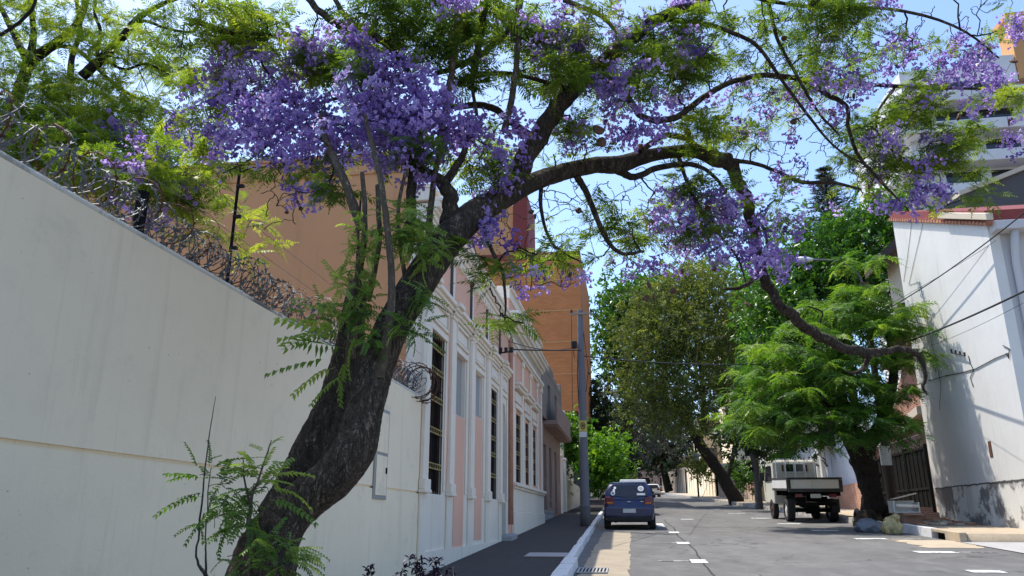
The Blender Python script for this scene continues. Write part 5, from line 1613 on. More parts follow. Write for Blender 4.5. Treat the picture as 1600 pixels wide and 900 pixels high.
LIMBS_DARK = [
    # big rising limb and its continuation
    [(800, 300, 40, 5.0), (815, 258, 46, 5.0), (842, 212, 46, 5.0), (872, 168, 42, 5.0), (906, 132, 36, 5.05), (942, 96, 30, 5.1), (975, 70, 30, 5.15), (1030, 28, 26, 5.25), (1085, 8, 20, 5.35), (1150, -25, 14, 5.5)],
    [(700, 352, 40, 4.6), (706, 318, 36, 4.6), (692, 288, 30, 4.6), (664, 266, 20, 4.55), (640, 258, 10, 4.5)],
    [(692, 290, 22, 4.6), (712, 262, 18, 4.65), (728, 230, 13, 4.7), (735, 190, 9, 4.8)],
    # curved link and the long level branch to the right
    [(905, 132, 16, 5.05), (940, 128, 16, 5.15), (972, 140, 17, 5.3), (990, 165, 16, 5.4), (1004, 182, 15, 5.5), (1030, 188, 15, 5.6), (1062, 180, 15, 5.75), (1100, 152, 14, 5.9), (1140, 130, 13, 6.1), (1190, 118, 13, 6.4), (1240, 122, 12, 6.6), (1290, 130, 10, 6.9), (1400, 134, 9, 7.4), (1500, 138, 7, 7.8), (1620, 140, 6, 8.2)],
    [(1255, 124, 12, 6.65), (1290, 146, 12, 6.8), (1322, 166, 10, 6.9), (1326, 200, 9, 6.9), (1340, 240, 8, 6.9), (1362, 268, 7, 6.95), (1392, 300, 5, 7.0), (1420, 330, 3, 7.0)],
    # right hand side twigs off the crook
    [(1140, 250, 12, 6.35), (1175, 254, 10, 6.4), (1215, 268, 9, 6.5), (1250, 284, 9, 6.55), (1300, 285, 8, 6.6), (1345, 296, 5, 6.7)],
    [(1200, 0, 10, 5.9), (1215, 60, 9, 6.0), (1240, 110, 8, 6.1), (1275, 170, 7, 6.2), (1310, 210, 5, 6.3)],
    # second lower line under the main arm
    [(962, 262, 24, 5.75), (990, 276, 16, 5.8), (1030, 262, 14, 5.9), (1075, 256, 12, 6.0), (1110, 270, 9, 6.1), (1135, 300, 7, 6.2)],
    [(1000, 236, 14, 5.8), (1035, 214, 14, 5.9), (1065, 214, 14, 6.0), (1090, 230, 14, 6.1)],
    # weeping limbs below the arm
    [(902, 276, 18, 5.45), (918, 305, 15, 5.5), (934, 345, 13, 5.5), (950, 377, 11, 5.55), (972, 396, 9, 5.6), (1006, 393, 6, 5.7)],
    [(845, 282, 11, 5.25), (846, 330, 9, 5.25), (858, 372, 7, 5.3), (880, 395, 5, 5.3), (910, 410, 3, 5.4)],
    [(1060, 245, 9, 6.05), (1080, 300, 8, 6.05), (1110, 350, 7, 6.1), (1150, 400, 5, 6.1), (1165, 440, 3, 6.1)],
    # left pointing limbs behind the blossom
    [(835, 215, 16, 5.0), (800, 192, 15, 5.0), (762, 166, 16, 4.95), (705, 166, 13, 4.9), (672, 150, 9, 4.85)],
    [(690, 146, 12, 4.8), (722, 126, 12, 4.85), (760, 116, 12, 4.9), (800, 116, 10, 5.0), (850, 128, 10, 5.0), (895, 140, 10, 5.05)],
    [(680, 116, 12, 4.75), (722, 100, 14, 4.75), (755, 83, 14, 4.75), (785, 58, 12, 4.8), (802, 28, 11, 4.85), (815, -20, 10, 4.9)],
    # upper left arm
    [(640, 375, 26, 4.45), (643, 300, 22, 4.5), (648, 230, 20, 4.55), (655, 180, 18, 4.6), (640, 120, 16, 4.6), (612, 78, 15, 4.6), (586, 56, 20, 4.6), (562, 44, 22, 4.6), (530, 40, 18, 4.55), (500, 18, 16, 4.5), (470, -15, 15, 4.45)],
    [(562, 44, 12, 4.6), (535, 18, 12, 4.6), (515, -15, 10, 4.6)],
    [(420, 55, 9, 4.6), (380, 50, 10, 4.6), (345, 47, 13, 4.6), (302, 32, 14, 4.6)],
    [(462, 162, 9, 4.7), (400, 152, 11, 4.7), (360, 152, 13, 4.7), (326, 160, 14, 4.7)],
    [(654, 190, 8, 4.6), (600, 160, 8, 4.65), (540, 152, 8, 4.7), (470, 160, 7, 4.7), (410, 100, 6, 4.65), (420, 55, 6, 4.6)],
    [(500, 165, 6, 4.7), (440, 210, 6, 4.8), (390, 250, 5, 4.8), (350, 270, 4, 4.8)],
    # little shoot on the right of the trunk
    [(748, 338, 9, 4.8), (770, 395, 9, 4.8), (785, 425, 8, 4.8), (790, 470, 6, 4.8), (789, 498, 3, 4.8)],
    [(1400, 134, 7, 7.4), (1370, 180, 6, 7.3), (1378, 220, 5, 7.2), (1430, 260, 4, 7.2)],
    [(1030, 28, 12, 5.3), (1110, 40, 10, 5.5), (1180, 70, 9, 5.7), (1225, 130, 8, 5.9), (1300, 225, 5, 6.2), (1360, 262, 3, 6.4)],
    [(1140, -10, 10, 5.6), (1260, 10, 8, 6.0), (1400, 15, 7, 6.4), (1500, 45, 6, 6.8), (1560, 90, 4, 7.0)],
]
LIMBS_DARK.append([(742, 120, 14, 4.8), (770, -100, 24, 4.4), (850, -500, 24, 3.5), (1000, -1100, 16, 2.7)])  # unseen limbs added to hold up the shading sprays overhead
LIMBS_DARK.append([(1085, 8, 16, 5.35), (1150, -150, 18, 5.0), (1250, -500, 16, 4.2), (1400, -900, 10, 3.4)])
LIMBS_PALE = [
    [(592, 590, 26, 4.0), (606, 520, 22, 3.98), (612, 440, 17, 3.98), (606, 360, 15, 4.0), (598, 300, 14, 4.02), (585, 240, 12, 4.1), (570, 180, 9, 4.2)],
    [(548, 560, 24, 4.3), (552, 470, 20, 4.2), (566, 400, 16, 4.15), (570, 330, 12, 4.15), (566, 270, 10, 4.2)],
    [(562, 350, 18, 4.16), (548, 310, 20, 4.16), (532, 270, 20, 4.18), (512, 225, 16, 4.3), (500, 180, 11, 4.4)],
    [(575, 470, 14, 4.25), (592, 380, 12, 4.25), (590, 290, 11, 4.3)],
    [(640, 470, 11, 4.3), (628, 400, 10, 4.3), (622, 330, 9, 4.35), (635, 260, 8, 4.4)],
    [(690, 205, 17, 4.5), (700, 150, 16, 4.5), (708, 90, 15, 4.5), (714, 40, 13, 4.5), (712, -20, 12, 4.5)],
    [(668, 400, 16, 4.6), (672, 330, 15, 4.6), (680, 270, 14, 4.55), (690, 205, 14, 4.5)],
    [(788, 205, 17, 4.8), (800, 150, 15, 4.8), (808, 90, 13, 4.8), (812, 20, 12, 4.8), (820, -30, 10, 4.8)],
    [(745, 180, 8, 4.8), (737, 120, 8, 4.8), (750, 50, 7, 4.8), (775, -20, 6, 4.8)],
    [(880, 0, 12, 5.0), (930, 20, 11, 5.05), (955, 40, 9, 5.1), (964, 62, 7, 5.1)],
    [(545, 500, 8, 4.1), (560, 420, 7, 4.05), (558, 360, 5, 4.0), (545, 320, 4, 4.0)],
    [(978, 66, 32, 5.15), (960, 80, 34, 5.1), (950, 90, 26, 5.08)],
]
DROOP = [
    [(1128, 250, 34, 6.32), (1144, 258, 30, 6.35), (1158, 290, 27, 6.4), (1172, 330, 25, 6.45), (1180, 380, 25, 6.5), (1190, 425, 25, 6.55), (1208, 458, 24, 6.6), (1240, 497, 23, 6.7), (1285, 528, 22, 6.85), (1335, 546, 21, 7.0), (1362, 551, 20, 7.1), (1395, 546, 15, 7.2), (1420, 546, 14, 7.25), (1438, 560, 13, 7.3), (1446, 585, 10, 7.3), (1442, 606, 7, 7.3), (1449, 617, 3, 7.3)],
    [(1358, 552, 14, 7.1), (1352, 572, 11, 7.1), (1336, 583, 7, 7.05), (1322, 580, 4, 7.0)],
    [(1190, 425, 11, 6.55), (1160, 448, 9, 6.5), (1130, 452, 5, 6.5)],
    [(1172, 332, 9, 6.45), (1195, 360, 6, 6.5), (1200, 400, 3, 6.5)],
]
V, F = limb_mesh([limb(p, 8, .13, i) for i, p in enumerate(LIMBS_DARK)], 50, .05); np_mesh("limbs", V, clean_polys(F), M['bark'], JAC, True)
V, F = limb_mesh([limb(p, 8, .10, 60 + i) for i, p in enumerate(LIMBS_PALE)], 90, .04); np_mesh("pale_shoots", V, clean_polys(F), M['bark_pale'], JAC, True)
V, F = limb_mesh([limb(p, 10, .22, 80 + i) for i, p in enumerate(DROOP)], 130, .075); np_mesh("drooping_limb", V, clean_polys(F), M['bark'], JAC, True)

# leaf clumps: px, py, rx, ry, Y, number of sprays, tint
LEAVES = [
    (330, 60, 60, 60, 4.8, 26, .75), (320, 125, 45, 45, 4.8, 18, .8), (420, 30, 70, 40, 4.6, 22, .6), (480, 110, 50, 40, 4.7, 16, .5), (540, 85, 60, 45, 4.6, 22, .45),
    (600, 25, 90, 40, 4.5, 36, .3), (665, 60, 75, 50, 4.5, 34, .22), (700, 110, 40, 35, 4.6, 12, .25), (480, 125, 45, 30, 4.6, 14, .55), (560, 130, 40, 30, 4.6, 10, .4),
    (330, 175, 40, 40, 4.8, 16, .75), (300, 215, 45, 40, 4.9, 16, .7), (380, 260, 40, 25, 4.8, 7, .6), (470, 260, 60, 25, 4.7, 10, .4), (500, 300, 45, 25, 4.5, 8, .4),
    (560, 200, 70, 60, 4.6, 10, .35), (640, 235, 50, 30, 4.6, 10, .2), (670, 245, 35, 30, 4.5, 10, .25), (770, 235, 45, 45, 4.9, 22, .6), (765, 290, 45, 30, 4.9, 20, .35),
    (820, 75, 40, 60, 5.0, 12, .5), (835, 130, 45, 30, 5.0, 14, .55), (890, 110, 60, 35, 5.0, 22, .5), (930, 60, 50, 40, 5.0, 16, .6), (960, 120, 45, 25, 5.2, 12, .5),
    (1000, 110, 60, 40, 5.3, 18, .5), (1075, 135, 60, 22, 5.6, 20, .25), (1040, 60, 50, 30, 5.4, 10, .55), (1120, 80, 40, 40, 5.6, 12, .35), (1110, 200, 60, 40, 5.9, 24, .65),
    (1150, 210, 40, 35, 6.1, 14, .6), (1060, 250, 30, 20, 6.0, 6, .4), (1170, 40, 50, 40, 5.8, 12, .5), (1250, 25, 90, 30, 6.0, 28, .4), (1330, 40, 60, 40, 6.3, 20, .4),
    (1330, 110, 50, 40, 6.6, 18, .5), (1400, 60, 50, 40, 6.6, 14, .55), (1420, 115, 60, 30, 7.2, 14, .55), (1380, 190, 70, 45, 7.2, 34, .35), (1430, 200, 60, 50, 7.2, 26, .4),
    (1460, 170, 60, 25, 7.5, 16, .5), (1370, 235, 55, 35, 7.1, 18, .4), (1420, 265, 60, 40, 7.1, 24, .55), (1480, 235, 50, 35, 7.3, 12, .5), (1545, 145, 50, 22, 7.8, 14, .65),
    (1545, 215, 45, 30, 7.8, 16, .5), (1500, 270, 40, 30, 7.4, 10, .5), (1500, 320, 35, 20, 7.4, 8, .6), (1590, 150, 30, 20, 8.0, 6, .7), (1540, 60, 30, 20, 7.0, 5, .6),
    (1260, 120, 50, 40, 6.3, 10, .5), (1280, 70, 50, 40, 6.2, 12, .5), (1210, 330, 25, 30, 6.5, 8, .4), (1195, 300, 20, 25, 6.4, 5, .45), (1160, 300, 30, 30, 6.3, 7, .4),
    (960, 350, 60, 35, 5.6, 12, .35), (1010, 375, 40, 25, 5.7, 12, .55), (905, 395, 50, 30, 5.4, 8, .4), (850, 400, 40, 25, 5.3, 8, .5), (1085, 320, 50, 30, 6.0, 8, .45),
    (1060, 380, 50, 30, 6.0, 8, .5), (1130, 370, 50, 30, 6.1, 8, .5), (760, 440, 35, 35, 4.8, 6, .45), (790, 480, 40, 30, 4.8, 5, .5), (805, 515, 30, 18, 4.8, 3, .6),
    (745, 400, 30, 30, 4.8, 5, .4), (850, 60, 60, 60, 5.0, 14, .5), (760, 40, 40, 50, 4.8, 9, .4), (1050, 300, 40, 25, 6.0, 6, .4), (700, 30, 40, 40, 4.5, 12, .3),
    (440, 70, 60, 40, 4.6, 16, .6), (360, 90, 50, 40, 4.7, 12, .7), (1000, 150, 50, 25, 5.4, 8, .45), (880, 210, 40, 25, 5.2, 6, .5), (900, 240, 40, 20, 5.3, 6, .5),
    # thin lacy leaf spread over the whole crown
    (770, 60, 130, 60, 4.9, 26, .5), (950, 60, 150, 60, 5.2, 30, .5), (1150, 90, 150, 80, 6.0, 36, .5), (1350, 110, 150, 90, 6.8, 36, .5), (1440, 220, 120, 80, 7.2, 22, .5), (900, 170, 90, 60, 5.2, 14, .5), (1000, 340, 160, 60, 5.8, 22, .5), (640, 60, 150, 50, 4.6, 20, .55), (380, 60, 120, 60, 4.7, 20, .65), (1130, 330, 110, 60, 6.2, 14, .5), (1240, 200, 90, 60, 6.4, 8, .5),
    # out of the frame, above
    (300, -60, 120, 60, 4.6, 20, .5), (600, -80, 160, 60, 4.6, 30, .4), (900, -80, 160, 60, 5.2, 30, .5), (1200, -60, 160, 50, 6.0, 30, .5), (1500, -50, 160, 50, 6.8, 20, .5), (1680, 200, 60, 120, 8.0, 16, .5),
]
rng = np.random.default_rng(21)


def cloud(rows, rng, thick=.38, clump=0, centres=None):
    N_, T_ = [], []
    for px, py, rx, ry, Y, n, tn in rows:
        c = at(px, py, Y); m = px_m(c)
        if clump:
            k = max(2, n // clump); cc = unit(k, rng) * rng.uniform(.1, .95, (k, 1)) ** .45
            v = cc[rng.integers(0, k, n)] + rng.normal(0, .27, (n, 3))
        else:
            v = unit(n, rng) * rng.uniform(.15, 1, (n, 1)) ** .45
            cc = v[:0]
        if centres is not None and len(cc):
            centres.append(c + np.outer(cc[:, 0] * rx * m, RT) + np.outer(cc[:, 1] * ry * m, UP) + np.outer(cc[:, 2] * max(thick, min(rx, ry) * m), FW))
        p = c + np.outer(v[:, 0] * rx * m, RT) + np.outer(v[:, 1] * ry * m, UP) + np.outer(v[:, 2] * max(thick, min(rx, ry) * m), FW)
        N_.append(p); T_.append(np.clip(rng.normal(tn, .17, n), 0, 1))
    return np.vstack(N_), np.concatenate(T_)


CEN = []
nodes, tints = cloud([(a, b, c, d, e, max(2, int(n * (.80 if a < 720 else .78))), m) for a, b, c, d, e, n, m in LEAVES], rng, .38, 5, CEN)
flrows = [
    (900, 100, 190, 90, 5.1, 30), (1250, 140, 190, 110, 6.4, 34), (1400, 190, 150, 100, 7.0, 22), (1100, 380, 150, 60, 6.1, 26), (380, 150, 110, 70, 4.65, 24),
    (462, 75, 35, 40, 4.5, 22), (395, 112, 55, 30, 4.6, 20), (345, 100, 25, 18, 4.7, 6), (560, 112, 40, 40, 4.45, 22), (580, 80, 22, 35, 4.45, 10), (600, 172, 70, 50, 4.4, 52), (540, 180, 90, 45, 4.4, 52), (455, 195, 75, 40, 4.45, 46),
    (385, 205, 55, 40, 4.6, 30), (350, 190, 35, 25, 4.7, 10), (590, 235, 80, 32, 4.35, 38), (500, 225, 70, 25, 4.4, 26), (650, 150, 45, 45, 4.5, 22), (690, 180, 40, 30, 4.5, 14), (740, 188, 45, 24, 4.7, 16), (715, 215, 40, 20, 4.6, 12), (790, 222, 28, 24, 4.8, 10),
    (655, 268, 25, 16, 4.4, 8), (790, 278, 22, 18, 4.85, 6), (865, 48, 32, 36, 4.9, 16), (835, 85, 25, 25, 4.95, 7), (915, 75, 38, 24, 5.0, 9), (1078, 95, 28, 24, 5.4, 14), (1062, 4, 42, 14, 5.3, 9), (950, 150, 40, 30, 5.1, 18), (990, 190, 52, 24, 5.2, 18), (1085, 160, 28, 16, 5.8, 7),
    (908, 205, 28, 26, 5.1, 8), (1430, 92, 60, 36, 6.9, 22), (1485, 112, 50, 32, 7.1, 20), (1520, 80, 30, 24, 7.1, 8), (1590, 48, 26, 22, 7.3, 9), (1520, 130, 40, 20, 7.4, 9), (1588, 222, 20, 22, 7.8, 7), (1370, 235, 24, 18, 6.8, 6), (1445, 302, 50, 26, 6.8, 18), (1420, 320, 30, 15, 6.8, 7), (1466, 205, 20, 28, 7.1, 7),
    (1302, 46, 18, 18, 6.2, 5), (1375, 4, 30, 14, 6.3, 8), (1110, 345, 60, 45, 6.0, 22), (1140, 402, 62, 28, 6.1, 20), (1205, 398, 38, 24, 6.4, 16), (1060, 372, 45, 35, 5.9, 14), (1040, 322, 45, 25, 5.9, 9), (1150, 305, 40, 30, 6.2, 10), (1220, 335, 30, 30, 6.4, 7), (1240, 285, 45, 14, 6.5, 7),
    (990, 420, 22, 16, 5.7, 5), (822, 440, 26, 20, 5.0, 5), (765, 368, 30, 22, 4.9, 9), (742, 352, 30, 14, 4.85, 4), (230, 272, 28, 14, 5.2, 5), (210, 225, 30, 16, 5.3, 4), (300, 200, 34, 16, 4.9, 5), (500, 298, 34, 15, 4.4, 5), (470, 300, 25, 16, 4.5, 3), (880, 435, 22, 14, 5.3, 3), (1000, 340, 40, 30, 5.7, 6), (320, 245, 20, 14, 4.9, 3),
    (690, 10, 40, 16, 4.4, 10), (1450, 170, 30, 15, 7.3, 4), (1300, 130, 30, 30, 6.5, 4), (1350, 160, 30, 30, 6.9, 4), (990, 60, 30, 30, 5.2, 5), (800, 60, 20, 30, 4.9, 3), (650, 200, 60, 50, 4.4, 24), (420, 160, 50, 30, 4.55, 14),
]
fn, ft = cloud([(a, b, c, d, e, int(n * (1.0 if a < 690 else 1.0)), .5) for a, b, c, d, e, n in flrows], rng, .3, 6)
# bare wiry twigs hanging round the arm
wires_ = [(1000, 90, 80, 60, 5.3, 30), (1120, 50, 80, 50, 5.7, 40), (1350, 90, 80, 60, 6.6, 40), (1430, 220, 70, 60, 7.2, 34), (1040, 280, 80, 30, 6.0, 30), (1100, 310, 70, 50, 6.1, 34), (820, 360, 50, 60, 5.2, 26), (1180, 130, 60, 50, 6.1, 30), (870, 340, 60, 70, 5.4, 46), (930, 330, 50, 60, 5.6, 40), (1000, 330, 60, 60, 5.8, 36), (1080, 350, 70, 70, 6.0, 36), (1150, 120, 60, 70, 5.9, 40), (1200, 200, 60, 70, 6.2, 44), (1270, 230, 70, 70, 6.4, 50), (1330, 280, 70, 50, 6.6, 34), (1220, 60, 70, 60, 6.0, 36), (780, 130, 50, 70, 4.9, 30), (850, 180, 40, 50, 5.0, 22), (1060, 60, 60, 50, 5.4, 22), (1320, 180, 60, 60, 6.7, 30), (1470, 60, 80, 50, 6.9, 26), (720, 240, 50, 50, 4.7, 20), (840, 420, 50, 50, 5.2, 16), (960, 420, 40, 40, 5.6, 12), (1290, 330, 60, 40, 6.6, 14), (1400, 300, 60, 40, 7.0, 18), (430, 330, 60, 40, 4.7, 14), (900, 30, 80, 40, 5.0, 20)]
wn_, _ = cloud([(a, b, c, d, e, n, .5) for a, b, c, d, e, n in wires_], rng, .5)
# unseen crown sprays added over the camera to shade wall and road
up_n = np.stack([rng.uniform(-5, 6, 240), rng.uniform(-3.5, 4.2, 240), rng.uniform(5.6, 7.8, 240)], 1)
up_n = up_n[(up_n[:, 2] - CAMZ) > 1.05 * up_n[:, 1] + .4 * np.abs(up_n[:, 0])]
nodes = np.vstack([nodes, up_n]); tints = np.concatenate([tints, np.clip(rng.normal(.45, .15, len(up_n)), 0, 1)])
V, F = grow_twigs(SK, np.vstack(CEN), rng, r_tip=.005, taper=.013, wob=.2, sag=.12, sides=5, nseg=9, r_max=.03)
np_mesh("branchlets", V, [F], M['bark_dark'], JAC)
V, F = grow_twigs(SK, np.vstack([wn_]), rng, r_tip=.0036, taper=.011, wob=.2, sag=.12, sides=4, nseg=9, r_max=.02)
np_mesh("bare_twigs", V, [F], M['twig'], JAC)
V, F = grow_twigs(SK, np.vstack([nodes, fn[::2]]), rng, r_tip=.0026, taper=.010, wob=.16, sag=.10, sides=4, nseg=7, r_max=.022)
np_mesh("twigs", V, [F], M['twig'], JAC)

Pf, Df, rf, Sf = spray_fronds(nodes, rng, 6, (.12, .24))
V, polys, idx = place(FROND, Pf, Df, rf, Sf, rng)
np_mesh("foliage", V, polys, M['leaf_jac'], JAC, tint=tint_of(len(nodes), 6, rng, extra=tints)[idx])
n = len(fn) * 2
Pb = np.repeat(fn, 2, 0) + rng.normal(size=(n, 3)) * .05
Db = rng.normal(size=(n, 3)) * [1, 1, .5] + [0, 0, .15]
V, polys, idx = place(BLOOM, Pb, Db, rng.uniform(0, 6.28, n), rng.uniform(.065, .115, n), rng)
tb = np.clip(np.repeat(rng.normal(.48, .22, len(fn)), 2) + rng.normal(0, .18, n), 0, 1)
np_mesh("blossoms", V, polys, M['flower'], JAC, tint=tb[idx])

# bright young leaves on the trunk shoots
rows = [(638, 372, 40, 30, 4.15, 16, .8), (668, 392, 30, 18, 4.2, 7, .75), (630, 340, 35, 22, 4.2, 9, .75), (575, 365, 30, 30, 4.05, 8, .8), (570, 400, 35, 25, 4.05, 8, .85), (560, 440, 30, 30, 4.05, 6, .8), (655, 470, 20, 30, 4.1, 5, .5), (640, 510, 18, 30, 4.0, 5, .45), (590, 530, 20, 25, 3.95, 4, .4), (560, 480, 25, 25, 4.05, 5, .6), (490, 475, 40, 20, 4.2, 5, .6)]
n2, t2 = cloud(rows, rng, .1)
V, F = grow_twigs(SK, n2, rng, .0016, .008, .1, .05, 4, 5, .01); np_mesh("twigs", V, [F], M['twig'], JAC)
Pf, Df, rf, Sf = spray_fronds(n2, rng, 5, (.08, .17), 1.1, 0)
V, polys, idx = place(PINN, Pf, Df, rf, Sf, rng)
np_mesh("trunk_sprouts", V, polys, M['leaf_sap'], JAC, tint=tint_of(len(n2), 5, rng, extra=t2)[idx])
# long arching leaves left of the trunk
big = [(535, 520, -1, .05, .30), (540, 545, -1, .2, .30), (530, 530, -1, .35, .26), (525, 575, -1, -.35, .22), (545, 500, -.8, .5, .26), (520, 560, -1, -.05, .30), (540, 585, -1, -.5, .2), (560, 520, -.6, -.8, .2), (545, 560, -.5, -.9, .2), (535, 515, -.9, .3, .3)]
Pz = np.array([at(a, b, 4.05) for a, b, *_ in big]); Dz = np.array([RT * c + np.array([0, 0, 1.0]) * d + FW * rng.normal() * .3 for _, _, c, d, _ in big]); Sz = np.array([s for *_, s in big]) * 1.25
V, polys, idx = place(PINN + FROND[:2], Pz, Dz, rng.normal(0, .3, len(big)), Sz, rng)
np_mesh("arching_leaves", V, polys, M['leaf_sap'], JAC, tint=np.clip(rng.normal(.68, .2, len(big)), 0, 1)[idx])

# woody seed pods
pods = [(935, 203, 26, 5.1), (940, 222, 22, 5.1), (1075, 207, 22, 5.9), (1000, 230, 18, 5.8), (380, 40, 18, 4.6), (394, 125, 16, 4.6), (368, 148, 18, 4.7), (336, 152, 18, 4.7), (1268, 158, 15, 6.5), (1300, 176, 22, 6.8), (1240, 190, 14, 6.3), (1440, 156, 24, 7.2), (1498, 183, 16, 7.4), (1580, 190, 18, 7.8), (1358, 292, 13, 6.9), (1377, 284, 14, 6.9), (1334, 150, 14, 6.9), (750, 417, 15, 4.8), (738, 445, 14, 4.8), (757, 414, 13, 4.8), (830, 331, 13, 5.2), (904, 329, 14, 5.4), (836, 338, 12, 5.2), (1094, 334, 15, 6.0), (1106, 326, 14, 6.0), (1014, 445, 15, 5.7), (1010, 466, 16, 5.7), (1052, 455, 15, 5.9), (1066, 424, 14, 5.9), (1168, 476, 14, 6.5), (1116, 420, 12, 6.1), (1584, 96, 16, 7.6), (1225, 60, 12, 6.0), (465, 316, 10, 4.6), (470, 326, 10, 4.6), (448, 332, 9, 4.6), (740, 205, 10, 4.7), (800, 148, 12, 4.9), (1022, 463, 12, 5.7), (1325, 150, 12, 6.9), (1590, 62, 12, 7.6), (890, 430, 12, 5.3)]
prng = random.Random(8)
for px, py, w, Y in pods:
    c = at(px, py, Y); r = w * .5 * px_m(c) * .78
    vs = []; fs = []
    ax = Vector((prng.uniform(-1, 1), prng.uniform(-1, 1), prng.uniform(-.4, .4))).normalized(); q = ax.to_track_quat('Z', 'Y')
    rings = ((-.34, .35), (-.28, .75), (-.1, 1.0), (.1, 1.0), (.28, .75), (.34, .35))
    for z, k in rings:
        for j in range(12):
            a = j * math.pi / 6; rr = r * k * (1 + .08 * math.sin(3 * a + px)); p = q @ Vector((rr * math.cos(a), rr * math.sin(a) * .92, z * r)); vs.append((c[0] + p.x, c[1] + p.y, c[2] + p.z))
    fs = [(i * 12 + j, i * 12 + (j + 1) % 12, i * 12 + 12 + (j + 1) % 12, i * 12 + 12 + j) for i in range(5) for j in range(12)] + [tuple(range(12))[::-1], tuple(range(60, 72))]
    mb = MB(); mb.add(vs, fs)
    k = SK.near(c, rng); mb.tube(sag(c + [0, 0, r * .6], SK.P[k], -.02, 5), .0025, 4)
    mb.build("seed_pod", M['pod'], JAC, smooth=True)


# ------------------------------------------------------------------ general tree builder
def build_tree(name, label, limbs, rows, templ, mat, bark, per, size, seed, cat="tree", thick=1.2, twig_r=(.004, .012), twig_mat='twig', group=None, tmean=.45, tsd=.22, blossom=None, spread=1.0, lift=.1, mode='frond', trunk_lump=.05, base=None, extra_twigs=None):
    g = np.random.default_rng(seed)
    P0, R0 = px_path(limbs[0], 8, .05, seed)
    b = base if base is not None else (P0[0][0], P0[0][1], P0[0][2])
    t = thing(name, label, cat, b, group)
    sk = Skeleton(); paths = []
    for i, l in enumerate(limbs):
        P, R = px_path(l, 8, .08, seed + i); sk.add(P[2:], R[2:]); paths.append((P, R, 16 if i == 0 else 9))
    V, F = limb_mesh(paths[:1], seed, trunk_lump); np_mesh("trunk", V, clean_polys(F), M[bark], t, True)
    if len(paths) > 1:
        V, F = limb_mesh(paths[1:], seed + 9, trunk_lump); np_mesh("limbs", V, clean_polys(F), M[bark], t, True)
    nd, tn = cloud([(a, b_, c, d, e, n, m) for a, b_, c, d, e, n, m in rows], g, thick)
    sub = nd if len(nd) < 500 else nd[g.permutation(len(nd))[:500]]
    if extra_twigs is not None: sub = np.vstack([sub, cloud(extra_twigs, g, thick)[0]])
    V, F = grow_twigs(sk, sub, g, twig_r[0], twig_r[1], .12, .06, 4, 5, .12); np_mesh("twigs", V, [F], M[twig_mat], t)
    n = len(nd) * per
    if mode == 'frond':
        P, D, ro, S = spray_fronds(nd, g, per, size, spread, lift)
    else:
        P = np.repeat(nd, per, 0) + g.normal(size=(n, 3)) * size[1] * .9
        D = g.normal(size=(n, 3)) + [0, 0, -.1]; ro = g.uniform(-1.2, 1.2, n); S = g.uniform(size[0], size[1], n)
    V, polys, idx = place(templ, P, D, ro, S, g)
    np_mesh("crown", V, polys, M[mat], t, tint=np.clip(tint_of(len(nd), per, g, extra=tn)[idx], 0, 1))
    if blossom:
        fb, _ = cloud([(*r, .5) for r in blossom], g, thick * .6); m = len(fb) * 2
        V, polys, idx = place(BLOOM, np.repeat(fb, 2, 0) + g.normal(size=(m, 3)) * .06, g.normal(size=(m, 3)) * [1, 1, .5], g.uniform(0, 6.28, m), g.uniform(.12, .2, m), g)
        np_mesh("blossoms", V, polys, M['flower'], t, tint=np.clip(g.normal(.5, .2, m), 0, 1)[idx])
    return t


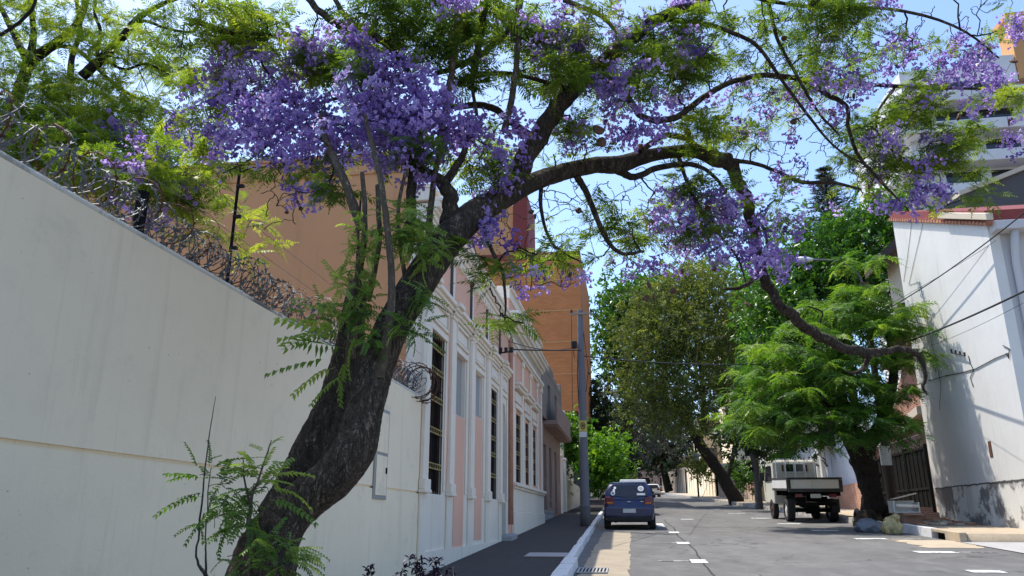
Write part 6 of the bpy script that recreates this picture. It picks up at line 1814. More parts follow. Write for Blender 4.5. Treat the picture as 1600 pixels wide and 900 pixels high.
# second jacaranda inside the yard, upper left
build_tree("jacaranda_tree", "second jacaranda growing inside the yard behind the razor wire", [
    [(-60, 330, 24.8, 7.2), (-10, 240, 21.1, 7.2), (12, 190, 19.8, 7.2), (30, 140, 18.6, 7.2), (46, 96, 17.4, 7.2)],
    [(46, 96, 16.1, 7.2), (80, 72, 14.9, 7.2), (115, 45, 12.4, 7.1), (130, 15, 11.2, 7.0), (140, -30, 8.7, 7.0)],
    [(46, 96, 12.4, 7.2), (52, 60, 9.9, 7.2), (50, 20, 8.7, 7.1), (45, -30, 6.2, 7.0)],
    [(40, 92, 11.2, 7.2), (20, 50, 9.9, 7.2), (5, 20, 8.1, 7.2), (-20, -20, 7.4, 7.2)],
    [(85, 70, 7.4, 7.2), (120, 78, 6.8, 7.2), (150, 105, 6.2, 7.2), (190, 140, 5.6, 7.2), (235, 162, 3.7, 7.3)],
    [(128, 120, 16.1, 6.6), (160, 92, 14.9, 6.6), (190, 60, 12.4, 6.6), (215, 30, 9.9, 6.6), (250, 8, 7.4, 6.6), (285, -5, 5.6, 6.6)],
    [(200, 48, 5.0, 6.6), (225, 33, 5.0, 6.6), (262, 45, 4.3, 6.6), (298, 50, 3.7, 6.6), (310, 42, 2.5, 6.6)],
    [(165, 95, 5.0, 6.6), (195, 108, 4.3, 6.6), (225, 100, 3.7, 6.6), (250, 108, 3.1, 6.6), (270, 120, 1.9, 6.6)],
    [(150, 88, 6.2, 6.8), (157, 50, 5.6, 6.8), (148, 20, 5.0, 6.8), (152, -20, 4.3, 6.8)],
    [(0, 55, 5.6, 6.0), (30, 35, 5.0, 6.0), (52, 10, 5.0, 6.0), (60, -20, 3.7, 6.0)],
    [(110, 130, 11.2, 7.6), (112, 90, 8.7, 7.6), (125, 50, 7.4, 7.6), (120, 0, 6.2, 7.6)],
    [(-10, 240, 9.9, 7.2), (50, 250, 8.7, 7.2), (100, 200, 6.2, 7.2), (150, 180, 3.7, 7.2)],
], [(30, 30, 70, 50, 6.6, 18, 0.57), (110, 30, 70, 45, 6.8, 18, 0.57), (190, 90, 70, 45, 6.8, 21, 0.57), (240, 70, 60, 40, 6.6, 13, 0.57), (230, 120, 60, 40, 6.8, 14, 0.52), (70, 150, 80, 40, 7.0, 39, 0.62), (150, 160, 70, 40, 7.0, 37, 0.57),
    (60, 200, 70, 45, 6.9, 42, 0.47), (130, 210, 80, 50, 6.8, 48, 0.45), (210, 185, 70, 40, 6.8, 31, 0.57), (190, 240, 70, 35, 6.6, 31, 0.52), (260, 200, 40, 40, 6.4, 14, 0.67), (285, 255, 40, 30, 5.8, 13, .6), (100, 255, 60, 30, 6.4, 21, 0.42), (10, 150, 50, 60, 6.8, 21, 0.52),
    (160, 30, 60, 40, 7.0, 14, 0.52), (270, 20, 40, 30, 6.6, 8, 0.57), (20, 90, 50, 40, 7.2, 14, 0.57), (350, 320, 40, 25, 6.6, 4, 0.67), (410, 385, 40, 25, 6.6, 4, 0.82), (255, 320, 50, 25, 6.3, 8, 0.57), (320, 370, 40, 20, 6.4, 4, 0.62), (90, 240, 90, 45, 6.2, 60, .4), (180, 270, 90, 40, 6.0, 56, .45), (250, 290, 60, 35, 5.9, 26, .55), (40, 200, 60, 50, 6.4, 36, .4), (-60, 100, 60, 120, 6.5, 25, 0.57), (100, -60, 160, 40, 6.8, 25, 0.57), (30, 230, 60, 30, 6.4, 18, 0.47), (290, 300, 40, 25, 6.2, 4, 0.72), (390, 350, 30, 20, 6.6, 4, 0.77)],
    FROND, 'leaf_jac', 'bark_dark', 6, (.15, .29), 31, thick=.7, twig_r=(.003, .010), blossom=[(235, 270, 30, 16, 5.9, 4), (205, 290, 20, 12, 5.8, 2), (190, 205, 30, 15, 6.4, 4), (275, 280, 20, 12, 5.9, 3), (215, 345, 20, 15, 5.6, 4)], base=(-6.4, 7.2, zg(7)))

# ------------------------------------------------------------------ saplings at the foot of the trunk
def sapling(label, stems, rows, seed, Y, base):
    g = np.random.default_rng(seed)
    t = thing("sapling", label, "sapling", base, None)
    sk = Skeleton(); pts = []
    for s in stems:
        P, R = px_path([(a, b, w, y) for a, b, w, y in s], 7, .3, seed); R = R * (.36 if seed == 1 else .7); P = np.vstack([[[P[0][0] + .02, P[0][1], zg(Y) + .1]], P]); R = np.concatenate([[R[0] * 1.05], R]); sk.add(P[1:], R[1:]); pts.append((P, R, 8))
    V, F = limb_mesh(pts, seed, .05); np_mesh("stem", V, clean_polys(F), M['bark_pale' if seed == 2 else 'bark_grey'], t, True)
    P, D, S, T = [], [], [], []
    for px, py, dx, dz, L, tn in rows:
        p = at(px, py, Y); P.append(p); D.append(RT * dx + np.array([0, 0, 1.0]) * dz + FW * g.normal() * .45); S.append(L * px_m(p)); T.append(tn)
    P = np.array(P); V, F = grow_twigs(sk, P, g, .002, .01, .05, .03, 5, 4, .01); np_mesh("twigs", V, [F], M['twig'], t)
    V, polys, idx = place(PINN, P, np.array(D), g.normal(0, .35, len(P)), np.array(S), g)
    np_mesh("leaves", V, polys, M['leaf_sap'], t, tint=np.clip(np.array(T)[idx] + g.normal(0, .04, len(idx)), 0, 1))
    return t


R_ = random.Random(5)
rows = [(318, 748, -1, .25, 66, .25), (312, 742, -1, -.05, 62, .3), (318, 775, -1, -.1, 72, .3), (320, 770, -1, .1, 45, .2), (310, 735, -.5, .9, 55, .2), (328, 735, .6, .6, 55, .25), (330, 745, .9, .5, 62, .3), (335, 740, 1, .3, 60, .3), (318, 820, -1, .05, 40, .2), (335, 825, 1, -.1, 50, .2), (326, 730, .2, .9, 40, .3), (324, 720, .5, .3, 22, .25)]
for k in range(26): rows.append((R_.uniform(322, 385), R_.uniform(745, 815), R_.uniform(-.6, 1), R_.uniform(-.5, .5), R_.uniform(36, 56), R_.uniform(.1, .45)))
sapling("dark leafed sapling with thin bare tip against the white wall", [[(322, 900, 20, 4.15), (308, 870, 9, 4.15), (314, 800, 8, 4.15), (322, 720, 6, 4.15), (330, 660, 4, 4.15), (337, 620, 2, 4.15)], [(322, 890, 10, 4.15), (322, 840, 6, 4.15), (326, 760, 5, 4.15), (330, 730, 3, 4.15)]], rows, 1, 4.15, (float(at(318, 900, 4.15)[0]), 4.15, zg(4.15) + .15))
rows = []
for k in range(10): rows.append((R_.uniform(395, 420), R_.uniform(735, 760), R_.uniform(-1, 1), R_.uniform(-.1, .7), R_.uniform(40, 66), R_.uniform(.65, .95)))
rows += [(415, 745, 1, .35, 68, .9), (418, 762, 1, .15, 74, .85), (420, 780, 1, -.1, 80, .55), (408, 735, .3, 1, 45, .9), (400, 730, -.5, .8, 45, .9), (405, 745, -.9, .3, 60, .8), (418, 700, .4, .8, 26, .8), (412, 705, -.7, .5, 24, .85), (423, 690, .8, .3, 18, .7), (418, 725, -1, .1, 26, .8), (420, 722, 1, .2, 28, .85), (378, 735, -.7, .5, 38, .8), (380, 722, .6, .5, 32, .8)]
for k in range(26): rows.append((R_.uniform(350, 410), R_.uniform(760, 830), R_.uniform(-1, .8), R_.uniform(-.7, .5), R_.uniform(36, 60), R_.uniform(.2, .6)))
sapling("bright green sapling in front of the leaning trunk base", [[(386, 905, 13, 3.62), (389, 830, 11, 3.62), (393, 780, 8, 3.62), (404, 750, 5, 3.62), (417, 710, 4, 3.62), (424, 688, 2, 3.62)], [(392, 790, 5, 3.62), (382, 750, 4, 3.62), (380, 715, 2, 3.62)]], rows, 2, 3.62, (float(at(386, 905, 3.62)[0]), 3.62, zg(3.6) + .15))
rows = []
for k in range(34): rows.append((R_.uniform(400, 465), R_.uniform(835, 900), R_.uniform(-.8, 1), R_.uniform(-.4, .7), R_.uniform(34, 52), R_.uniform(.25, .8)))
for k in range(12): rows.append((R_.uniform(445, 470), R_.uniform(850, 890), 1, R_.uniform(-.25, .35), R_.uniform(40, 52), R_.uniform(.6, .95)))
for k in range(10): rows.append((R_.uniform(345, 400), R_.uniform(850, 900), R_.uniform(-1, 0), R_.uniform(-.3, .5), R_.uniform(26, 40), R_.uniform(.2, .5)))
sapling("low bushy shoots at the very foot of the jacaranda", [[(430, 930, 12, 3.5), (436, 880, 8, 3.5), (448, 850, 4, 3.5), (452, 832, 2, 3.5)]], rows, 3, 3.5, (float(at(430, 930, 3.5)[0]), 3.5, zg(3.5) + .15))

# dark purple-leaved plants by the wall foot
def dark_plant(px, py, w, n, Y, label, seed):
    g = np.random.default_rng(seed)
    top = at(px, py, Y); b = np.array([top[0], Y, zg(Y) + .15]); h = top[2] - b[2]
    t = thing("dark_plant", label, "plant", b, "purple-leaved plants")
    m = px_m(top)
    sk = Skeleton(); sk.add(np.array([b + [0, 0, .05]]), np.array([.01]))
    P = np.stack([b[0] + g.uniform(-w / 2, w / 2, n) * m, Y + g.normal(0, .12, n), b[2] + h * g.uniform(.55, 1.0, n)], 1)
    V, F = grow_twigs(sk, P, g, .004, .006, .05, -.1, 4, 5, .008); np_mesh("stems", V, [F], M['leaf_purple'], t)
    k = 7; D = g.normal(size=(n * k, 3)) + [0, 0, .5]
    V, polys, idx = place([leaf_template(.3, .3)], np.repeat(P, k, 0) - np.outer(g.uniform(0, .1, n * k), [0, 0, 1]), D, g.uniform(-1, 1, n * k), g.uniform(.05, .1, n * k), g)
    np_mesh("leaves", V, polys, M['leaf_purple'], t, tint=g.uniform(0, 1, n * k)[idx])
dark_plant(655, 868, 62, 26, 8.2, "wide clump of dark purple leaves at the pavement's inner edge", 4)
dark_plant(692, 884, 30, 12, 8.6, "smaller dark purple plant right of the wide clump", 5)
dark_plant(573, 884, 18, 6, 7.8, "single thin dark purple plant against the white wall foot", 6)

# ------------------------------------------------------------------ trees along the street
# thick-trunked feathery tree by the gate
gy = 30.0; gb = np.array([at(1366, 818, 30.0)[0], 30.0, zg(30) + .21])
FT = build_tree("feathery_tree", "thick dark trunk tree with feathery light green leaves by the gate", [
    [(1370, 826, 66, gy), (1367, 808, 46, gy), (1360, 770, 33, gy), (1352, 730, 33, gy), (1342, 700, 33, gy), (1328, 670, 28, gy)],
    [(1345, 712, 26, gy), (1372, 670, 21, gy), (1392, 620, 16, gy - .3), (1395, 560, 11, gy - .5), (1380, 500, 7, gy)],
    [(1330, 675, 24, gy), (1300, 640, 18, gy - .5), (1262, 610, 14, gy - 1), (1215, 600, 9, gy - 1), (1175, 640, 6, gy - 1)],
    [(1330, 668, 19, gy), (1310, 600, 16, gy), (1300, 530, 12, gy), (1310, 460, 7, gy)],
    [(1300, 545, 7, gy), (1265, 510, 6, gy), (1225, 520, 4, gy)],
    [(1262, 610, 7, gy), (1225, 650, 6, gy), (1180, 675, 3, gy)],
    [(1270, 520, 4, gy - 2), (1285, 490, 3, gy - 2), (1262, 478, 2, gy - 2)],
], [(1300, 480, 50, 14, 29.5, 26, .5), (1350, 455, 45, 14, 29.5, 22, .6), (1395, 480, 35, 16, 29.0, 19, .65), (1410, 515, 32, 14, 29.0, 19, .6), (1360, 510, 50, 14, 29.0, 29, .45), (1400, 560, 40, 14, 29.0, 22, .55), (1330, 545, 60, 14, 29.0, 33, .5), (1265, 515, 50, 14, 29.0, 26, .55), (1215, 545, 45, 14, 29.0, 22, .6), (1260, 560, 60, 14, 28.5, 33, .45), (1190, 585, 45, 14, 28.5, 26, .55), (1240, 600, 60, 14, 28.0, 33, .5),
    (1310, 590, 60, 14, 28.0, 33, .4), (1175, 625, 45, 13, 28.5, 22, .6), (1230, 640, 55, 13, 28.0, 29, .45), (1300, 635, 60, 14, 28.0, 33, .35), (1385, 605, 40, 14, 28.5, 22, .4), (1375, 645, 45, 14, 28.0, 22, .35), (1160, 658, 38, 10, 28.5, 19, .6), (1215, 668, 50, 10, 28.0, 22, .45), (1290, 672, 50, 10, 28.0, 22, .35), (1355, 676, 36, 10, 28.0, 16, .35), (1200, 690, 30, 8, 28.5, 8, .4), (1425, 560, 18, 24, 28.5, 9, .75), (1345, 410, 40, 14, 30.5, 14, .5), (1400, 660, 30, 14, 28.0, 12, .45), (1275, 694, 22, 7, 28.0, 5, .6), (1320, 500, 60, 20, 30.5, 26, .35), (1260, 620, 70, 40, 30.5, 43, .3), (1340, 620, 60, 40, 30.5, 39, .28)],
    FROND_FLAM, 'leaf_flam', 'bark_dark', 7, (.42, .76), 41, thick=2.1, twig_r=(.006, .010), spread=.5, lift=-.14, base=(float(gb[0]), float(gb[1]), float(gb[2])), trunk_lump=.13)

# large broadleaf mass behind it
build_tree("broadleaf_tree", "large bright green broadleaf tree rising behind the street lamp", [
    [(1300, 700, 40, 46), (1298, 600, 34, 46), (1310, 500, 28, 46), (1320, 420, 20, 46)],
    [(1305, 540, 18, 46), (1250, 470, 14, 46), (1220, 420, 9, 46)], [(1310, 480, 18, 46), (1370, 420, 14, 46), (1400, 370, 9, 46)],
], [(1370, 345, 40, 30, 46, 46, .55), (1335, 370, 45, 35, 46, 60, .5), (1400, 380, 40, 40, 47, 50, .45), (1290, 385, 45, 35, 46, 60, .5), (1250, 415, 45, 40, 46, 60, .5), (1310, 430, 70, 50, 45, 110, .45), (1380, 440, 50, 50, 46, 70, .4), (1240, 470, 60, 45, 45, 80, .5), (1200, 500, 45, 45, 46, 60, .6), (1300, 500, 80, 50, 46, 90, .4), (1215, 560, 60, 50, 46, 70, .45), (1400, 330, 25, 18, 47, 20, .6), (1195, 440, 30, 30, 47, 24, .55), (1300, 580, 80, 60, 47, 60, .35)],
    TUFT, 'leaf_broad', 'bark_dark', 5, (.42, .75), 51, thick=2.6, twig_r=(.012, .014), mode='tuft', base=(float(at(1300, 790, 46)[0]), 46, zg(46)))

# olive tree leaning from the right kerb
lb = on_road(1150, 785, .15)
LY = float(lb[1])
build_tree("olive_tree", "leaning dark trunk tree with dull olive crown over the street", [
    [(1152, 788, 24, LY), (1138, 760, 20, LY), (1116, 725, 18, LY), (1092, 692, 16, LY - .5), (1075, 660, 13, LY - 1), (1060, 625, 10, LY - 1.5)],
    [(1092, 692, 11, LY - .5), (1100, 640, 8, LY - 1), (1095, 580, 6, LY - 1), (1085, 520, 5, LY - 1)], [(1075, 660, 9, LY - 1), (1030, 610, 7, LY - 2), (1000, 570, 4, LY - 2)],
    [(1135, 755, 8, LY), (1150, 690, 7, LY), (1155, 630, 5, LY), (1140, 570, 3, LY)], [(1085, 520, 5, LY - 1), (1075, 470, 4, LY - 1), (1050, 440, 3, LY - 1)],
], [(1040, 480, 60, 40, 56, 126, .45), (1090, 460, 60, 40, 57, 126, .5), (1140, 500, 40, 45, 58, 82, .4), (1010, 530, 60, 45, 55, 118, .45), (1080, 530, 70, 45, 55, 154, .45), (1140, 570, 40, 45, 58, 79, .35), (1010, 590, 55, 40, 55, 79, .4), (1070, 600, 55, 40, 55, 75, .4), (1120, 620, 45, 35, 57, 61, .4), (1060, 655, 50, 25, 56, 46, .4), (1090, 425, 40, 20, 57, 46, .5), (1110, 660, 30, 25, 57, 21, .5), (1000, 640, 40, 30, 56, 43, .35)],
    TUFT_FINE, 'leaf_olive', 'bark_dark', 5, (.35, .7), 61, thick=3.0, twig_r=(.012, .012), twig_mat='twig_grey', mode='tuft', base=(float(lb[0]), LY, zg(LY) + .15), extra_twigs=[(1080, 540, 80, 80, 54, 120, .5)])

# bright round tree behind it on the left
build_tree("round_tree", "dense bright green tree behind the olive crown and beside the sky gap", [
    [(985, 740, 16, 78), (984, 680, 13, 78), (980, 600, 11, 78), (985, 520, 8, 78)], [(982, 600, 8, 78), (955, 540, 6, 78), (950, 490, 4, 78)],
], [(985, 470, 45, 28, 78, 60, .55), (960, 500, 32, 30, 78, 50, .5), (1010, 455, 45, 25, 80, 50, .55), (960, 540, 28, 35, 78, 44, .4), (1010, 510, 50, 40, 80, 60, .45), (975, 580, 30, 30, 78, 34, .35), (1060, 450, 50, 25, 82, 40, .5), (1130, 440, 40, 25, 82, 30, .55), (1190, 455, 40, 40, 80, 40, .65), (1175, 510, 35, 40, 80, 36, .6), (1080, 520, 80, 55, 84, 90, .5), (1140, 570, 55, 50, 84, 60, .45), (1040, 580, 60, 50, 84, 60, .4)],
    TUFT, 'leaf_broad', 'bark_dark', 5, (.7, 1.1), 71, thick=3.0, twig_r=(.015, .012), mode='tuft', base=(float(at(985, 760, 78)[0]), 78, zg(78)))

# greyish lilac tree hanging over the far street
build_tree("grey_tree", "greyish lilac tree arching over the far end of the street", [
    [(922, 765, 10, 88), (925, 720, 9, 88), (932, 670, 8, 88), (950, 640, 6, 88)], [(932, 670, 7, 88), (980, 650, 6, 86), (1030, 650, 4, 85)],
], [(975, 645, 45, 25, 85, 60, .55), (1020, 640, 45, 30, 84, 60, .6), (960, 680, 40, 28, 86, 50, .4), (1010, 685, 45, 25, 85, 50, .45), (1045, 620, 40, 30, 84, 40, .7), (935, 600, 20, 35, 90, 24, .6), (1060, 680, 35, 22, 86, 30, .4), (1000, 605, 40, 25, 86, 36, .55)],
    TUFT_FINE, 'leaf_grey', 'bark_grey', 4, (.5, .9), 81, thick=3.0, twig_r=(.015, .012), twig_mat='twig_grey', mode='tuft', base=(float(at(922, 770, 88)[0]), 88, zg(88)))
# dark shade trees closing the street
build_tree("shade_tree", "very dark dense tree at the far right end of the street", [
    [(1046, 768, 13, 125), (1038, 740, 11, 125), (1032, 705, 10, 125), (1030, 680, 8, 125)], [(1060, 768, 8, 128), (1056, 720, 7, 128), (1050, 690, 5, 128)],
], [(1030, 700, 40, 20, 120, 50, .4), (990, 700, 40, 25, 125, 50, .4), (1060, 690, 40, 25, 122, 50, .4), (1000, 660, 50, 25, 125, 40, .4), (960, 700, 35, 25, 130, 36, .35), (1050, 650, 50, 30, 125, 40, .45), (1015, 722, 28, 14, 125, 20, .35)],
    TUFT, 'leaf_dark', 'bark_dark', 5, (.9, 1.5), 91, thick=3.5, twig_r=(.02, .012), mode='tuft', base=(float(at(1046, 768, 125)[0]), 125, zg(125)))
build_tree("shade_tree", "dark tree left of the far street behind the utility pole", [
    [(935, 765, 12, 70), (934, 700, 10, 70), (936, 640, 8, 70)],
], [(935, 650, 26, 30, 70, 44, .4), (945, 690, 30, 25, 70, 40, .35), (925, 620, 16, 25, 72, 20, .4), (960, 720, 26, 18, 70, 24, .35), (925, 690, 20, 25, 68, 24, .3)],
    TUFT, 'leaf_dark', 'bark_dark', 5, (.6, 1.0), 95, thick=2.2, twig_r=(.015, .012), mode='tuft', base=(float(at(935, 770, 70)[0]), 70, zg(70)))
# bright small tree by the utility pole, left
build_tree("street_tree", "small bright green tree on the left pavement behind the utility pole", [
    [(932, 775, 8, 44), (932, 750, 7, 44), (930, 725, 6, 44), (925, 700, 5, 44)], [(930, 728, 5, 44), (950, 710, 4, 43), (962, 700, 3, 43)], [(926, 715, 5, 44), (900, 690, 4, 44), (885, 670, 3, 44)],
], [(950, 705, 28, 18, 43, 60, .6), (935, 725, 30, 22, 43, 60, .5), (960, 730, 20, 18, 43, 36, .45), (918, 700, 25, 20, 44, 44, .45), (888, 672, 14, 14, 44, 26, .6), (895, 700, 22, 20, 44.5, 40, .2), (888, 720, 16, 16, 44.5, 26, .12), (940, 750, 26, 12, 43.5, 30, .35), (905, 680, 20, 12, 44, 20, .4)],
    TUFT, 'leaf_bright', 'bark_dark', 5, (.3, .5), 101, thick=1.2, twig_r=(.008, .012), mode='tuft', base=(float(at(932, 778, 44)[0]), 44, zg(44) + .15))
# pale straight trunk tree in front of the stained wall
pb = on_road(1185, 794, .15); PY = float(pb[1])
build_tree("pale_trunk_tree", "slim pale grey trunk tree beside the long stained white wall", [
    [(1187, 796, 13, PY), (1184, 760, 11, PY), (1179, 720, 11, PY), (1176, 690, 12, PY), (1172, 660, 9, PY)], [(1178, 700, 8, PY), (1195, 670, 6, PY), (1205, 640, 4, PY)], [(1176, 690, 7, PY), (1155, 665, 5, PY), (1145, 640, 4, PY)],
], [(1180, 665, 40, 25, PY, 36, .35), (1210, 690, 40, 22, PY, 36, .3), (1150, 680, 30, 25, PY, 26, .35), (1200, 645, 40, 25, PY, 26, .35), (1225, 710, 22, 12, PY, 12, .3)],
    TUFT, 'leaf_dark', 'bark_grey', 5, (.4, .7), 111, thick=1.5, twig_r=(.01, .012), mode='tuft', base=(float(pb[0]), PY, zg(PY) + .15))

# bush over the low sandy wall
def bush(label, rows, mat, seed, size, base, templ=TUFT, thick=.8):
    g = np.random.default_rng(seed)
    t = thing("bush", label, "bush", base)
    nd, tn = cloud(rows, g, thick); per = 5; n = len(nd) * per
    sk = Skeleton(); sk.add(np.array([base]), np.array([.05]))
    V, F = grow_twigs(sk, nd[:80], g, .006, .01, .1, .05, 4, 4, .05); np_mesh("stems", V, [F], M['twig'], t)
    V, polys, idx = place(templ, np.repeat(nd, per, 0) + g.normal(size=(n, 3)) * size[1] * .7, g.normal(size=(n, 3)), g.uniform(-1, 1, n), g.uniform(*size, n), g)
    np_mesh("leaves", V, polys, M[mat], t, tint=tint_of(len(nd), per, g, extra=tn)[idx])
b = at(1165, 770, 63)
bush("green bush above the low sandy wall on the right", [(1165, 745, 22, 12, 63, 30, .5), (1150, 735, 18, 14, 64, 20, .35), (1185, 742, 16, 12, 62, 14, .4)], 'leaf_broad', 121, (.35, .6), (float(b[0]), 63, zg(63)))
b = at(1095, 770, 84)
bush("yellowish bush hanging over the poster wall far right", [(1092, 725, 16, 12, 84, 24, .8), (1100, 738, 12, 10, 83, 14, .7)], 'leaf_olive', 122, (.5, .8), (float(b[0]), 84, zg(84)))

# Norfolk pine
NY = 75.0
c0 = at(1288, 268, NY); trx = float(c0[0])
zt0, zt1 = float(at(1290, 262, NY)[2]), float(at(1290, 350, NY)[2])
t = thing("norfolk_pine", "tiered dark pine poking above the broadleaf tree against the sky", "pine tree", (trx, NY, zg(NY)))
mb = MB(); mb.tube([(trx, NY, zg(NY)), (trx, NY, 18), (trx, NY, zt0)], [.5, .35, .04], 10); mb.build("trunk", M['bark_dark'], t, smooth=True)
g = np.random.default_rng(5); PP, DD, SS = [], [], []; TW = []
z = zt0 - .25; k = 0
while z > zt0 - 13:
    L = min(3.4, .4 + (zt0 - z) * .42) * g.uniform(.88, 1.1)
    nb = 7
    for j in range(nb):
        a = 2 * np.pi * (j + .5 * (k % 2)) / nb + g.normal(0, .12)
        tt = np.linspace(0, 1, 6); Q = np.stack([trx + np.cos(a) * L * tt, NY + np.sin(a) * L * tt, z + L * (.10 * tt - .28 * tt ** 2 + .16 * tt ** 3)], 1); TW.append(Q)
        for q in np.linspace(.12, 1, int(6 + L * 4)):
            p = np.array([np.interp(q, tt, Q[:, i]) for i in range(3)])
            for s in (-1, 1):
                PP.append(p); DD.append([np.cos(a) * .8 - s * np.sin(a), np.sin(a) * .8 + s * np.cos(a), .25 + g.normal(0, .15)]); SS.append(g.uniform(.45, .75) * (1.15 - .4 * q))
    z -= .72 * g.uniform(.9, 1.12); k += 1
V, F = wire_mesh(TW, .05, False); np_mesh("branches", V, [F], M['bark_dark'], t)
NEED = [frond_template(6, .22, .16, .05 + .05 * i, 60 + i, -.3) for i in range(3)]
V, polys, idx = place(NEED, np.array(PP), np.array(DD), g.normal(0, .8, len(PP)), np.array(SS), g)
np_mesh("crown", V, polys, M['leaf_pine'], t, tint=g.uniform(0, 1, len(PP))[idx])

# ================================================================== SMALL THINGS ON THE RIGHT PAVEMENT
def lumpy(c, r, seed, sq=(1, 1, 1), nlat=22, nlon=34, amp=.15):
    g = np.random.default_rng(seed); V = []; ph = g.uniform(0, 6.28, (6, 2))
    for i in range(nlat + 1):
        th = math.pi * i / nlat
        for j in range(nlon):
            f = 2 * math.pi * j / nlon
            d = 1 + amp * (math.sin(3 * f + ph[0, 0]) * math.sin(2 * th + ph[0, 1]) + .7 * math.sin(5 * f + 4 * th + ph[1, 0]) + .5 * math.sin(9 * f - 5 * th + ph[2, 0]) * math.sin(th)) + amp * .35 * math.sin(17 * f + 3 * th + ph[3, 0]) * math.sin(th) + amp * .3 * math.sin(13 * th + 7 * f + ph[4, 0]) + amp * .18 * g.standard_normal()
            V.append((c[0] + r * d * sq[0] * math.sin(th) * math.cos(f), c[1] + r * d * sq[1] * math.sin(th) * math.sin(f), c[2] + max(-r * sq[2] * .55, r * d * sq[2] * math.cos(th))))
    F = [[i * nlon + j, (i + 1) * nlon + j, (i + 1) * nlon + (j + 1) % nlon, i * nlon + (j + 1) % nlon] for i in range(nlat) for j in range(nlon)]
    return np.array(V), np.array(F)


def plastic(name, col, trans=.3):
    m, nt, b, out = new_mat(name); N = NT(nt)
    f = N.noise(N.coord(), 7, 5); c = N.ramp(f, [(.3, tuple(x * .7 for x in col)), (.7, col)])
    N.l(c, b.inputs["Base Color"]); b.inputs["Roughness"].default_value = .35
    t = N.n("ShaderNodeBsdfTranslucent"); N.l(c, t.inputs[0]); mx = N.n("ShaderNodeMixShader"); mx.inputs[0].default_value = trans
    N.l(b.outputs[0], mx.inputs[1]); N.l(t.outputs[0], mx.inputs[2]); N.l(mx.outputs[0], out.inputs[0])
    return m


M['bag_yellow'] = plastic("yellow_plastic", (.52, .43, .20))
M['bag_blue'] = plastic("grey_blue_plastic", (.24, .255, .28))
bg_ = on_road(1400, 836)
p = np.array([7.7, 25.75, zg(25.75)])
t = thing("rubbish_bag", "yellow plastic rubbish bag slumped against the right kerb", "rubbish bag", p)
V, F = lumpy(p + [0, 0, .17], .29, 3, (.92, .8, 1.05)); np_mesh("sack", V, [F], M['bag_yellow'], t, True)
V, F = lumpy(p + [.16, .0, .47], .12, 5, (1, .8, 1.0), 8, 12, .25); np_mesh("knot", V, [F], M['bag_yellow'], t, True)
p = np.array([7.32, 26.8, zg(26.8)])
t = thing("rubbish_bag", "grey blue plastic bag lying flat by the thick tree foot", "rubbish bag", p)
V, F = lumpy(p + [0, 0, .13], .28, 9, (1.5, .8, .85)); np_mesh("sack", V, [F], M['bag_blue'], t, True)

# broken white drawer unit, card box and scraps
p = np.array([kr(28) + .72, 28.3, zg(28.3) + .21])
t = thing("broken_cabinet", "broken white cabinet tipped over on the rubbish pile", "cabinet", p)
mb = MB(); x, y, z = p
mb.box(x - .42, x + .40, y - .28, y + .28, z + .32, z + .36); mb.box(x - .42, x + .40, y + .22, y + .28, z + .36, z + .72); mb.box(x - .42, x - .37, y - .28, y + .215, z + .36, z + .70); mb.box(x + .35, x + .40, y - .28, y + .215, z + .36, z + .66)
mb.build("carcass", M['dirty_white'], t, bevel=.01)
mb = MB(); mb.hexa([(x - .36, y - .26, z + .75), (x + .36, y - .26, z + .92), (x + .36, y + .2, z + .9), (x - .36, y + .2, z + .74), (x - .36, y - .26, z + .79), (x + .36, y - .26, z + .97), (x + .36, y + .2, z + .95), (x - .36, y + .2, z + .78)]); mb.build("loose_board", M['cream'], t, bevel=.01)
mb = MB(); mb.tube([(x - .35, y - .3, z + .55), (x + .33, y - .3, z + .52)], .06, 10); mb.build("roller", M['white_trim'], t, smooth=True)
mb = MB(); mb.box(x - .36, x + .1, y - .22, y + .2, z, z + .315); mb.build("inner_box", M['old_grey'], t, bevel=.02)
p = np.array([kr(27) + .52, 27.3, zg(27.3) + .21]); x, y, z = p
t = thing("card_box", "brown cardboard box under the broken white cabinet", "box", p)
mb = MB(); mb.box(x - .28, x + .28, y - .22, y + .22, z + .002, z + .34); mb.build("carton", plain("cardboard", (.22, .13, .085), .9), t, bevel=.01)
mb = MB(); mb.hexa([(x - .28, y - .225, z + .345), (x + .28, y - .225, z + .345), (x + .3, y - .4, z + .28), (x - .3, y - .4, z + .28), (x - .28, y - .225, z + .355), (x + .28, y - .225, z + .355), (x + .3, y - .4, z + .29), (x - .3, y - .4, z + .29)]); mb.build("flap", plain("cardboard_flap", (.25, .15, .1), .9), t)
g = random.Random(12)
mb = MB()
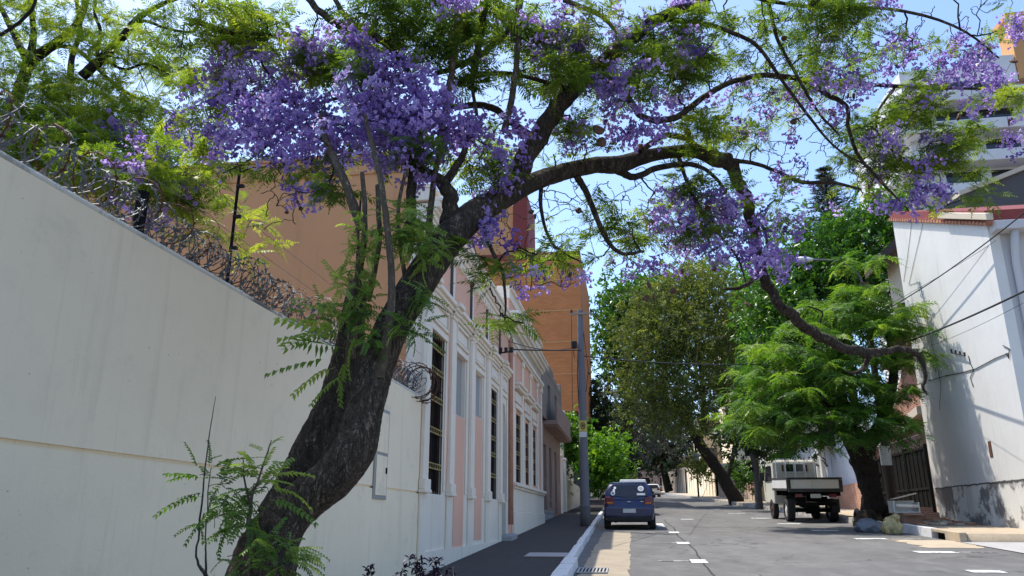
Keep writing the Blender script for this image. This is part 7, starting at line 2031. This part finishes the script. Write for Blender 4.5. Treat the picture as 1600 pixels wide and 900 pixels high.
for k in range(150):
    mb.cur = k % 3
    x = kr(29) + g.uniform(.5, 2.5); y = g.uniform(27.0, 31); z = zg(y) + .212; s = g.uniform(.04, .16); a = g.uniform(0, 3.14); c, q = math.cos(a) * s, math.sin(a) * s
    h = g.uniform(.01, .07)
    mb.hexa([(x - c, y - q, z), (x + q, y - c, z), (x + c, y + q, z), (x - q, y + c, z), (x - c, y - q, z + h), (x + q, y - c, z + h), (x + c, y + q, z + h * g.uniform(.4, 1.6)), (x - q, y + c, z + h)])
tag(mb.build("debris", [M['cream'], M['old_brown'], M['brick_low']]), "scattered scraps and rubble on the pavement by the iron gate", "rubble", None, 'stuff')
# stack of planks leaning at the gate foot
for k in range(3):
    y = 29.6 + k * .22; x = XR - .55 - .12 * k; z = zg(y) + .212
    t = tag(None or MB().__class__ and (lambda mb: (mb.box(x - .35, x + .3, y - .08, y + .08, z + .002 + .0, z + .12 + .16 * k), mb.build("timber_block", M['brick_low'], None, bevel=.01))[1])(MB()),
            ["lowest worn block at the foot of the iron gate", "middle worn block at the foot of the iron gate", "tallest worn block at the foot of the iron gate"][k], "block", "worn blocks by the gate")
# old tyre lying by the tree foot, kerb side
p = np.array([kr(30) - .3, 30.2, zg(30.2)])
t = thing("tyre_casing", "old dark tyre leaning on the kerb beside the thick tree", "tyre", p)
n = 26; vs = []; fs = []
for i in range(n):
    a = 2 * math.pi * i / n
    for j in range(8):
        b = 2 * math.pi * j / 8; r = .24 + .075 * math.cos(b); vs.append((p[0] + .07 * math.sin(b) + .25 * (r * math.sin(a) + .3) * .3, p[1] + r * math.cos(a), p[2] + .315 + r * math.sin(a)))
for i in range(n):
    for j in range(8): fs.append((i * 8 + j, i * 8 + (j + 1) % 8, ((i + 1) % n) * 8 + (j + 1) % 8, ((i + 1) % n) * 8 + j))
mb = MB(); mb.add(vs, fs); mb.build("tread", M['black_rubber'], t, smooth=True)

sheet("shaded_ground_patch", ragged(kr(29) + .35, XR - .05, 26.6, 31.2, .18, .3, 21), .2135, M['soil'])  # soil-coloured sheet darkens the pavement to paint its shade
